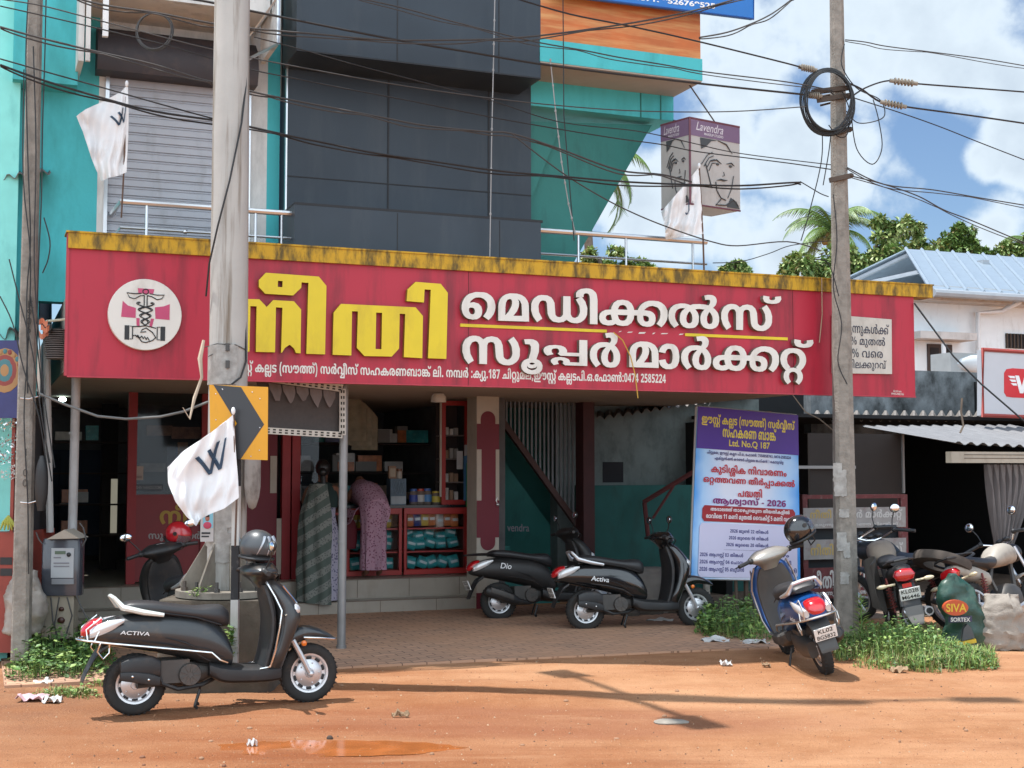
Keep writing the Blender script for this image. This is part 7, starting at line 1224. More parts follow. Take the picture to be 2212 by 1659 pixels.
PK = [M('orange_packet', (.5,.16,.05), .35, var=.5, sc=12), M('yellow_packet', (.5,.36,.06), .35, var=.5, sc=12), M('white_packet', (.5,.48,.45), .35, var=.3, sc=12), M('navy_packet', (.03,.05,.2), .35, var=.5, sc=12), M('pink_packet', (.45,.10,.14), .35, var=.5, sc=12)]
WPK = M('pale_band', (.5,.58,.6), .4)
def packet(nm, lab, grp, c, sx, sz_, sy, mat, tilt=0, cat='packet'):
    mb = MB(); q = Matrix.Translation(c) @ Matrix.Rotation(tilt, 4, 'Y'); mb.T = q
    mb.loft([(-sz_/2,0,0,sx/2,.008),(-sz_*.42,0,0,sx*.49,sy*.3),(-sz_*.2,0,0,sx*.5,sy*.5),(sz_*.2,0,0,sx*.5,sy*.48),(sz_*.42,0,0,sx*.49,sy*.25),(sz_/2,0,0,sx/2,.008)], 'z', 14, 3, 2)
    mb.k = 1; mb.box(-sx*.3, -sy*.52, -sz_*.08, sx*.35, -sy*.47, sz_*.12)
    return solo(nm, lab, cat, mb, [mat, WPK], fr=FM, group=grp)
for i in range(3):
    a, b = xs[i]+fw+.03, xs[i+1]-fw-.03
    for k, (z, n, h) in enumerate(((z0+.07, 4, .15), (.70, 5, .14), (.70+.10, 4, .13))):
        m_ = max(1, int((b-a)/(.13)))
        for j in range(m_):
            u = a+(j+.5)*(b-a)/m_+R.uniform(-.015,.015); packet('packet', 'turquoise wrapped packet stacked inside the red framed glass counter', 'turquoise packets in the counter', (u, WS+.13+.05*k+R.uniform(0,.06), z+h/2+R.uniform(0,.03)*k), .14, h+R.uniform(-.02,.03), .09, TQ, R.uniform(-.4,.4))
    m_ = max(1, int((b-a)/.10))
    for j in range(m_):
        c_ = R.randrange(5); u = a+(j+.5)*(b-a)/m_
        packet('packet', '%s snack packet standing on the top shelf of the glass counter' % ('orange','yellow','white','navy','pink')[c_], 'snack packets on the top counter shelf', (u, WS+.14+R.uniform(0,.08), 1.075+R.uniform(-.005,.02)), .10, .17, .05, PK[c_], R.uniform(-.12,.12))
# jars and boxes on the counter
zc = z1+.036
def jar(px, lab, body, lid, band, h=.20, r=.055):
    u = U_(px, WS+.2, 1070); t = T('jar', lab, 'jar', (u, WS+.2, zc), FM, 'jars on the counter'); c = (u, WS+.2, zc)
    mb = MB(); mb.lathe([(.001,.001),(r*.9,.001),(r,.015),(r,h*.72),(r*.75,h*.86),(r*.001,h*.86)], 20, 'z', c); t.part('jar_body', mb, body)
    mb = MB(); mb.lathe([(r*.76,h*.86),(r*.86,h*.86),(r*.86,h),(.001,h)], 20, 'z', c); t.part('lid', mb, lid)
    mb = MB(); mb.lathe([(r+.001,h*.18),(r+.002,h*.18),(r+.002,h*.62),(r+.001,h*.62)], 20, 'z', c, closed=True); t.part('paper_label', mb, band)
JP = M('jar_plastic', (.16,.13,.11), .15, var=.3, sc=20)
LB, LR, LY = M('blue_lid', (.03,.09,.3), .4), M('red_lid', (.4,.04,.02), .4), M('yellow_lid', (.5,.36,.04), .4)
jar(893, 'squat jar with navy lid and blue label beside the water poster', JP, LB, M('blue_label', (.03,.05,.25), .5))
jar(908, 'jar with red lid and white label on the counter', JP, LR, M('white_label', (.45,.44,.42), .5), .20)
jar(923, 'jar with blue lid and light blue label in the row of jars', JP, LB, M('sky_label', (.06,.2,.42), .5), .205)
jar(942, 'jar with yellow lid and yellow label in the row of jars', JP, LY, M('yellow_label', (.5,.40,.05), .5), .17, .06)
jar(958, 'small jar with red lid at the right end of the row', JP, LR, M('amber_label', (.35,.22,.06), .5), .18, .042)
u = U_(857, WS+.2, 1060); mb = MB(); mb.box(u-.105, WS+.12, zc, u+.10, WS+.3, zc+.33); mb.k = 1; mb.box(u-.10, WS+.116, zc+.01, u+.095, WS+.12, zc+.11); mb.k = 2
for i in range(9): mb.tube([(u-.09+.02*i, WS+.117, zc+.15+.02*math.sin(i*2)), (u-.06+.018*i, WS+.117, zc+.28+.02*math.cos(i*3))], .004, 4)
solo('display_box', 'blue grey picture box standing on the counter left of the jars', 'box', mb, [M('box_blue', (.06,.10,.14), .5, var=.4, sc=9), M('box_pale', (.3,.33,.35), .5, var=.3), M('box_ink', (.15,.2,.24), .5)], fr=FM)
u = U_(846, WS+.2, 1020); mb = MB(); mb.box(u-.05, WS+.15, zc+.332, u+.048, WS+.2, zc+.49); mb.k = 1; mb.box(u-.035, WS+.146, zc+.355, u+.033, WS+.15, zc+.46); solo('notice_card', 'small brown framed card propped on the picture box', 'card', mb, [M('card_brown', (.22,.13,.08), .7), M('card_paper', (.33,.27,.2), .7)], fr=FM)
u = U_(863, WS+.2, 1020); t = T('jar', 'small jar with brown lid standing on top of the picture box', 'jar', (u, WS+.22, zc+.332), FM, 'jars on the counter'); mb = MB(); mb.lathe([(.001,0),(.04,0),(.042,.09),(.001,.09)], 16, 'z', (u, WS+.22, zc+.332)); t.part('jar_body', mb, M('jar_cream', (.35,.3,.25), .5)); mb = MB(); mb.lathe([(.036,.09),(.04,.09),(.04,.125),(.001,.125)], 16, 'z', (u, WS+.22, zc+.332)); t.part('lid', mb, M('brown_lid', (.15,.06,.03), .5))
# glass cabinet at the right of the counter
t = T('glass_cabinet', 'tall red framed glass cabinet standing on the right end of the counter', 'cabinet', (U_(990, WS), WS+.05, zc), FM)
a, b = U_(955, WS+.05), U_(1010, WS+.05); zt2 = 2.6
mb = MB(); mb.box(a, WS+.05, zc, a+.05, WS+.10, zt2); mb.box(b-.03, WS+.052, zc+.5, b, WS+.10, zt2); mb.box(a+.05, WS+.053, zt2-.06, b-.03, WS+.1, zt2-.002); mb.box(a+.05, WS+.053, zc, b-.03, WS+.1, zc+.06); mb.k = 1; mb.box(a-.03, WS+.045, zc+.1, a-.005, WS+.06, zt2-.01); t.part('frame', mb, [RFR, CREAM])
mb = MB(); mb.box(a+.05, WS+.45, zc, b, WS+.47, zt2); t.part('cabinet_back', mb, M('cabinet_dark', (.035,.022,.02), .8))
for z in (1.55, 1.85, 2.15): mb = MB(); mb.box(a+.05, WS+.1, z, b-.03, WS+.44, z+.015); t.part('shelf', mb, M('glass_shelf', (.15,.12,.11), .4))
for z, dz in ((zc+.06,.16),(1.565,.14),(1.865,.15),(2.165,.12)):
    for j in range(3):
        u = a+.07+j*.065; mb = MB(); mb.box(u, WS+.14, z, u+.05, WS+.2, z+dz*R.uniform(.6,1)); solo('medicine_box', 'small medicine box on a shelf of the tall glass cabinet', 'box', mb, R.choice([PK[2], M('grey_box', (.25,.24,.22), .6), M('tan_box', (.25,.16,.1), .6)]), fr=FM, group='medicine boxes in the glass cabinet')
u = U_(1015, WS-.02, 1040); mb = MB(); mb.box(u-.05, WS-.03, zc-.03, u+.05, WS-.02, zc+.60); mb.k = 1; mb.box(u-.085, WS-.025, zc+.05, u-.05, WS-.015, zc+.62); mb.ball((u-.02, WS-.035, zc+.58), (.05,.012,.06), 12, 8); mb.k = 2; mb.box(u-.08, WS-.034, zc+.62, u-.03, WS-.03, zc+.76); mb.box(u-.18, WS-.03, zc+.45, u-.10, WS-.025, zc+.68)
mb.k = 3
for z in (.1,.28,.46,.66,1.0,1.2): mb.ball((u+.065, WS-.022, zc+z), (.022,.006,.05), 10, 6)
solo('hanging_packets', 'green strip and pale cards hanging at the corner of the counter', 'packet strip', mb, [M('green_strip', (.03,.26,.045), .5), M('blue_tag', (.05,.16,.30), .5), M('pale_card', (.42,.42,.42), .6), M('dull_oval', (.10,.14,.10), .6)], fr=FM)
# poster under the sun blind and dim goods in the dark interior
f = quadmap([(635,1117),(690,1117),(690,1262),(635,1262)], WS-.03, 0); mb = MB(); mb.slab([f(0,0),f(1,0),f(1,1),f(0,1)], (0,.02,0)); mb.k = 1; mb.slab([f(0,.20,-.003),f(0,.6,-.003),f(1,.8,-.003),f(1,.70,-.003),f(.5,.55,-.003),f(.2,.4,-.003)], (0,.002,0)); vf = latin('NEED', 0, .03); box_text(mb, vf, .35, .98, .80, .90, lambda s, q, d: f(s, q, -.004)); solo('poster', 'dark green poster in the red frame behind the woman in green', 'poster', mb, [M('poster_green', (.012,.11,.06), .5), M('poster_pale', (.33,.38,.36), .5)], fr=FM)
for i in range(64):
    u = R.uniform(-1.2, .9) if i > 14 else R.uniform(-4.0, -1.3); w = 5.9+R.uniform(0,.1); z = R.choice((.9,1.3,1.7,2.1)); mb = MB(); mb.box(u-.1, w, z, u+R.uniform(.05,.25), w+.12, z+R.uniform(.1,.25)); solo('goods_carton', 'dim carton on the shelves deep inside the dark shop', 'carton', mb, R.choice([PK[0], PK[2], PK[2], PK[3], TQ, M('tan_box', (.25,.16,.1), .6), M('grey_box', (.25,.24,.22), .6)]), fr=FM, group='cartons deep inside the shop')
for z in (.88,1.28,1.68,2.08):
    mb = MB(); mb.box(-4.1, 5.85, z-.02, 1.1, 6.2, z); solo('wall_shelf', 'dark shelf board running across the back of the shop', 'shelf', mb, M('dark_board', (.04,.025,.02), .8), fr=FM, group='shelf boards at the back of the shop')
for (x, y, wdt, h, c_) in ((345,930,.30,.12,(.28,.16,.10)),(405,935,.36,.14,(.33,.18,.12)),(375,985,.16,.22,(.04,.07,.13)),(395,970,.12,.16,(.25,.11,.03)),(330,1010,.3,.1,(.2,.17,.13))):
    p = fp(x, y, WS+.12); mb = MB(); mb.box(p.x-wdt/2, p.y, p.z-h/2, p.x+wdt/2, p.y+.06, p.z+h/2); solo('window_box', 'dim printed box behind the pane of the red front', 'box', mb, M('window_box_%d' % x, c_, .6, var=.5, sc=14), fr=FM, group='boxes behind the window pane')
f = quadmap([(292,1046),(352,1046),(352,1060),(292,1060)], WS-.01, 0); mb = MB(); mb.slab([f(0,0),f(1,0),f(1,1),f(0,1)], (0,.01,0)); mb.k = 1; box_text(mb, latin('SHIV HANDLOOMS', 0, .02), .04, .96, .25, .75, lambda s, q, d: f(s, q, -.003)); solo('name_strip', 'small dark name strip at the foot of the window pane', 'sign', mb, [M('strip_blue', (.05,.07,.09), .5), M('strip_text', (.3,.3,.3), .6)], fr=FM)
p = fp(300, 1022, WS-.01); mb = MB(); mb.box(p.x-.05, p.y, p.z-.08, p.x+.05, p.y+.008, p.z+.08); mb.k = 1; mb.box(p.x-.035, p.y-.003, p.z-.06, p.x+.035, p.y, p.z-.03); solo('paper_notice', 'small cream paper notice stuck on the window pane', 'notice', mb, [M('notice_cream', (.42,.35,.30), .7), M('notice_grey', (.25,.2,.18), .7)], fr=FM)
for i, (x, y) in enumerate(((762,905),(778,915),(792,925))):
    p = fp(x, y, WS+.6); mb = MB(); mb.sheet(lambda s, q: (p.x-.17+.34*s*(1-.25*q*0), p.y+.04*i+.02*math.sin(s*8+i), p.z-.28+.56*q*(1-.25*(2*s-1)**2)), 10, 10, .03); solo('carry_bag', 'pale printed carry bag hanging in the dim doorway, %s of three' % ('left','middle','right')[i], 'bag', mb, [M('bag_print', (.20,.17,.11), .7, var=.4, sc=10, dirt=(.16,.04,.03), da=.35, dst=(1,1,1))], fr=FM, group='carry bags hanging in the doorway')
mb = MB(); p = fp(752, 1155, WS-.10); mb.loft([(-.17,p.x,p.y,.10,.05),(0,p.x,p.y,.115,.06),(.15,p.x,p.y,.09,.04),(.21,p.x,p.y,.03,.02)], 'z', 16, 2.6); mb.v = [(x, y, z+p.z) for x, y, z in mb.v]; solo('cloth_bag', 'maroon cloth bag hanging between the two women at the counter', 'bag', mb, M('maroon_cloth', (.10,.006,.014), .8, var=.2), fr=FM)
p = fp(1018, 845, 2.6); mb = MB(); mb.lathe([(.001,0),(.09,0),(.09,.06),(.06,.10),(.001,.10)], 20, 'z', (U_(915+32, 2.6), 2.6, 2.50)); solo('ceiling_lamp', 'white round lamp under the veranda ceiling beside the sign edge', 'lamp', mb, M('lamp_white', (.6,.57,.52), .4), fr=FM)

# ---------------------------------------------------------------- two women at the counter
SKIN = M('brown_skin', (.17,.075,.045), .55, var=.1)
HAIR = M('black_hair', (.008,.007,.007), .4, var=.3, sc=40)
def skinbody(name, joints, bones, t):
    me = bpy.data.meshes.new('body'); o = bpy.data.objects.new('body', me); scn.collection.objects.link(o)
    bm = bmesh.new(); ly = bm.verts.layers.skin.verify(); vs = []
    for i, q in enumerate(joints):
        v = bm.verts.new(q[:3]); v[ly].radius = (q[3], q[4] if len(q) > 4 else q[3]); v[ly].use_root = (i == 0); vs.append(v)
    for a, b in bones: bm.edges.new((vs[a], vs[b]))
    bm.to_mesh(me); bm.free()
    sk = o.modifiers.new('skin', 'SKIN'); sk.use_smooth_shade = True; sd = o.modifiers.new('sub', 'SUBSURF'); sd.levels = 1; sd.render_levels = 1
    dg = bpy.context.evaluated_depsgraph_get(); e = o.evaluated_get(dg); m2 = bpy.data.meshes.new_from_object(e, depsgraph=dg)
    mb = MB(); mb.add([tuple(v.co) for v in m2.vertices], [tuple(p.vertices) for p in m2.polygons]); bpy.data.objects.remove(o); bpy.data.meshes.remove(m2)
    return mb
def person(label, u, w, z, yaw, J):
    """J: dict of joints in own frame (x right, y ahead, z up)"""
    fr = FM @ Matrix.Translation((u, w, z)) @ Matrix.Rotation(yaw, 4, 'Z')
    t = T('person', label, 'woman', (0,0,0), fr)
    names = list(J); idx = {n: i for i, n in enumerate(names)}
    bones = [(idx[a], idx[b]) for a, b in (('pelvis','waist'),('waist','chest'),('chest','neck'),('neck','chin'),('chin','head'),('head','crown'))]
    for s in 'LR':
        bones += [(idx[a], idx[b]) for a, b in (('chest','sh'+s),('sh'+s,'el'+s),('el'+s,'wr'+s),('wr'+s,'pa'+s),('pelvis','hip'+s),('hip'+s,'kn'+s),('kn'+s,'an'+s),('an'+s,'to'+s))]
        bones += [(idx['pa'+s], idx['f%d%s' % (k, s)]) for k in range(4)]+[(idx['wr'+s], idx['th'+s])]
    t.part('body', skinbody('body', [J[n] for n in names], bones, t), SKIN); return t, fr
def joints(bend, height=1.5, arms=((.35,1.05),(.35,1.05))):
    k = height/1.56; c, s = math.cos(bend), math.sin(bend); hz = .82*k
    def up(d, x=0, f=0): return (x*k, d*s*k+f*c, hz+d*c*k-f*s)
    J = {'pelvis': (*up(0), .14*k, .11*k), 'waist': (*up(.18), .115*k, .09*k), 'chest': (*up(.42), .125*k, .095*k), 'neck': (*up(.56), .05*k, .05*k), 'chin': (*up(.62,0,.02), .062*k, .07*k), 'head': (*up(.70,0,.01), .074*k, .085*k), 'crown': (*up(.765), .045*k, .05*k)}
    for sd, sg, (f, h) in (('L', -1, arms[0]), ('R', 1, arms[1])):
        sh = up(.48, sg*.16); wr = (sg*.16*k, sh[1]+f, h); el = ((sh[0]+wr[0])/2+sg*.06, (sh[1]+wr[1])/2-.03, (sh[2]+wr[2])/2-.06)
        J['sh'+sd] = (*sh, .052*k); J['el'+sd] = (*el, .037*k); J['wr'+sd] = (*wr, .024*k); J['pa'+sd] = (wr[0]-sg*.01, wr[1]+.06, wr[2]-.005, .032*k, .016*k)
        for q in range(4): J['f%d%s' % (q, sd)] = (wr[0]-sg*.01+(q-1.5)*.019, wr[1]+.13-.01*abs(q-1.3), wr[2]-.025, .008)
        J['th'+sd] = (wr[0]-sg*.045, wr[1]+.06, wr[2]-.015, .009)
        J['hip'+sd] = (sg*.085*k, .0, hz-.05*k, .10*k); J['kn'+sd] = (sg*.085*k, .015, .45*k, .062*k); J['an'+sd] = (sg*.085*k, -.01, .075, .036*k); J['to'+sd] = (sg*.10*k, .13, .032, .032, .022)
    return J
def printed(name, base, spot, sc=26, thr=.52, dist=True):
    m = bpy.data.materials.new(name); m.use_nodes = True; n = m.node_tree.nodes; l = m.node_tree.links; b = n['Principled BSDF']; b.inputs['Roughness'].default_value = .85; b.inputs['Specular IOR Level'].default_value = .2
    tc = n.new('ShaderNodeTexCoord'); v = n.new('ShaderNodeTexVoronoi'); v.inputs['Scale'].default_value = sc; l.new(tc.outputs['Object'], v.inputs['Vector'])
    nz = n.new('ShaderNodeTexNoise'); nz.inputs['Scale'].default_value = sc*2.2; l.new(tc.outputs['Object'], nz.inputs['Vector'])
    ad = n.new('ShaderNodeMath'); ad.operation = 'MULTIPLY_ADD'; l.new(nz.outputs['Fac'], ad.inputs[0]); ad.inputs[1].default_value = .5; l.new(v.outputs['Distance'], ad.inputs[2])
    mr = n.new('ShaderNodeMapRange'); l.new(ad.outputs[0], mr.inputs[0]); mr.inputs[1].default_value = thr; mr.inputs[2].default_value = thr+.08
    mx = n.new('ShaderNodeMix'); mx.data_type = 'RGBA'; l.new(mr.outputs[0], mx.inputs[0]); mx.inputs[6].default_value = (*spot, 1); mx.inputs[7].default_value = (*base, 1); l.new(mx.outputs[2], b.inputs['Base Color']); return m
PINK = printed('pink_printed_cloth', (.40,.235,.30), (.17,.055,.10), 36, .53)
LILA = printed('lilac_printed_cloth', (.36,.34,.42), (.12,.11,.18), 34, .56)
def striped(name):
    m = printed(name, (.21,.22,.20), (.11,.12,.11), 40, .55); n = m.node_tree.nodes; l = m.node_tree.links; b = n['Principled BSDF']; src = b.inputs['Base Color'].links[0].from_socket
    tc = n.new('ShaderNodeTexCoord'); mp = n.new('ShaderNodeMapping'); mp.inputs['Rotation'].default_value = (0, .55, 0); l.new(tc.outputs['Object'], mp.inputs[0])
    wv = n.new('ShaderNodeTexWave'); wv.bands_direction = 'Z'; wv.inputs['Scale'].default_value = 2.1; wv.inputs['Distortion'].default_value = 1.2; l.new(mp.outputs[0], wv.inputs['Vector'])
    mr = n.new('ShaderNodeMapRange'); l.new(wv.outputs['Fac'], mr.inputs[0]); mr.inputs[1].default_value = .45; mr.inputs[2].default_value = .55
    mx = n.new('ShaderNodeMix'); mx.data_type = 'RGBA'; l.new(mr.outputs[0], mx.inputs[0]); l.new(src, mx.inputs[6]); mx.inputs[7].default_value = (.095,.12,.105,1); l.new(mx.outputs[2], b.inputs['Base Color']); return m
GRN = striped('green_striped_shawl')
def drape(secs, n=44, folds=9, amp=.014, seed=0, sub=5):
    """cloth hung round the figure: sections (z, cx, cy, rx, ry) from hem up, with pleats fading upward"""
    mb = MB(); mb.loft(secs, 'z', n, 2.1, sub); z0 = secs[0][0]; z1 = secs[-1][0]; out = []
    for (x, y, z) in mb.v:
        q = (z-z0)/(z1-z0); k = max(.15, 1-q); c = None
        cx = cy = 0
        for a, b in zip(secs[:-1], secs[1:]):
            if a[0]-1e-6 <= z <= b[0]+1e-6: f_ = (z-a[0])/max(1e-6, b[0]-a[0]); cx = a[1]+(b[1]-a[1])*f_; cy = a[2]+(b[2]-a[2])*f_
        th = math.atan2(y-cy, x-cx); d = amp*k*(math.sin(folds*th+seed+2*noise.noise((z*2, th, seed)))+.6*math.sin(folds*1.9*th+z*3))+.012*noise.noise((x*9, y*9, z*7+seed))
        out.append((x+math.cos(th)*d, y+math.sin(th)*d, z))
    mb.v = out; return mb
# woman in pink leaning on the counter, seen from behind, cloth over her head
pu = U_(805, 3.78, 1250)
tp_, fr_ = person('woman in pink printed cloth with covered head bending over the counter', pu, 3.76, .405, .05, joints(.95, 1.50, ((.18,.92),(.20,.92))))
mb = drape([(.10,0,.0,.165,.14),(.25,0,.0,.16,.14),(.5,0,.0,.158,.15),(.75,0,-.01,.165,.17),(.86,0,.02,.165,.19),(.95,0,.08,.15,.19),(1.0,0,.12,.10,.14)], 48, 8, .013, 1); tp_.part('long_dress', mb, PINK)
mb = MB(); mb.loft([(-.12,.03,.80,.145,.16),(.05,.02,.92,.165,.17),(.22,.0,1.0,.17,.17),(.38,-.01,1.03,.16,.16),(.50,-.02,1.02,.13,.15),(.60,-.02,.98,.10,.12),(.66,-.02,.96,.05,.06)], 'y', 40, 2.2, 5)
mb.v = [(x+.008*noise.noise((x*12,y*9,z*9)), y, z+.014*noise.noise((x*8, y*6, z*6))+.008*math.sin(x*45+y*8)) for x, y, z in mb.v]; tp_.part('head_cloth', mb, PINK)
mb = MB(); mb.sheet(lambda s, q: (-.20-.14*s+.02*math.sin(q*6), -.02+.30*q, .86-.22*s*(1-q*.4)-.04*math.sin(q*3)+.02*math.sin(s*7)), 12, 12, .004); tp_.part('cloth_end', mb, PINK)
# woman in green shawl, behind the pipe
gu = U_(697, 3.45, 1290)
tg_, fr_ = person('woman in striped green shawl and lilac dress standing behind the grey pipe', gu, 3.50, .172, -.25, joints(.16, 1.60, ((.22,1.10),(.25,1.05))))
mb = drape([(.02,0,.0,.235,.19),(.12,0,.0,.225,.18),(.4,0,.0,.20,.165),(.7,0,.0,.19,.165),(.9,0,.02,.165,.15),(1.1,.0,.06,.15,.13),(1.25,0,.08,.165,.12),(1.36,0,.09,.10,.08)], 48, 9, .014, 3); tg_.part('long_dress', mb, LILA)
def shawl(s, q):
    th = math.pi*(1.06+.62*s); z = .02+1.36*q; k = 1-q
    r = (.235+.035*k, .215+.02*k) if q < .75 else (.235-.10*(q-.75)/.25, .215-.07*(q-.75)/.25)
    fo = .018*math.sin(s*17+q*3)*(.4+k)+.02*noise.noise((s*5, q*6, 2)); return (math.cos(th)*(r[0]+fo)-.02, math.sin(th)*(r[1]+fo)+.06*q, z-.05*s*k)
mb = MB(); mb.sheet(shawl, 34, 40, .006); tg_.part('shawl', mb, GRN)
mb = MB(); mb.loft([(1.10,0,.06,.175,.125),(1.22,0,.075,.185,.13),(1.34,0,.085,.15,.10),(1.40,0,.09,.07,.065)], 'z', 24, 2.3); tg_.part('blouse', mb, M('dark_green_blouse', (.012,.03,.028), .8))
mb = MB(); J = joints(.16, 1.60); h = J['head']; mb.ball((h[0], h[1]-.02, h[2]+.02), (.088,.098,.105), 18, 12); mb.ball((h[0], h[1]-.105, h[2]-.03), (.05,.05,.055), 14, 9); mb.tube([(h[0], h[1]-.09, h[2]-.05), (h[0]+.01, h[1]-.13, h[2]-.2), (h[0], h[1]-.14, h[2]-.36)], [.035,.03,.012], 8); tg_.part('hair', mb, HAIR)
for s in (-1, 1): mb = MB(); mb.loft([(-.06,s*.085,-.0,.035,.02),(.06,s*.09,.0,.042,.02),(.17,s*.10,.0,.035,.018)], 'y', 12, 3); mb.v = [(x, y, z+.012) for x, y, z in mb.v]; tg_.part('sandal', mb, PLAS)

# ---------------------------------------------------------------- left edge: meter, bags, roadside cabinet, deity-like board, small roofs
mY_ = 12.15
t = T('electricity_meter', 'grey electricity meter box with pointed cap on a post by the left pole', 'meter', P(135, 1400, mY_), ID)
a, b = P(93, 1285, mY_), P(179, 1163, mY_)
mb = MB(); mb.loft([(a.z,(a.x+b.x)/2,mY_,(b.x-a.x)/2,.08),(a.z+.05,(a.x+b.x)/2,mY_,(b.x-a.x)/2,.085),(b.z-.05,(a.x+b.x)/2,mY_,(b.x-a.x)/2,.085),(b.z,(a.x+b.x)/2,mY_,(b.x-a.x)/2-.01,.075)], 'z', 24, 7, 1); t.part('case', mb, M('smoky_case', (.055,.06,.075), .2, coat=.5, var=.1))
def mq(x, y): return P(x, y, mY_-.09)
def mrect(x0, y0, x1, y1, d): p, q = mq(x0, y1), mq(x1, y0); m = MB(); m.box(p.x, mY_-.09-d, p.z, q.x, mY_-.084, q.z); return m
face = t.part('meter_face', mrect(110,1184,160,1248,.004), M('meter_pale', (.36,.38,.40), .4, var=.05))
t.part('display', mrect(119,1190,142,1197,.008), M('lcd', (.12,.16,.12), .2), face)
for y in (1203, 1215, 1222): t.part('printed_line', mrect(116,y,150 if y > 1210 else 132,y+3,.006), M('ink_grey', (.18,.18,.2), .6), face)
p = mq(149,1198); mb = MB(); mb.ball((p.x, p.y-.008, p.z), (.02,.012,.02), 10, 7); t.part('seal_knob', mb, BLK, face)
t.part('terminal_cover', mrect(112,1250,160,1262,.01), M('terminal_grey', (.2,.21,.23), .5))
mb = MB(); mb.slab([P(100,1165,mY_-.13), P(172,1163,mY_-.13), P(139,1144,mY_-.13)], (0,.26,0)); t.part('cap', mb, M('cap_concrete', (.34,.30,.25), .9, var=.2))
mb = MB(); a, b = P(95, 1378, mY_+.02), P(165, 1286, mY_+.02); mb.box(a.x, mY_-.05, a.z, b.x, mY_+.09, b.z); bk = t.part('back_board', mb, M('board_ply', (.33,.29,.23), .8, dirt=(.15,.1,.07), da=.4))
mb = MB(); c = P(132, 1340, mY_-.06); mb.ball((c.x, c.y, c.z), (.035,.02,.03), 10, 7); mb.ball((c.x+.0, c.y, c.z+.1), (.025,.015,.02), 10, 7); t.part('holder', mb, M('brown_bakelite', (.06,.02,.015), .4), bk)
mb = MB(); g = P(132, 1440, mY_+.1); mb.box(g.x-.03, mY_+.0, -.02, g.x+.03, mY_+.06, a.z); t.part('post', mb, MOSS)
for pts in ([(110,1290),(114,1340),(130,1390),(140,1430)],[(128,1290),(118,1350),(128,1410),(120,1450)],[(145,1290),(156,1330),(140,1380),(150,1420)],[(165,1286),(175,1310),(185,1330),(192,1340)],[(92,1175),(84,1165),(78,1150)],[(178,1180),(186,1165),(180,1140),(172,1130)]):
    mb = MB(); mb.tube([P(x, y, mY_-.1) for x, y in pts], .007, 5); t.part('wire', mb, M('grey_cable', (.06,.06,.06), .5))
def sack(name, label, px, Y, w, d, h, mat, seed, lean=0, top=.35, cat='sack', grp=None):
    c = P(px, 1400, Y); z0 = gh(c.x, Y); mb = MB()
    mb.loft([(0,0,0,w*.42,d*.42),(.06*h,0,0,w*.5,d*.5),(.35*h,.01,0,w*.52,d*.52),(.65*h,lean*.5,0,w*.47,d*.45),(.85*h,lean*.8,0,w*.40,d*.36),(h,lean,0,w*top,d*.2)], 'z', 36, 2.5, 6)
    mb.v = [(x+.045*noise.noise((x*7,y*7,z*5+seed))+.02*abs(noise.noise((x*9,y*9,z*24+seed)))+.015*noise.noise((x*20,y*20,z*18+seed)), y+.05*noise.noise((x*6+9,y*7,z*6+seed))-.035*abs(noise.noise((x*8+3,y*9,z*20+x*14+seed)))+.012*noise.noise((x*25,y*10,z*22+seed)), z+.02*noise.noise((x*8,y*8,seed))) for x, y, z in mb.v]
    mb.v = [(x+c.x, y+Y, z+z0) for x, y, z in mb.v]
    return mb
mb = sack('', '', 50, 11.95, .34, .26, .55, None, 3); mb.v = [(x, y, z+.28) for x, y, z in mb.v]
solo('hanging_sack', 'dirty pale plastic sack tied to the left roadside pole', 'sack', mb, M('dirty_plastic', (.36,.32,.28), .5, var=.25, sc=6, dirt=(.10,.07,.05), da=.5, dst=(1,1,1), bump=.3, bsc=60), fr=ID)
# rust red stall cabinet at the very left with garlands
kY = 12.0
t = T('stall_cabinet', 'rusty red steel stall cut by the left edge, hung with silver garlands', 'stall', P(20, 1405, kY), ID)
RUST = M('rusty_red_steel', (.27,.045,.03), .6, var=.2, dirt=(.09,.035,.025), da=.35)
a, b = P(-120, 1405, kY), P(50, 895, kY)
mb = MB(); mb.box(a.x, kY, P(0,1410,kY).z, b.x, kY+.9, P(0,1150,kY).z); t.part('lower_panel', mb, RUST)
mb = MB(); mb.box(P(36,1000,kY).x, kY-.01, P(0,1150,kY).z, b.x, kY+.05, P(0,895,kY).z); mb.box(P(36,1000,kY).x-.05, kY+.0, P(0,1150,kY).z, P(36,1000,kY).x-.02, kY+.05, P(0,895,kY).z); t.part('upright', mb, RUST)
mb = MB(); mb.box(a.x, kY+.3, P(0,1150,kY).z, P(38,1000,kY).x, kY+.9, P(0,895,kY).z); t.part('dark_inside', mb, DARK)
for i in range(4):
    mb = MB(); y0 = 915+i*34; pts = []
    for k in range(90):
        q = P(-6+R.uniform(0, 50-i*2), y0+R.uniform(-13, 13)+abs(k-45)*.15, kY-.03-R.uniform(0,.06)); d = .016; mb.add([q+Vector((R.uniform(-d,d), R.uniform(-d,d), R.uniform(-d,d))) for _ in range(3)], [(0,1,2)])
    t.part('garland', mb, M('silver_foil', (.7,.7,.7), .2, .9) if i < 3 else M('white_tatters', (.6,.6,.58), .7), kind=None, recalc=False)
for i, y in enumerate((1040,1095,1140,1180)):
    p = P(48, y, kY-.03); mb = MB(); mb.ball(p, (.018,.014,.022), 8, 6); t.part('bead', mb, M('pale_shell', (.5,.42,.38), .5))
p = P(18, 1128, kY-.05); mb = MB()
for k in range(5): mb.tube([p+Vector((0,0,.06)), p+Vector((.02*(k-2), -.01, .0)), p+Vector((.035*(k-2), 0, -.07))], [.006,.014,.006], 6)
t.part('banana_bunch', mb, M('green_banana', (.34,.36,.06), .6))
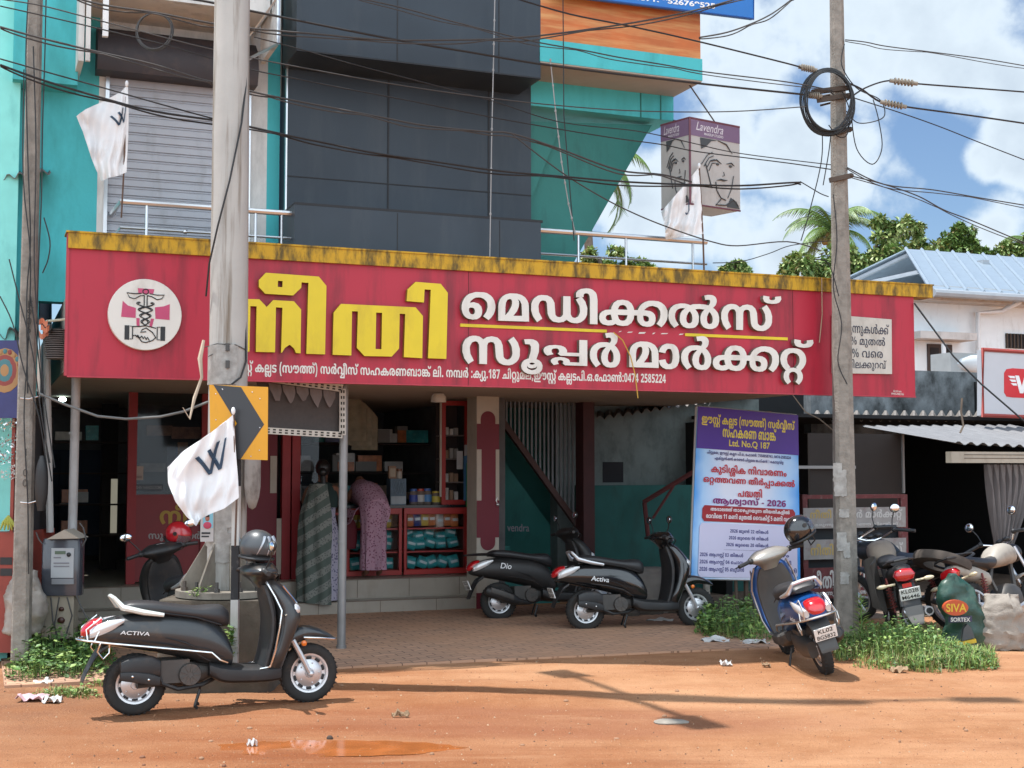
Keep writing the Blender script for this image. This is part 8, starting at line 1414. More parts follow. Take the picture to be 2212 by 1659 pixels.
for y in (1212, 1236): mb = MB(); q0, q1 = P(0, y+8, kY-.005), P(26, y-8, kY-.005); mb.box(q0.x, kY-.006, q0.z, q1.x, kY+.01, q1.z); t.part('latch_plate', mb, BLK)
a, b = P(-90, 903, 11.9), P(45, 735, 11.9)
mb = MB(); mb.box(a.x, 11.9, a.z, b.x, 11.93, b.z); t = T('picture_board', 'navy board with an ornate warm coloured arch design at the left edge', 'board', ((a.x+b.x)/2, 11.9, a.z), ID); bd = t.part('board', mb, M('board_navy', (.03,.035,.14), .5, var=.2))
mb = MB(); c = P(10, 800, 11.895)
for i, (rx, rz, k) in enumerate(((.15,.20,0),(.12,.16,1),(.085,.12,2),(.05,.07,0))): mb.k = k; mb.ball((c.x, 11.898-.001*i, c.z), (rx, .004, rz), 24, 8)
for k in range(11): a_ = math.pi*k/10; mb.k = k % 3; mb.ball((c.x+.135*math.cos(a_), 11.893, c.z+.17*math.sin(a_)), (.018,.004,.024), 8, 5)
t.part('arch_ornament', mb, [M('orn_ochre', (.36,.20,.08), .6), M('orn_red', (.25,.05,.04), .6), M('orn_teal', (.06,.18,.2), .6)], bd)
def corrug(mb, p00, p10, p11, p01, n, amp, seg=6, th=.006):
    """corrugated sheet, waves run along p00->p10, ridges along p00->p01"""
    up = ((Vector(p10)-Vector(p00)).cross(Vector(p01)-Vector(p00))).normalized(); up = up if up.z > 0 else -up
    def fn(s, q):
        p = (Vector(p00)*(1-s)+Vector(p10)*s)*(1-q)+(Vector(p01)*(1-s)+Vector(p11)*s)*q; return p+up*amp*math.sin(2*math.pi*n*s)
    return mb.sheet(fn, n*seg, 4, th)
ASB = M('asbestos_sheet', (.20,.18,.16), .9, var=.2, sc=6, dirt=(.07,.06,.055), da=.45, dst=(1,1,1), bump=.3)
mb = MB(); corrug(mb, P(-60,392,12.2), P(110,372,12.2), P(100,352,14.0), P(-60,365,14.0), 7, .025); solo('tin_awning', 'small rusty corrugated awning at the upper left edge', 'awning', mb, M('grey_tin', (.16,.15,.15), .6, .3, var=.2, dirt=(.08,.045,.03), da=.45))
mb = MB(); mb.tube([P(24,520,12.7), P(28,395,12.7)], .04, 6); mb.tube([P(-20,470,12.6), P(24,395,12.6)], .03, 6); solo('awning_strut', 'dark iron struts holding the tin awning at the left edge', 'strut', mb, FE)
mb = MB(); a, b = P(-120, 735, 13.4), P(44, 450, 13.4); mb.box(a.x, 13.4, a.z, b.x, 13.6, b.z); solo('side_wall', 'stained grey plaster wall behind the left roadside pole', 'wall', mb, M('stained_plaster', (.26,.26,.25), .9, var=.2, dirt=(.09,.085,.08), da=.45))
mb = MB(); corrug(mb, P(-80,735,12.2), P(112,708,12.2), P(112,640,14.2), P(-80,660,14.2), 6, .05, 8); solo('tile_roof', 'low dark tiled roof wedged between the left pole and the red sign', 'roof', mb, M('dark_tiles', (.085,.075,.07), .85, var=.3, sc=8), ang=60)
mb = MB(); c = P(96, 712, 12.15)
for i, (dx, dz, c_) in enumerate(((0,.04,0),(.01,-.02,0),(-.005,-.075,0))): mb.sheet(lambda s, q: (c.x-.05+.085*s+dx, c.y+.02*math.sin(s*5+i), c.z+dz+.05*q+.02*math.sin(s*6+i)), 6, 4, .003)
solo('orange_rag', 'small torn orange flag between the left pole and the sign', 'flag', mb, M('orange_rag', (.62,.19,.10), .7))
mb = MB(); mb.tube([P(100,694,12.2), P(150,689,12.1)], .012, 6); solo('plastic_pipe', 'short cream plastic pipe reaching from the left pole to the sign', 'pipe', mb, M('cream_pipe', (.55,.50,.38), .5))
mb = MB(); c = P(126, 745, 12.35)
for i in range(14): z = c.z+.13-i*.02; mb.lathe([(.001,z),(.10+.02*math.sin(i*.2),z),(.10+.02*math.sin(i*.2),z+.010),(.001,z+.010)], 20, 'z', (c.x, c.y, 0))
solo('ribbed_vent', 'grey ribbed roller drum at the left end of the red sign', 'roller', mb, M('ribbed_grey', (.17,.14,.13), .7, var=.2))
mb = MB(); mb.tube([P(100,700,12.6), P(103,900,12.6), P(108,1150,12.6)], .035, 8); solo('drain_pipe', 'white drain pipe running down right of the left pole', 'pipe', mb, M('white_pvc', (.48,.48,.47), .5, var=.1, dirt=(.2,.18,.16), da=.3))
# ---------------------------------------------------------------- overhead cables (photo course, true distance between the poles)
def wY(x): return 11.3+2.75*x/1800
def wire(label, pts, r=.011, kind=0, twist=None, dY=0):
    mb = MB(); Q = []
    n = len(pts)
    for i in range(n-1):
        p0, p1, p2, p3 = pts[max(i-1,0)], pts[i], pts[i+1], pts[min(i+2,n-1)]
        for q in range(5):
            t_ = q/5; Q.append(tuple(.5*((2*b)+(-a+c)*t_+(2*a-5*b+4*c-d)*t_*t_+(-a+3*b-3*c+d)*t_**3) for a,b,c,d in zip(p0,p1,p2,p3)))
    Q.append(pts[-1]); W = [P(x, y, (wY(x)+dY) if x < 1820 else wY(1820)+dY+(x-1820)*.004) for x, y in Q]
    r *= .85; mb.tube(W, r, 6)
    if twist:
        mb.tube([w+Vector((0, .012*math.cos(i*twist), -.010-.028*abs(math.sin(i*twist*.37)))) for i, w in enumerate(W)], r*.8, 5)
    return solo('overhead_cable', label, 'cable', mb, [CAB, M('dusty_cable', (.045,.04,.038), .7)][kind], group='overhead cables')
wire('thick black cable sloping from top left across the upper charcoal box to the right pole', [(290,-18),(427,0),(549,25),(846,84),(1012,112),(1207,144),(1507,180),(1735,204)], .013)
wire('twisted pair running almost level across the upper charcoal box then rising right', [(165,-4),(230,12),(340,28),(455,50),(549,62),(690,74),(830,86),(1000,86),(1090,83),(1200,73),(1380,47),(1510,20),(1610,-8)], .011, 1, .9)
wire('cable entering above the upper box and crossing the orange balcony wall low', [(770,-5),(866,16),(973,45),(1080,72),(1170,93),(1262,109),(1338,124),(1441,141),(1514,154),(1700,177),(1800,196)], .008, 1, .7)
wire('straight cable crossing the orange balcony wall diagonally to the upper pole clamp', [(1100,-8),(1229,30),(1368,58),(1514,91),(1700,137),(1730,146)], .010)
wire('short twisted cable climbing right from the corner of the orange balcony', [(1510,81),(1570,70),(1626,50),(1670,28),(1715,-5)], .010, 1, .9)
wire('thin cable grazing the shutter hood and crossing just under the black soffit', [(0,-2),(89,12),(198,40),(374,86),(456,106),(549,126),(631,142),(839,180),(1028,208),(1207,228),(1385,240),(1576,241),(1745,230)], .007, 1)
wire('thin cable second below the shutter hood reaching past the advert cube', [(0,13),(99,35),(231,66),(364,99),(529,147),(640,170),(740,190),(883,217),(1094,259),(1312,296),(1428,312),(1510,328),(1700,352),(1795,366)], .007)
wire('heavy twisted cable across the shutter and middle of the charcoal wall', [(0,58),(76,79),(198,109),(331,139),(430,170),(489,184),(562,202),(625,215),(740,237),(833,255),(919,271),(1045,284),(1104,288),(1207,321),(1335,367),(1428,377),(1494,393)], .011, 1, .8)
wire('cable branching down from the charcoal wall to the right balcony rail and beyond', [(1104,288),(1207,368),(1302,427),(1381,466),(1460,497),(1537,522),(1593,531),(1700,522),(1770,540)], .008, 1)
wire('cable crossing the lower half of the roller shutter above another', [(0,127),(53,142),(99,155),(231,192),(456,255),(618,292)], .008)
wire('lowest heavy twisted cable passing in front of the lower charcoal wall to the right pole', [(0,140),(83,170),(198,205),(331,240),(496,265),(615,291),(704,309),(813,331),(945,350),(1078,369),(1223,382),(1355,393),(1494,399),(1600,401),(1700,395),(1730,394)], .012, 0, .7)
wire('thin cable slanting from under the upper box to the advert cube', [(549,80),(648,106),(767,140),(899,174),(1064,218),(1207,263),(1375,283),(1487,307),(1596,331),(1795,356)], .006)
wire('cable from the right pole top drooping to the right edge', [(1826,86),(1870,91),(1915,100),(2025,114),(2130,128),(2230,145)], .007, 1, .6)
wire('cable running right from the upper steel grip into the sky', [(1830,216),(1869,190),(1922,174),(1982,181),(2100,190),(2230,200)], .011)
wire('cable running right from the lower steel grip into the sky', [(1826,177),(1860,192),(1902,220),(1959,231),(2100,250),(2230,269)], .012)
wire('thin cable falling steeply right between two clouds', [(1846,212),(1949,245),(2031,274),(2114,307),(2230,352)], .007)
wire('twisted cable leaving the right pole low and nearly level', [(1830,362),(1909,398),(2015,410),(2114,427),(2230,446)], .008, 1, .6)
wire('twisted cable leaving the right pole low and falling to the trees', [(1830,378),(1909,398),(1982,423),(2038,453),(2098,476),(2193,516),(2240,535)], .008, 1, .6)
wire('slack thin cable over the right balcony rail to the palm', [(1540,568),(1600,565),(1660,548),(1710,530),(1795,520)], .006)
mb = MB(); mb.tube([P(x, y, 11.5) for x, y in ((84,850),(149,877),(211,899),(273,905),(347,900),(397,889),(450,868))], .012, 6); solo('overhead_cable', 'sagging grey cable slung between the left pole and the mast below the sign', 'cable', mb, M('grey_cable2', (.12,.12,.115), .6), group='overhead cables')
mb = MB(); mb.tube([fp(1975,655,-.02), fp(2060,770,-.3), fp(2120,830,-.6), fp(2230,925,-.9)], .011, 6); solo('overhead_cable', 'stay cable falling from the right end of the red sign across the white house', 'cable', mb, CAB, fr=FM, group='overhead cables')
LSTR = M('light_string', (.30,.30,.30), .6)
for k, (lab, pts) in enumerate((('straight pale light string hanging down before the charcoal wall',((1069,-8),(1066,130),(1062,300),(1058,560))),('bent pale light string hanging before the teal stair slab',((1189,130),(1200,240),(1213,350),(1228,440),(1242,502))),('dark plumb cord hanging before the orange balcony',((1216,-8),(1217,120),(1218,250),(1240,520))))):
    mb = MB(); W = [fp(x, y, .12) for x, y in pts]; mb.tube(W, .006, 5)
    if k < 2:
        for i in range(9): q = i/8*(len(W)-1); a = int(min(q, len(W)-2)); mb.ball(W[a].lerp(W[a+1], q-a), (.012,.012,.018), 6, 4)
    solo('light_string' if k < 2 else 'plumb_cord', lab, 'cord', mb, LSTR if k < 2 else CAB, fr=FM, group='cords hanging down the front')
def sagcord(lab, pts, w, mat, r=.006):
    mb = MB(); mb.tube([fp(x, y, w) for x, y in pts], r, 5); solo('loose_cord', lab, 'cord', mb, mat, fr=FM, group='loose cords')
sagcord('yellow cord dangling across the white letters of the red sign', [(1325,718),(1345,735),(1362,770),(1372,810),(1378,860)], -.09, M('yellow_cord', (.5,.3,.04), .7))
sagcord('loose dry creeper hanging under the sign left of the right pole', [(1710,850),(1740,890),(1770,905),(1800,930)], .0, M('dry_creeper', (.16,.13,.10), .9))
sagcord('dry creeper tuft hanging under the sign right of the right pole', [(2078,860),(2076,890),(2081,920),(2074,935)], .2, M('dry_creeper', (.16,.13,.10), .9), .012)
sagcord('pale creeper stem hanging from the mossy yellow trim', [(1775,600),(1776,680),(1770,740)], -.05, M('pale_creeper', (.35,.25,.17), .9))

# ---------------------------------------------------------------- advert cube and blue board
t = T('advert_cube', 'hanging cube sign with a sketched face and purple header beside the stair', 'sign', fp(1500,440,.3), FM)
a, b, c = fp(1428,435,.75), fp(1489,420,.15), fp(1599,435,.30)
zt1, zb1 = fp(1489,254,.15).z, fp(1489,440,.15).z
A, Bv, Cv = Vector((fp(1428,350,.55).x, .55, 0)), Vector((fp(1490,350,.15).x, .15, 0)), Vector((fp(1598,350,.30).x, .30, 0)); D_ = A+Cv-Bv
mb = MB(); mb.slab([Vector((p.x, p.y, zb1)) for p in (A, Bv, Cv, D_)], (0,0,zt1-zb1)); bd = t.part('cube_body', mb, M('cube_grey', (.42,.40,.38), .5, var=.05, dirt=(.2,.18,.16), da=.25))
def cubeface(p, q, wide):
    nrm = Vector((q.y-p.y, -(q.x-p.x), 0)).normalized()
    def f(s, v, d=0): r = p.lerp(q, s)+nrm*(.004+d); return Vector((r.x, r.y, zb1+(zt1-zb1)*v))
    mb = MB(); mb.slab([f(0,.80), f(1,.80), f(1,1), f(0,1)], nrm*-.003); t.part('header_band', mb, M('cube_purple', (.17,.105,.18), .5), bd)
    mb = MB(); vf = latin('Lavendra', 0, .005); sh = [(x+y*.35, y, d) for x, y, d in vf[0]]; box_text(mb, (sh, vf[1]), .12, .66, .87, .97, lambda s, v, d: f(s, v, .003)); box_text(mb, latin('MAKEUP STUDIO', 0, .02), .28, .66, .825, .855, lambda s, v, d: f(s, v, .003)); t.part('lettering', mb, M('cube_white', (.6,.56,.6), .5), bd, recalc=False)
    mb = MB()
    def st(pts, r): mb.tube([f(x, y, .004) for x, y in pts], r if isinstance(r, list) else [r]*len(pts), 5)
    mb.add([f(x, y, .004) for x, y in ((.20,.79),(.22,.66),(.32,.70),(.42,.77),(.55,.79))], [(0,1,2,3,4)])
    st([(.55,.79),(.72,.76),(.84,.66)], [.004,.008,.003]); st([(.40,.53),(.52,.56),(.62,.52)], [.003,.009,.003]); st([(.72,.53),(.82,.55),(.88,.52)], [.003,.008,.003])
    for x in (.54, .80): mb.ball(f(x, .51, .004), (.022,.006,.014), 10, 6)
    st([(.52,.32),(.60,.335),(.66,.33),(.74,.34)], [.002,.010,.010,.002]); st([(.66,.43),(.68,.39),(.64,.38)], .004); st([(.50,.30),(.52,.20),(.60,.12),(.70,.10)], .006); st([(.86,.40),(.82,.25),(.74,.13)], .005)
    for i in range(4): st([(.22+.05*i,.48-.02*i),(.34+.03*i,.60-.03*i),(.44+.02*i,.64-.04*i)], .005)
    st([(.30,.50),(.36,.36),(.42,.22)], .006); st([(.60,.10),(.5,.03),(.7,.04),(.85,.12),(.95,.05)], .008); mb.add([f(x, y, .003) for x, y in ((.72,.02),(.80,.14),(.92,.10),(.98,.02))], [(0,1,2,3)])
    t.part('sketched_face', mb, M('sketch_ink', (.05,.055,.06), .6), bd)
cubeface(Bv, Cv, 1); cubeface(A, Bv, 0)
mb = MB(); mb.tube([Vector((Bv.x, Bv.y-.005, zb1)), Vector((Bv.x, Bv.y-.005, zt1))], .012, 6); mb.tube([Vector((A.x,A.y,zt1)), Vector((Bv.x,Bv.y,zt1)), Vector((Cv.x,Cv.y,zt1))], .012, 6); mb.tube([Vector((A.x,A.y,zb1)), Vector((Bv.x,Bv.y,zb1)), Vector((Cv.x,Cv.y,zb1))], .010, 6); t.part('edge_frame', mb, M('cube_frame', (.14,.05,.07), .6), bd)
mb = MB(); mb.tube([fp(1462,265,.5), fp(1456,262,.9)], .02, 6); mb.tube([Vector((Cv.x-.2,Cv.y+.1,zt1)), fp(1487,180,.4)], .008, 5); t.part('bracket', mb, FE)
f = quadmap([(1200,-90),(1628,-70),(1628,41),(1200,-12)], .1, 0)
t = T('blue_sign', 'blue signboard with white phone numbers at the top edge above the orange balcony', 'sign', f(.5,0), FM)
mb = MB(); mb.slab([f(0,0),f(1,0),f(1,1),f(0,1)], (0,.05,0)); bd = t.part('sign_board', mb, M('sign_blue', (.01,.15,.48), .5, var=.08))
mb = MB(); box_text(mb, latin('8848030371, 9526769525', 0, .03), .22, .795, .09, .22, lambda s, q, d: f(s, q-.0, -.004)); t.part('lettering', mb, WTX, bd, recalc=False)
mb = MB(); mb.tube([f(0,0,0), f(1,0,0), f(1,1,0)], .012, 6); t.part('frame', mb, M('sign_blue_dark', (.01,.07,.25), .5), bd)

# ---------------------------------------------------------------- right hand side: shed, gate, house, yard wall, roofs
SHED = M('grey_green_plaster', (.17,.20,.19), .9, var=.2, sc=3, dirt=(.05,.06,.055), da=.5, dst=(1,1,.6), bump=.3, bsc=20)
t = T('old_shed', 'old grey plastered shed with a small dark window behind the black scooters', 'shed', (2.6,5.2,0), FM)
ws_ = 5.0; zr = Z_(1400, 880, ws_)
a, b = U_(1288, ws_, 950), U_(1640, ws_, 950)
mb = MB(); mb.box(a-.6, ws_, 0, b, ws_+.25, zr+.15); t.part('wall', mb, SHED)
mb = MB(); p, q = fp(1302,1042,ws_), fp(1346,998,ws_); mb.box(p.x, ws_-.006, p.z, q.x, ws_+.01, q.z); t.part('window_opening', mb, DARK)
mb = MB(); corrug(mb, fp(1290,905,4.6), fp(1640,850,4.6), fp(1640,846,6.5), fp(1290,850,6.5), 18, .03); t.part('roof', mb, ASB, ang=60)
mb = MB(); mb.box(a-.6, 4.3, 0, b, 4.42, Z_(1400, 1048, 4.3)); t.part('low_wall', mb, M('dull_teal_wall', (.018,.10,.09), .85, var=.2, sc=3, dirt=(.02,.05,.045), da=.4, bump=.2))
mb = MB(); q = fp(1530,1020,4.25); mb.box(q.x-.12, 4.2, q.z-.2, q.x+.12, 4.3, q.z+.45); mb.tube([fp(1535,870,4.2), fp(1500,930,4.2), fp(1515,990,4.2)], .008, 5); t.part('switch_box', mb, M('rusty_box', (.05,.055,.05), .7))
mb = MB(); mb.tube([fp(1390,1085,4.0), fp(1500,1018,3.6)], .035, 6); mb.tube([fp(1392,1085,4.0), fp(1400,1160,4.0)], .03, 6); mb.tube([fp(1455,1050,3.8), fp(1410,1120,3.9)], .02, 6); solo('handrail', 'rusty red handrail slanting up before the dull teal low wall', 'handrail', mb, M('rusty_rail', (.12,.03,.03), .8, var=.3), fr=FM)
mb = sack('', '', 1385, 16.2, .9, .5, .55, None, 7); solo('rubble_sack', 'pale torn sack lying behind the glossy black scooter', 'sack', mb, M('pale_sack', (.22,.20,.18), .8, var=.3, bump=.3))
mb = MB()
for i in range(40): u = 2.0+R.random()*1.3; w = 1.9+R.random()*.9; r = R.uniform(.05,.16); mb.ball((u, w, r*.4), (r*1.3, r, r*.7), 7, 5)
solo('rubble_heap', None, None, mb, M('rubble', (.10,.085,.07), .95, var=.4, bump=.5), fr=FM, kind='stuff')
# gate with painted boards
gw = 1.6; t = T('board_gate', 'rusty red gate frame with three grey boards of faded lettering', 'gate', (U_(1850,gw,1290),gw,0), FM)
GRED = M('gate_rust', (.10,.02,.022), .75, var=.35, sc=9, dirt=(.22,.2,.19), da=.25, dst=(1,1,1), dsc=3)
gx0, gx1 = U_(1735,gw,1180), U_(1962,gw,1180)
mb = MB(); mb.box(gx0, gw, .05, gx0+.07, gw+.06, Z_(1740,1068,gw)); mb.box(gx1-.10, gw, .05, gx1, gw+.06, Z_(1960,1068,gw)); zt3 = Z_(1850,1068,gw); mb.box(gx0+.07, gw+.003, zt3-.05, gx1-.1, gw+.05, zt3-.002); t.part('frame', mb, GRED)
GBD = M('gate_board_grey', (.24,.235,.23), .7, var=.15, sc=8, dirt=(.12,.03,.03), da=.3, dst=(1,1,1), dsc=2.5)
for (y0, y1, k, yl, y2) in ((1096,1140,27,1,30),(1164,1206,28,1,None),(1224,1290,28,0,30)):
    za, zb_ = Z_(1850,y1,gw), Z_(1850,y0,gw); mb = MB(); mb.box(gx0+.0, gw-.012, za, gx1-.04, gw-.002, zb_); br = t.part('board', mb, GBD if yl else GRED)
    f = lambda s, q, d: Vector((gx0+(gx1-gx0)*s, gw-.016, za+(zb_-za)*q))
    sq = SEQ[k]; vf = ml(k); wdt = sum(GL[g][0] for g in sq[:4]); n1 = [v for v in vf[0]]
    e = extent(vf[0]); cut = (wdt-e[0])/(e[1]-e[0])
    for lo_, mat in ((1, M('faded_gold', (.36,.27,.10), .7)), (0, M('faded_white', (.42,.42,.41), .7))):
        fs = [fc for fc in vf[1] if (vf[0][fc[0]][0] < wdt) == bool(lo_)]; mb = MB()
        mb.add([f(.06+.88*(v[0]-e[0])/(e[1]-e[0]), (.32 if y2 else .2)+.6*(v[1]-e[2])/(e[3]-e[2]), 0) for v in vf[0]], fs); t.part('lettering', mb, mat if yl or not lo_ else M('faded_white', (.42,.42,.41), .7), br, recalc=False)
    if y2: mb = MB(); box_text(mb, ml(y2), .10, .9, .06, .27, f); t.part('lettering', mb, M('faded_white', (.42,.42,.41), .7), br, recalc=False)
mb = MB(); mb.box(gx0+.08, gw+.10, .02, gx1+.05, gw+.12, 1.15); mb.box(gx0-.15, gw+.08, .02, gx0-.01, gw+.14, 1.45); t.part('back_sheet', mb, M('gate_back', (.012,.016,.02), .8))
# dark open workshop with sheet roofs
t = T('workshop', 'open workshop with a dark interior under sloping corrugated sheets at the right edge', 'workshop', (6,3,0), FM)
mb = MB(); mb.box(4.7, 8.5, 0, 11, 8.7, 3.2); mb.box(4.7, 3.9, 0, 4.8, 8.5, 2.4); mb.box(10.8, 2, 0, 11, 8.5, 3.2); mb.box(4.8, 3.7, 2.45, 10.8, 8.5, 2.5); t.part('inner_wall', mb, M('unlit_wall', (.012,.012,.013), .9))  # near-black colour stands in for the darkness of the open workshop
r0_, r1_ = 3.7, 1.75
mb = MB(); corrug(mb, fp(2064,957,r1_), fp(2420,975,r1_), Vector((fp(2420,975,r1_).x, r0_, Z_(2212,920,r0_))), Vector((fp(2064,957,r1_).x, r0_, Z_(2000,924,r0_)+.0)), 14, .022); t.part('lower_roof', mb, M('pale_sheet', (.19,.19,.195), .6, .1, var=.15, sc=4, dirt=(.15,.15,.16), da=.4, dst=(1,.3,1)), ang=60)
mb = MB(); corrug(mb, fp(1760,904,4.2), fp(2420,906,4.2), fp(2420,893,5.6), fp(1760,893,5.6), 34, .05); t.part('upper_roof', mb, ASB, ang=60)
mb = MB(); p, q = fp(1845,1066,3.0), fp(1950,938,3.0); mb.box(p.x-.7, 3.0, .9, q.x, 3.04, q.z); mb.k = 1; mb.box(q.x-.03, 2.97, p.z, q.x, 3.0, q.z); mb.box(p.x-1.2, 2.95, Z_(1760,1006,3)-.04, p.x, 2.99, Z_(1760,1006,3)); t.part('side_board', mb, [M('brown_black_board', (.022,.017,.015), .8), M('worn_pole', (.25,.25,.25), .6)])
mb = MB(); p, q = fp(2050,1000,1.6), fp(2420,974,1.6); mb.box(p.x, 1.55, fp(2130,1000,1.6).z, q.x, 1.66, fp(2130,976,1.6).z)
mb.k = 1
for dz in (.055, .10): mb.box(p.x+.2, 1.545, fp(2130,1000,1.6).z+dz, q.x, 1.55, fp(2130,1000,1.6).z+dz+.008)
t.part('gutter_box', mb, [M('grubby_cream', (.36,.33,.27), .6, dirt=(.18,.14,.1), da=.4), FE])
mb = MB(); p = fp(2130,1000,1.7); q = fp(2230,1000,1.7); zb2 = Z_(2150,1178,1.7)
def curt(s, v):
    k = 1-v; x = p.x+(q.x-p.x)*s; xc = p.x+.12+.28*s; pinch = max(0, 1-v*1.0)**1.6
    return (x*(1-pinch)+xc*pinch, 1.7+.05*math.sin(s*44+v*2)*(.35+v*.6)+.02*math.sin(s*90), zb2+(p.z-.02-zb2)*v)
mb.sheet(curt, 70, 20, .004); t.part('curtain', mb, M('grey_curtain', (.14,.13,.13), .9, var=.15))
STN = M('black_stained_wall', (.22,.24,.25), .95, var=.3, sc=3, dirt=(.016,.017,.016), da=.85, dsc=.9, dst=(1,1,.75), bump=.3, bsc=15)
mb = MB(); p, q = fp(1752,900,6.0), fp(2240,800,6.0); mb.box(p.x, 6.0, 2.3, q.x+2, 6.2, fp(2000,801,6.0).z); solo('parapet_wall', 'black stained concrete parapet above the corrugated roof', 'wall', mb, STN, fr=FM)
mb = MB()
for i in range(9): mb.bbox_((4.55+.2*i, 5.2+.02*(i%2), 2.42+.07*(i%3)), (.2,.1,.065), rz=R.uniform(-.1,.1))
solo('brick_remains', 'broken red brick course under the right end of the sign', 'wall', mb, M('old_brick', (.25,.08,.045), .9, var=.4), fr=FM)
# grey panel sign with red winged badge
f = quadmap([(2123,755),(2330,768),(2330,905),(2123,897)], 3.4, 0); t = T('panel_sign', 'pale grey sign panel with a red winged badge cut by the right edge', 'sign', f(.3,0), FM)
mb = MB(); mb.slab([f(0,0),f(1,0),f(1,1),f(0,1)], (0,.12,0)); bd = t.part('sign_board', mb, M('panel_grey', (.50,.51,.54), .5, var=.04))
mb = MB(); mb.tube([f(0,0),f(1,0),f(1,1),f(0,1)], .035, 6, closed=True); t.part('frame', mb, M('panel_frame', (.30,.05,.04), .6), bd)
pts = [(.215,.36),(.24,.30),(.30,.29),(.95,.29),(.95,.73),(.30,.74),(.24,.72),(.215,.66)]; mb = MB(); mb.slab([f(x, y, -.005) for x, y in pts], (0,.004,0)); t.part('red_badge', mb, M('badge_red', (.55,.012,.02), .4), bd)
mb = MB()
for pl in ([(.25,.62),(.32,.62),(.325,.585),(.275,.585)], [(.265,.565),(.33,.565),(.335,.53),(.29,.53)], [(.28,.51),(.34,.51),(.345,.475),(.305,.475)], [(.325,.63),(.365,.63),(.395,.47),(.425,.63),(.46,.63),(.41,.36),(.375,.36)], [(.48,.63),(.52,.63),(.52,.36),(.48,.36)]): mb.slab([f(x, y, -.010) for x, y in pl], (0,.004,0))
t.part('winged_mark', mb, WTX, bd)
# white house with blue-grey metal roof
t = T('white_house', 'white house with a blue-grey ribbed metal roof beyond the red sign', 'house', fp(2100,900,12), FM)
WHT = M('white_house_wall', (.74,.80,.84), .8, var=.05, dirt=(.35,.36,.36), da=.2); wh = 12.0
a = U_(1972, wh, 750); zr = Z_(2050, 655, wh)
mb = MB(); mb.box(a-3, wh, 0, a+9, wh+7, zr); t.part('wall', mb, WHT)
mb = MB(); mb.box(a-3.2, wh-.5, zr-.02, a+9, wh, zr+.30); t.part('cornice', mb, M('peeling_cornice', (.50,.47,.43), .85, var=.2, dirt=(.33,.10,.06), da=.35, dst=(1,1,1)))
mb = MB(); p, q = fp(2003,803,wh), fp(2055,745,wh); mb.box(p.x, wh-.03, p.z, q.x, wh+.01, q.z); w_ = t.part('window', mb, M('brown_window', (.045,.025,.02), .6)); mb = MB(); mb.box(p.x+.07, wh-.04, p.z, (p.x+q.x)/2-.04, wh-.03, q.z-.08); mb.box((p.x+q.x)/2+.04, wh-.04, p.z, q.x-.07, wh-.03, q.z-.08); t.part('pane', mb, DARK, w_)
mb = MB(); mb.box(p.x-.6, wh-.55, q.z+.06, q.x+.25, wh, q.z+.22); t.part('window_hood', mb, M('hood_stained', (.50,.47,.45), .85, dirt=(.12,.1,.09), da=.4))
p, q = fp(2172,752,wh), fp(2230,723,wh); mb = MB(); mb.box(p.x, wh-.03, p.z, q.x, wh+.01, q.z); w_ = t.part('window', mb, DARK); mb = MB()
for i in range(7): mb.box(p.x+.1*i, wh-.06, p.z, p.x+.1*i+.025, wh-.03, q.z)
t.part('grille', mb, FE, w_)
mb = MB(); mb.tube([fp(2205,650,wh-.6), fp(2165,672,wh-.3), fp(2113,676,wh-.15), fp(2113,800,wh-.15)], .06, 8); t.part('drain_pipe', mb, M('white_pvc2', (.68,.70,.72), .4)); mb = MB(); mb.tube([fp(2038,742,wh-.6), fp(2040,800,wh-.6)], .05, 8); t.part('drain_pipe', mb, M('white_pvc2', (.68,.70,.72), .4))
ROOF = M('blue_grey_metal_roof', (.33,.40,.46), .4, .4, var=.06, dirt=(.2,.24,.27), da=.2)
e0, r0_ = fp(2012,628,wh-.8), fp(1957,540,wh+2.8); zr0 = r0_.z; ux = 10
gdir = Vector((1,0,0))
mb = MB(); E1 = Vector((e0.x+ux, e0.y, e0.z)); R0 = Vector((r0_.x, r0_.y, zr0)); R1 = Vector((r0_.x+ux, r0_.y, zr0))
mb.slab([e0, E1, R1, R0], (0,0,.03))
for i in range(22):
    s = i/21; mb.tube([e0.lerp(E1, s)+Vector((0,0,.05)), R0.lerp(R1, s)+Vector((0,0,.05))], .045, 4)
t.part('roof', mb, ROOF)
Bk0 = Vector((e0.x-.3, r0_.y+(r0_.y-e0.y), e0.z-.1)); mb = MB(); mb.slab([R0, R1, Vector((Bk0.x+ux, Bk0.y, Bk0.z)), Bk0], (0,0,.03)); t.part('roof', mb, ROOF)
mb = MB(); mb.tube([R0+Vector((.1,0,-.1)), e0+Vector((.1,0,-.1))], .06, 5); mb.tube([R0+Vector((.1,0,-.1)), Bk0+Vector((.1,0,-.1))], .06, 5); mb.tube([R0.lerp(e0,.45)+Vector((.1,0,-.1)), R0.lerp(Bk0,.45)+Vector((.1,0,-.1))], .05, 5); mb.tube([e0+Vector((0,-.06,-.05)), E1+Vector((0,-.06,-.05))], .09, 8); mb.box(R0.x+1.5, R0.y-1, zr, R0.x+1.7, R0.y+1, zr0-.3); t.part('roof_frame', mb, M('frame_grey_blue', (.30,.33,.36), .6))
mb = MB(); q = fp(2080,800,wh-2.5); mb.box(q.x-.55, wh-2.8, q.z-.1, q.x+1.1, wh-2.2, q.z+.32); mb.k = 1; mb.ball((q.x+.25, wh-2.8, q.z+.1), (.65,.1,.2), 14, 6); solo('water_tank', 'low grey tank on the roof behind the stained parapet', 'tank', mb, [M('tank_grey', (.33,.36,.37), .6), M('tank_pale', (.52,.55,.57), .5)], fr=FM)

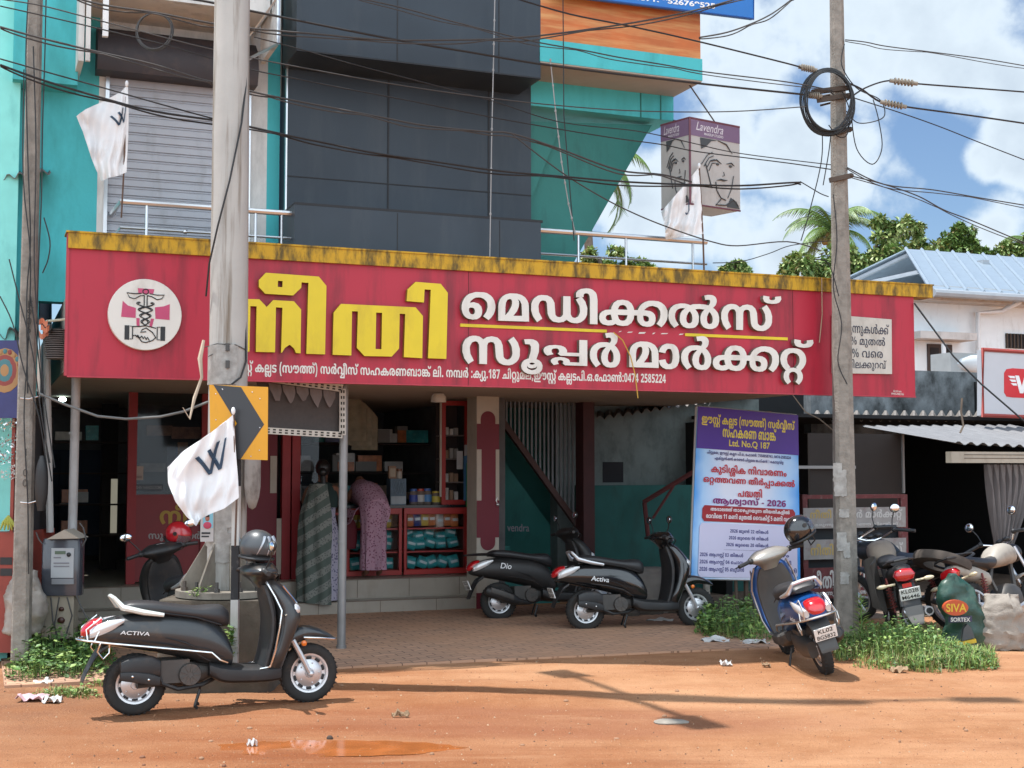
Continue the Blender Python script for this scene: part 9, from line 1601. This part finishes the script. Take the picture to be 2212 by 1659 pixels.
# ---------------------------------------------------------------- motorbikes and sacks at the right
def motorbike(label, x, y, head, lean, tank, tailm, plates, shocks=M('dull_red_spring', (.16,.03,.025), .5), cover=None, indic=True, zoff=0):
    fr = Matrix.Translation((x, y, zoff)) @ Matrix.Rotation(head, 4, 'Z') @ Matrix.Rotation(-lean, 4, 'X'); t = T('motorbike', label, 'motorbike', (0,0,0), fr, 'parked motorbikes')
    wheel(t, 0, .30, .085, .225, 'rear_wheel', drum=.06, spokes=True); wheel(t, 1.25, .29, .075, .22, 'front_wheel', spokes=True)
    mb = MB(); mb.loft([(.55,0,.80,.09,.06),(.68,0,.85,.135,.11),(.85,0,.87,.145,.12),(1.0,0,.86,.11,.10),(1.06,0,.85,.06,.06)], 'x', 18, 2.4); t.part('fuel_tank', mb, tank)
    mb = MB(); mb.loft([(-.18,0,.825,.085,.03),(0,0,.815,.12,.05),(.3,0,.785,.125,.055),(.5,0,.78,.11,.06),(.6,0,.82,.08,.05)], 'x', 16, 2.6); t.part('seat', mb, SEATM)
    mb = MB(); mb.loft([(-.30,0,.74,.06,.03),(-.2,0,.735,.10,.07),(.1,0,.68,.11,.08),(.3,0,.62,.10,.08)], 'x', 14, 2.6); t.part('tail_cowl', mb, tailm)
    mb = MB(); mb.loft([(-.345,0,.70,.06,.035),(-.325,0,.705,.105,.062),(-.25,0,.715,.10,.06)], 'x', 8, 2.4); t.part('tail_light', mb, REDL)
    mb = MB(); mb.box(-.335,-.045,.585,-.31,.045,.625); t.part('reflector', mb, REDL)
    mb = MB()
    for s in (-1, 1): mb.tube([(.05,s*.12,.80),(-.15,s*.135,.82),(-.30,s*.12,.85),(-.36,s*.07,.86)], .013, 6)
    mb.tube([(-.36,.07,.86),(-.37,0,.862),(-.36,-.07,.86)], .013, 6); t.part('grab_rail', mb, PLAS)
    mb = MB(); mb.loft([(-.44,0,.28,.06,.010),(-.41,0,.36,.085,.012),(-.36,0,.48,.085,.015),(-.30,0,.60,.08,.02),(-.2,0,.66,.08,.02)], 'x', 12, 4); mg = t.part('mudguard', mb, PLAS)
    mb = MB(); mb.loft([(-.47,0,.24,.055,.010),(-.435,0,.32,.08,.012),(-.405,0,.395,.086,.012)], 'x', 12, 4); t.part('mud_flap', mb, M('grey_flap', (.16,.15,.14), .7), mg)
    if plates: plate(t, (-.41,0,.53), -.32, plates, .20, .12)
    if indic:
        for s in (-1, 1): mb = MB(); mb.tube([(-.27,s*.10,.63),(-.27,s*.19,.63)], .012, 6); mb.ball((-.275,s*.23,.63), (.025,.055,.022), 12, 7); t.part('rear_indicator', mb, M('cream_lens', (.60,.50,.33), .2, coat=1))
    for s in (-1, 1):
        mb = MB(); p0, p1 = Vector((.0,s*.12,.32)), Vector((.12,s*.115,.66)); mb.tube([p0, p1], .012, 6)
        mb.tube([p0.lerp(p1, .12+.75*i/60)+Vector((.030*math.cos(i*.9), .030*math.sin(i*.9), 0)) for i in range(60)], .006, 4); t.part('shock_spring', mb, shocks)
    mb = MB(); mb.loft([(.42,0,.36,.09,.08),(.55,0,.40,.13,.14),(.72,0,.40,.12,.14),(.85,0,.42,.07,.09)], 'x', 14, 3); mb.tube([(.1,.0,.3),(.45,.02,.36)], .03, 6); mb.tube([(.6,0,.78),(.45,0,.62),(.5,0,.40)], .025, 6); mb.tube([(1.0,0,.80),(.85,0,.45)], .028, 6); t.part('engine', mb, ENG)
    mb = MB(); mb.tube([(.75,-.10,.30),(.45,-.13,.24),(.15,-.15,.27),(-.12,-.16,.30),(-.28,-.16,.315)], [.02,.022,.045,.05,.045], 12); mb.k = 1; mb.tube([(-.28,-.16,.315),(-.30,-.16,.318)], .03, 10); t.part('muffler', mb, [SILV, PLB])
    mb = MB()
    for s in (-1, 1): mb.tube([(1.25,s*.07,.29),(1.13,s*.075,.72),(1.07,s*.075,.93)], .018, 7)
    t.part('front_fork', mb, SILV)
    mb = MB(); mb.tube([(.86,-.36,1.03),(.92,-.22,1.06),(1.03,-.10,1.0),(1.05,0,.98),(1.03,.10,1.0),(.92,.22,1.06),(.86,.36,1.03)], .012, 7); hb = t.part('handlebar', mb, CHR)
    for s in (-1, 1):
        mb = MB(); mb.tube([(.93,s*.21,1.06),(.80,s*.40,1.01)], .019, 8); mb.tube([(.96,s*.2,1.06),(.93,s*.38,1.03)], .006, 5); mb.ball((.93,s*.21,1.06), (.03,.03,.03), 8, 6); t.part('hand_grip', mb, PLAS)
        mb = MB(); mb.tube([(.93,s*.19,1.07),(.96,s*.22,1.17),(.95,s*.25,1.24)], .006, 5); mb.ball((.95,s*.27,1.28), (.018,.055,.05), 12, 8); mr = t.part('mirror', mb, PLAS); mb = MB(); mb.ball((.938,s*.27,1.28), (.010,.05,.044), 12, 8); t.part('mirror_glass', mb, MIR, mr)
    mb = MB(); mb.ball((1.13,0,.88), (.09,.10,.10), 16, 10); mb.ball((1.03,.045,1.03), (.035,.045,.025), 10, 7); mb.ball((1.03,-.045,1.03), (.035,.045,.025), 10, 7); t.part('headlamp', mb, PLAS)
    mb = MB(); mb.loft([(1.0,0,.60,.05,.015),(1.12,0,.63,.055,.015),(1.3,0,.63,.055,.012),(1.45,0,.57,.05,.012)], 'x', 12, 2.5); t.part('front_fender', mb, tank)
    mb = MB(); mb.tube([(.5,.12,.3),(.42,.24,.03)], .012, 6); mb.tube([(.4,-.16,.32),(.4,.16,.32)], .012, 6); t.part('stand', mb, PLAS)
    if cover:
        mb = MB(); mb.sheet(lambda s, q: (.12+.62*s+.02*math.sin(q*6), .17+.05*math.sin(s*9+q*3)+.04*q, .84-.50*q-.03*math.sin(s*8)), 18, 14, .008); t.part('side_bag', mb, cover)
    return t
BT = M('dusty_beige_tank', (.24,.19,.145), .6, var=.2, dirt=(.12,.1,.08), da=.35)
motorbike('dusty motorbike with red tail lamp and plate among the weeds beside the right pole', 4.03, 13.55, rad(84), .22, BT, PLAS, ('KL02B','M6446'), cover=M('dusty_canvas', (.085,.075,.065), .9, var=.3))
motorbike('black motorbike half hidden between the red tail lamp and the leaning tyre', 4.75, 14.5, rad(128), .30, M('dark_tank', (.02,.025,.028), .4), PLAS, None, indic=False)
m3 = motorbike('dirty white motorbike leaning at the right edge behind the woven sack', 4.86, 13.75, rad(42), .40, M('dusty_white', (.36,.32,.27), .55, var=.15, dirt=(.14,.11,.085), da=.5, dst=(1,1,1)), M('dusty_white', (.45,.41,.36), .5), ('KL02','5670'))
mb = MB(); c = P(2035, 1215, 14.0); q = Matrix.Translation(c) @ Matrix.Rotation(.28, 4, 'Y') @ Matrix.Rotation(-.25, 4, 'X'); mb.T = q; mb.lathe([(.18,-.05),(.24,-.06),(.29,-.045),(.30,0),(.29,.045),(.24,.06),(.18,.05)], 40, 'z', closed=True); solo('tyre', 'old worn tyre lying across the motorbikes at the right', 'tyre', mb, M('dusty_tyre', (.07,.055,.045), .9, var=.3, sc=12))
mb = sack('', '', 2083, 13.0, .40, .20, .72, None, 11, -.10, .14); solo('green_sack', 'green printed rice sack with red oval leaning by the motorbike wheel', 'sack', mb, M('green_sack_print', (.014,.055,.04), .4, var=.4, sc=5, dirt=(.10,.12,.08), da=.4, dst=(1,1,1), bump=.3, bsc=40))
g_ = bpy.data.objects['green_sack']
def sk(x, y, d=.0): return P(x, y, 12.72-d)
mb = MB(); mb.slab([sk(2065+27*math.cos(a), 1313+17*math.sin(a)) for a in [2*math.pi*i/20 for i in range(20)]], (0,.05,0)); mb.k = 1; vf = latin('SIVA', 0, .02); e = extent(vf[0]); mb.add([sk(2044+44*(v[0]-e[0])/(e[1]-e[0]), 1322-18*(v[1]-e[2])/(e[3]-e[2]), .004) for v in vf[0]], vf[1]); mb.k = 2; mb.slab([sk(x, y) for x, y in ((2052,1333),(2100,1331),(2100,1343),(2052,1345))], (0,.05,0)); mb.k = 3; vf = latin('SORTEX', 0, .02); e = extent(vf[0]); mb.add([sk(2054+42*(v[0]-e[0])/(e[1]-e[0]), 1343-9*(v[1]-e[2])/(e[3]-e[2]), .004) for v in vf[0]], vf[1]); mb.k = 1; mb.slab([sk(x, y) for x, y in ((2068,1388),(2108,1380),(2110,1388),(2070,1396))], (0,.05,0))
mb.k = 4; mb.slab([sk(x, y) for x, y in ((2078,1385),(2082,1358),(2090,1348),(2098,1356),(2106,1378))], (0,.05,0))
me = emit_mesh('sack_print', mb, [M('sack_red', (.45,.07,.02), .4), M('sack_yellow', (.6,.38,.03), .4), M('sack_navy', (.03,.03,.07), .4), M('sack_white', (.55,.55,.5), .4), M('sack_grey', (.06,.065,.07), .4)]); o = bpy.data.objects.new('sack_print', me); scn.collection.objects.link(o); o.parent = g_; o.matrix_parent_inverse = g_.matrix_world.inverted()
mb = sack('', '', 2160, 13.05, .46, .34, .52, None, 5, .03, .36); mb.v = [(x+.05*noise.noise((x*5,y*5,z*9)), y-.035*abs(noise.noise((x*5,z*10,2))), z+.03*noise.noise((x*14,y*5,z*6))) for x, y, z in mb.v]; solo('woven_sack', 'dirty woven white sack slumped beside the green sack at the right edge', 'sack', mb, M('dirty_woven', (.30,.26,.22), .8, var=.3, sc=5, dirt=(.08,.06,.045), da=.5, dst=(1,1,1), bump=.5, bsc=90))
bpy.context.view_layer.update()
# ---------------------------------------------------------------- trees, palms, weeds, litter
LG = [M('leaf_dark', (.085,.15,.035), .5, var=.3), M('leaf_mid', (.13,.21,.048), .5, var=.3), M('leaf_light', (.30,.36,.12), .5, var=.3), M('leaf_dry', (.22,.18,.07), .7, var=.3)]
BARK = M('bark', (.14,.11,.085), .9, var=.3, sc=8, bump=.6, bsc=20)
def leaf(mb, c, d, up, L, W):
    s = d.cross(up); s = s.normalized() if s.length > 1e-6 else Vector((1,0,0)); u = s.cross(d).normalized()
    mb.add([c-d*L*.5, c+s*W*.5+u*L*.06, c+d*L*.5, c-s*W*.5+u*L*.06], [(0,1,2,3)])
def rv():
    while 1:
        v = Vector((R.uniform(-1,1), R.uniform(-1,1), R.uniform(-1,1)))
        if .05 < v.length < 1: return v
def tree(label, blobs, Y, n, L, trunk_px, name='tree', cat='tree', pal=(0,1,1,2)):
    g = P(trunk_px, 1014, Y); t = T(name, label, cat, (g.x, Y, 0), ID)
    mb = MB(); B_ = [(P(x, y, Y+dy), r*1.12*Y/FPX) for x, y, r, dy in blobs]; tot = sum(r*r for _, r in B_)
    for c, r in B_:
        subs = [(c+rv()*r*.75, r*R.uniform(.22,.42)) for _ in range(10)]
        for i in range(int(n*r*r/tot)):
            q, rr = R.choice(subs); v = rv().normalized(); p = q+Vector((v.x, v.y, v.z*.8))*rr*R.uniform(.6, 1.08)
            d = (v+rv()*.9-Vector((0,0,.35))).normalized(); mb.k = R.choice(pal) if R.random() > .03 else 3
            leaf(mb, p, d, Vector((0,0,1))+rv()*.5, L*R.uniform(.7,1.3), L*.5*R.uniform(.8,1.2))
    t.part('crown', mb, LG, recalc=False)
    mb = MB(); top = min(c.z for c, r in B_)
    mb.tube([(g.x, Y, -.1), (g.x+.1, Y, top*.5), (g.x, Y+.1, top)], [.22,.17,.13], 8)
    for c, r in B_: mb.tube([Vector((g.x, Y+.05, top*.9)), Vector((g.x, Y, top)).lerp(c, .6)+Vector((0,0,.2)), c], [.09,.06,.02], 6)
    t.part('trunk', mb, BARK); return t
tree('broad leafed tree with pale flowers behind the right pole and palm', [(1738,585,55,0),(1712,565,30,1),(1905,505,50,0),(1962,492,38,1),(1868,560,60,0),(1935,565,70,0),(1820,600,70,1),(1990,540,40,2),(1880,600,80,1),(1760,610,50,0)], 40, 12000, .21, 1880, pal=(0,1,1,2,2))
tree('rounded dark green tree above the ridge of the metal roof', [(2072,518,40,0),(2078,502,30,0),(2020,560,40,0),(2060,545,45,1),(2045,550,40,0),(2105,550,48,1),(2075,580,60,0),(2130,560,30,0)], 46, 6500, .22, 2080, pal=(0,0,1,1))
tree('lower green tree at the right edge behind the metal roof', [(2165,550,34,0),(2200,552,32,0),(2240,540,45,0),(2180,590,50,0)], 50, 4200, .22, 2200, pal=(0,1,1,2))
tree('bright leafy shrub seen through the right balcony rail by the palm stem', [(1278,562,36,0),(1325,572,42,0),(1375,580,34,0),(1300,600,40,0),(1405,592,28,0)], 34, 3600, .17, 1320, 'shrub', 'shrub', (1,1,2,2))
tree('small leafy shrub peeping over the sign right of the balcony rail', [(1560,590,24,0),(1590,582,24,0),(1612,592,20,0)], 34, 1500, .16, 1585, 'shrub', 'shrub', (0,1,2))
tree('bright bush glimpsed under the sign above the old shed roof', [(1370,850,26,0),(1410,852,24,0),(1340,858,20,0)], 26, 1500, .13, 1380, 'shrub', 'shrub', (1,2,2))
def palm(label, cx, cy, Y, FL, nf, base, angs=None, seed=0):
    R.seed(seed); c = P(cx, cy, Y); g = P(base, 1014, Y); t = T('palm_tree', label, 'palm', (g.x, Y, 0), ID, 'coconut palms')
    mb = MB(); mb.tube([(g.x, Y, -.1), Vector((g.x, Y, 0)).lerp(c, .5)+Vector((.2,0,0)), c], [.22,.16,.13], 10); t.part('trunk', mb, BARK)
    mb = MB(); mb.ball(c-Vector((0,0,.15)), (.28,.28,.32), 10, 7)
    for i in range(7): a = i*.9; mb.ball(c+Vector((.3*math.cos(a), .3*math.sin(a), -.35)), .14, 8, 6)
    t.part('nut_cluster', mb, M('palm_nut', (.16,.13,.04), .7))
    for i in range(nf):
        a = 2*math.pi*i/nf+R.uniform(-.25,.25) if not angs else angs[i][0]; el = R.choice((1.15,.75,.4,.1,-.15))+R.uniform(-.15,.15) if not angs else angs[i][1]
        h = Vector((math.cos(a), math.sin(a), 0)); p = c.copy(); pts = [p.copy()]; e = el; L = FL*R.uniform(.85,1.1); m_ = 16; mb = MB()
        for k in range(m_): d = h*math.cos(e)+Vector((0,0,math.sin(e))); p = p+d*L/m_; pts.append(p.copy()); e -= .135
        mb.k = 1; mb.tube(pts, [.035*(1-k/(m_+1))+.006 for k in range(m_+1)], 4); mb.k = R.choice((0,0,1))
        for k in range(2, m_*3):
            q = k/3; i0 = min(int(q), m_-1); b = pts[i0].lerp(pts[i0+1], q-i0); d = (pts[i0+1]-pts[i0]).normalized(); sd = d.cross(Vector((0,0,1))); sd = sd.normalized() if sd.length > .01 else Vector((1,0,0))
            ll = FL*.24*math.sin(math.pi*min(.97,(q/m_)*.9+.12))*R.uniform(.8,1.1)
            for s in (-1, 1):
                dd = (sd*s*.8+d*.55-Vector((0,0,.55+R.uniform(0,.35)))).normalized(); tip = b+dd*ll; w = d*FL*.011
                mb.add([b-w, b+w, tip], [(0,1,2)])
        t.part('frond', mb, [LG[0], LG[1], LG[1]], recalc=False)
palm('coconut palm half hidden behind the teal stair slab', 1262, 345, 42, 3.0, 14, 1275, [(0,.75),(.5,.4),(-.4,.15),(.3,-.1),(-.1,-.35),(2.6,.6),(3.1,.2),(3.6,.7),(1.5,.9),(-1.4,.8),(-.7,-.75),(.15,-.75),(4.4,.2),(1.9,.2)], 3)
palm('coconut palm crown rising behind the right utility pole', 1798, 502, 52, 2.7, 20, 1800, None, 4)
palm('palm whose fronds just enter at the right edge', 2245, 545, 52, 2.2, 12, 2245, None, 6)
R.seed(21)
# ground weeds: leaf carpets and grass tufts nobody could count
def weeds(name, n, region, hmax, lf=.045, grass=0, gh_=.22, pal=(0,1,1,2)):
    mb = MB()
    for i in range(n):
        x, y, k = region(); z = gh(x, y); h = hmax*k*R.random()**.8; c = Vector((x, y, z+h+.01)); v = rv()
        d = Vector((v.x, v.y, v.z*.35-.1)).normalized(); mb.k = R.choice(pal); L = lf*R.uniform(.6,1.3); leaf(mb, c, d, Vector((0,0,1))+rv()*.35, L, L*.75)
        if i % 4 == 0: mb.k = 1; mb.tube([(x+R.uniform(-.02,.02), y, z-.01), c], .002, 3, cap=False)
    for i in range(grass):
        x, y, k = region(); z = gh(x, y); H = gh_*R.uniform(.5,1.2)*(.5+.5*k); a = R.uniform(0, 6.3); b = Vector((math.cos(a), math.sin(a), 0)); w = Vector((-b.y, b.x, 0))*.0035; p = Vector((x, y, z-.01)); mb.k = R.choice((1,2,2,3))
        lean = R.uniform(.2,.9); q1 = p+b*H*.25*lean+Vector((0,0,H*.6)); q2 = p+b*H*.8*lean+Vector((0,0,H*(.95-.3*lean)))
        mb.add([p-w, p+w, q1+w*.8, q1-w*.8, q2], [(0,1,2,3), (3,2,4)])
    return solo(name, None, None, mb, [M('weed_dark', (.05,.105,.028), .6, var=.35), M('weed_green', (.095,.19,.04), .55, var=.35), M('weed_light', (.22,.31,.075), .55, var=.3), M('weed_straw', (.30,.25,.12), .8, var=.3)], kind='stuff', recalc=False)
def px_region(cs):
    def f():
        x0, y0, rx, ry, k = R.choice(cs); a = R.uniform(0, 6.283); r = R.random()**.62*(1+.25*math.sin(3*a+x0)); g = G(x0+rx*r*math.cos(a), max(1330, y0+ry*r*math.sin(a))); return g.x, g.y, k*(1.1-.7*r*r)
    return f
weeds('weeds', 3400, px_region([(120,1430,100,28,1),(190,1430,50,25,1),(70,1450,60,30,.8),(150,1450,90,25,.6),(110,1420,70,20,1.2)]), .34, .055, 900, .20)
weeds('weeds', 1700, px_region([(1570,1365,60,22,1),(1620,1372,50,18,1.1),(1530,1362,26,16,.8)]), .34, .055, 500, .22)
weeds('weeds', 3600, px_region([(1930,1410,80,26,1),(1990,1415,90,24,1),(1880,1405,60,22,1),(2060,1425,70,22,.5),(2110,1432,50,16,.4),(1990,1440,120,10,.3),(1960,1395,100,20,1.1),(1830,1410,36,16,.6)]), .26, .042, 4200, .26, (1,1,2,0))
weeds('weeds', 500, px_region([(300,1478,110,10,.5),(450,1462,80,9,.6),(150,1500,70,10,.4)]), .10, .035, 900, .13, (1,2,3))
weeds('weeds', 350, px_region([(505,1432,35,10,1)]), .10, .04, 120, .10)
def plant(label, px, py, Y, n, h, lf, pal=(1,2)):
    g = P(px, py, Y); mb = MB()
    for s in range(3):
        b = Vector((R.uniform(-.05,.05), R.uniform(-.04,.04), 0)); tp = Vector((R.uniform(-.08,.08), R.uniform(-.05,.05), h*R.uniform(.7,1))); mb.k = 0; mb.tube([g+b*.3, g+b+tp*.5, g+b+tp], [.005,.004,.002], 4)
        for i in range(n//3): q = R.uniform(.1,1.05); v = rv(); c = g+b+tp*q+Vector((v.x,v.y,0))*.05; mb.k = R.choice(pal); leaf(mb, c, Vector((v.x,v.y,.15)).normalized(), Vector((0,0,1))+rv()*.3, lf*R.uniform(.7,1.2), lf*.65)
    return solo('plant', label, 'plant', mb, [LG[0], M('weed_green', (.12,.25,.045), .55), M('weed_light', (.29,.42,.09), .55)], recalc=False)
plant('young leafy plant growing beside the striped post behind the front scooter', 490, 1425, 10.15, 66, .26, .055)
plant('tiny bright plant sprouting from the mast base plate', 424, 1288, 10.6, 24, .08, .035, (2,2))
mb = MB(); g = G(1862, 1412)
for i in range(70):
    q = i/70; a = i*2.4; z = .12+.42*q; L = .12*(1.15-q*.6); mb.k = 1 if i % 3 else 0
    d = Vector((math.cos(a), math.sin(a), .45)).normalized(); leaf(mb, Vector((g.x, g.y, z))+d*L*.5, d, Vector((0,0,1)), L, .014)
mb.k = 0; mb.tube([(g.x, g.y, 0), (g.x, g.y, .55)], .006, 5); solo('plant', 'tall spiky weed standing at the foot of the right utility pole', 'plant', mb, [M('weed_green', (.12,.25,.045), .55), M('weed_light', (.29,.42,.09), .55)], recalc=False)
# litter and stones
def scrap(name, label, px, py, w, h, mat, seed, cat='litter', grp='scraps of litter'):
    c = G(px, py); c.z = gh(c.x, c.y)+.004; mb = MB()
    mb.sheet(lambda s, q: (c.x+(s-.5)*w*(1+.3*noise.noise((q*3, seed, 1))), c.y+(q-.5)*h*2.2, c.z+max(0, .02+.05*noise.noise((s*4+seed, q*4, seed)))), 9, 9, .003); return solo(name, label, cat, mb, mat, group=grp)
WL, PKL, BRL = M('white_litter', (.55,.54,.52), .7, var=.2), M('pink_litter', (.55,.35,.38), .7, var=.2), M('brown_litter', (.33,.22,.13), .9, var=.3)
for i, (n_, lab, x, y, w, h, m_) in enumerate((('paper_scrap','crumpled pink plastic scrap at the left foreground weeds',70,1512,.20,.08,PKL),('paper_scrap','pale scrap of paper right of the pink plastic scrap',112,1518,.12,.05,WL),('paper_scrap','white crumpled bag among weeds below the left pole',92,1478,.14,.07,WL),('paper_scrap','white plastic bag lying at the left of the right weeds below the banner',1545,1388,.26,.12,WL),
      ('paper_scrap','pale torn sheet lying between the banner weeds and blue scooter',1630,1392,.24,.10,WL),('cardboard_scrap','brown cardboard scrap in the left grass tuft',222,1462,.20,.09,BRL),('paper_scrap','small white scrap on the paving edge before the black scooters',1568,1440,.10,.03,WL),('leaf_scrap','dry curled leaf on the dirt left of the blue scooter',1655,1442,.07,.03,BRL),('paper_scrap','tiny white scrap floating at the left end of the puddle',545,1607,.06,.02,WL),('paper_scrap','white scrap on the shaded paving behind the black scooter wheel',1425,1345,.28,.06,WL),('paper_scrap','small yellow straw scrap on the dirt above the puddle',865,1548,.12,.01,BRL),('cardboard_scrap','flat brown scrap before the right weeds',1940,1450,.13,.04,BRL))):
    scrap(n_, lab, x, y, w, h, m_, i*1.7)
def stone(label, px, py, r, mat):
    c = G(px, py); c.z = gh(c.x, c.y); mb = MB(); mb.ball((c.x, c.y, c.z+r[2]*.25), r, 14, 9); mb.v = [(x+.25*r[0]*noise.noise((x*9,y*9,z*9)), y+.25*r[1]*noise.noise((x*9+4,y*9,z*9)), z+.2*r[2]*noise.noise((x*11,y*11,z*9))) for x, y, z in mb.v]; solo('stone', label, 'stone', mb, mat)
GST = M('grey_stone', (.27,.24,.20), .95, var=.3, sc=14, bump=.6)
stone('flat grey stone set in the dirt where the lamp shadow ends', 1450, 1556, (.13,.085,.018), GST)
stone('small dark pebble at the top edge of the puddle', 713, 1592, (.022,.018,.020), M('dark_stone', (.06,.04,.03), .9))
for i in range(26):
    px, py = R.uniform(40, 2180), R.uniform(1470, 1655); stone('small reddish pebble lying loose on the dirt road', px, py, (R.uniform(.008,.02),)*2+(R.uniform(.006,.014),), R.choice((M('tan_stone', (.30,.17,.10), .95), M('red_stone', (.20,.09,.05), .95, var=.3))))
for o in scn.objects:
    if o.name.startswith('stone') and o.get('label', '').startswith('small reddish'): o['group'] = 'loose pebbles on the dirt'
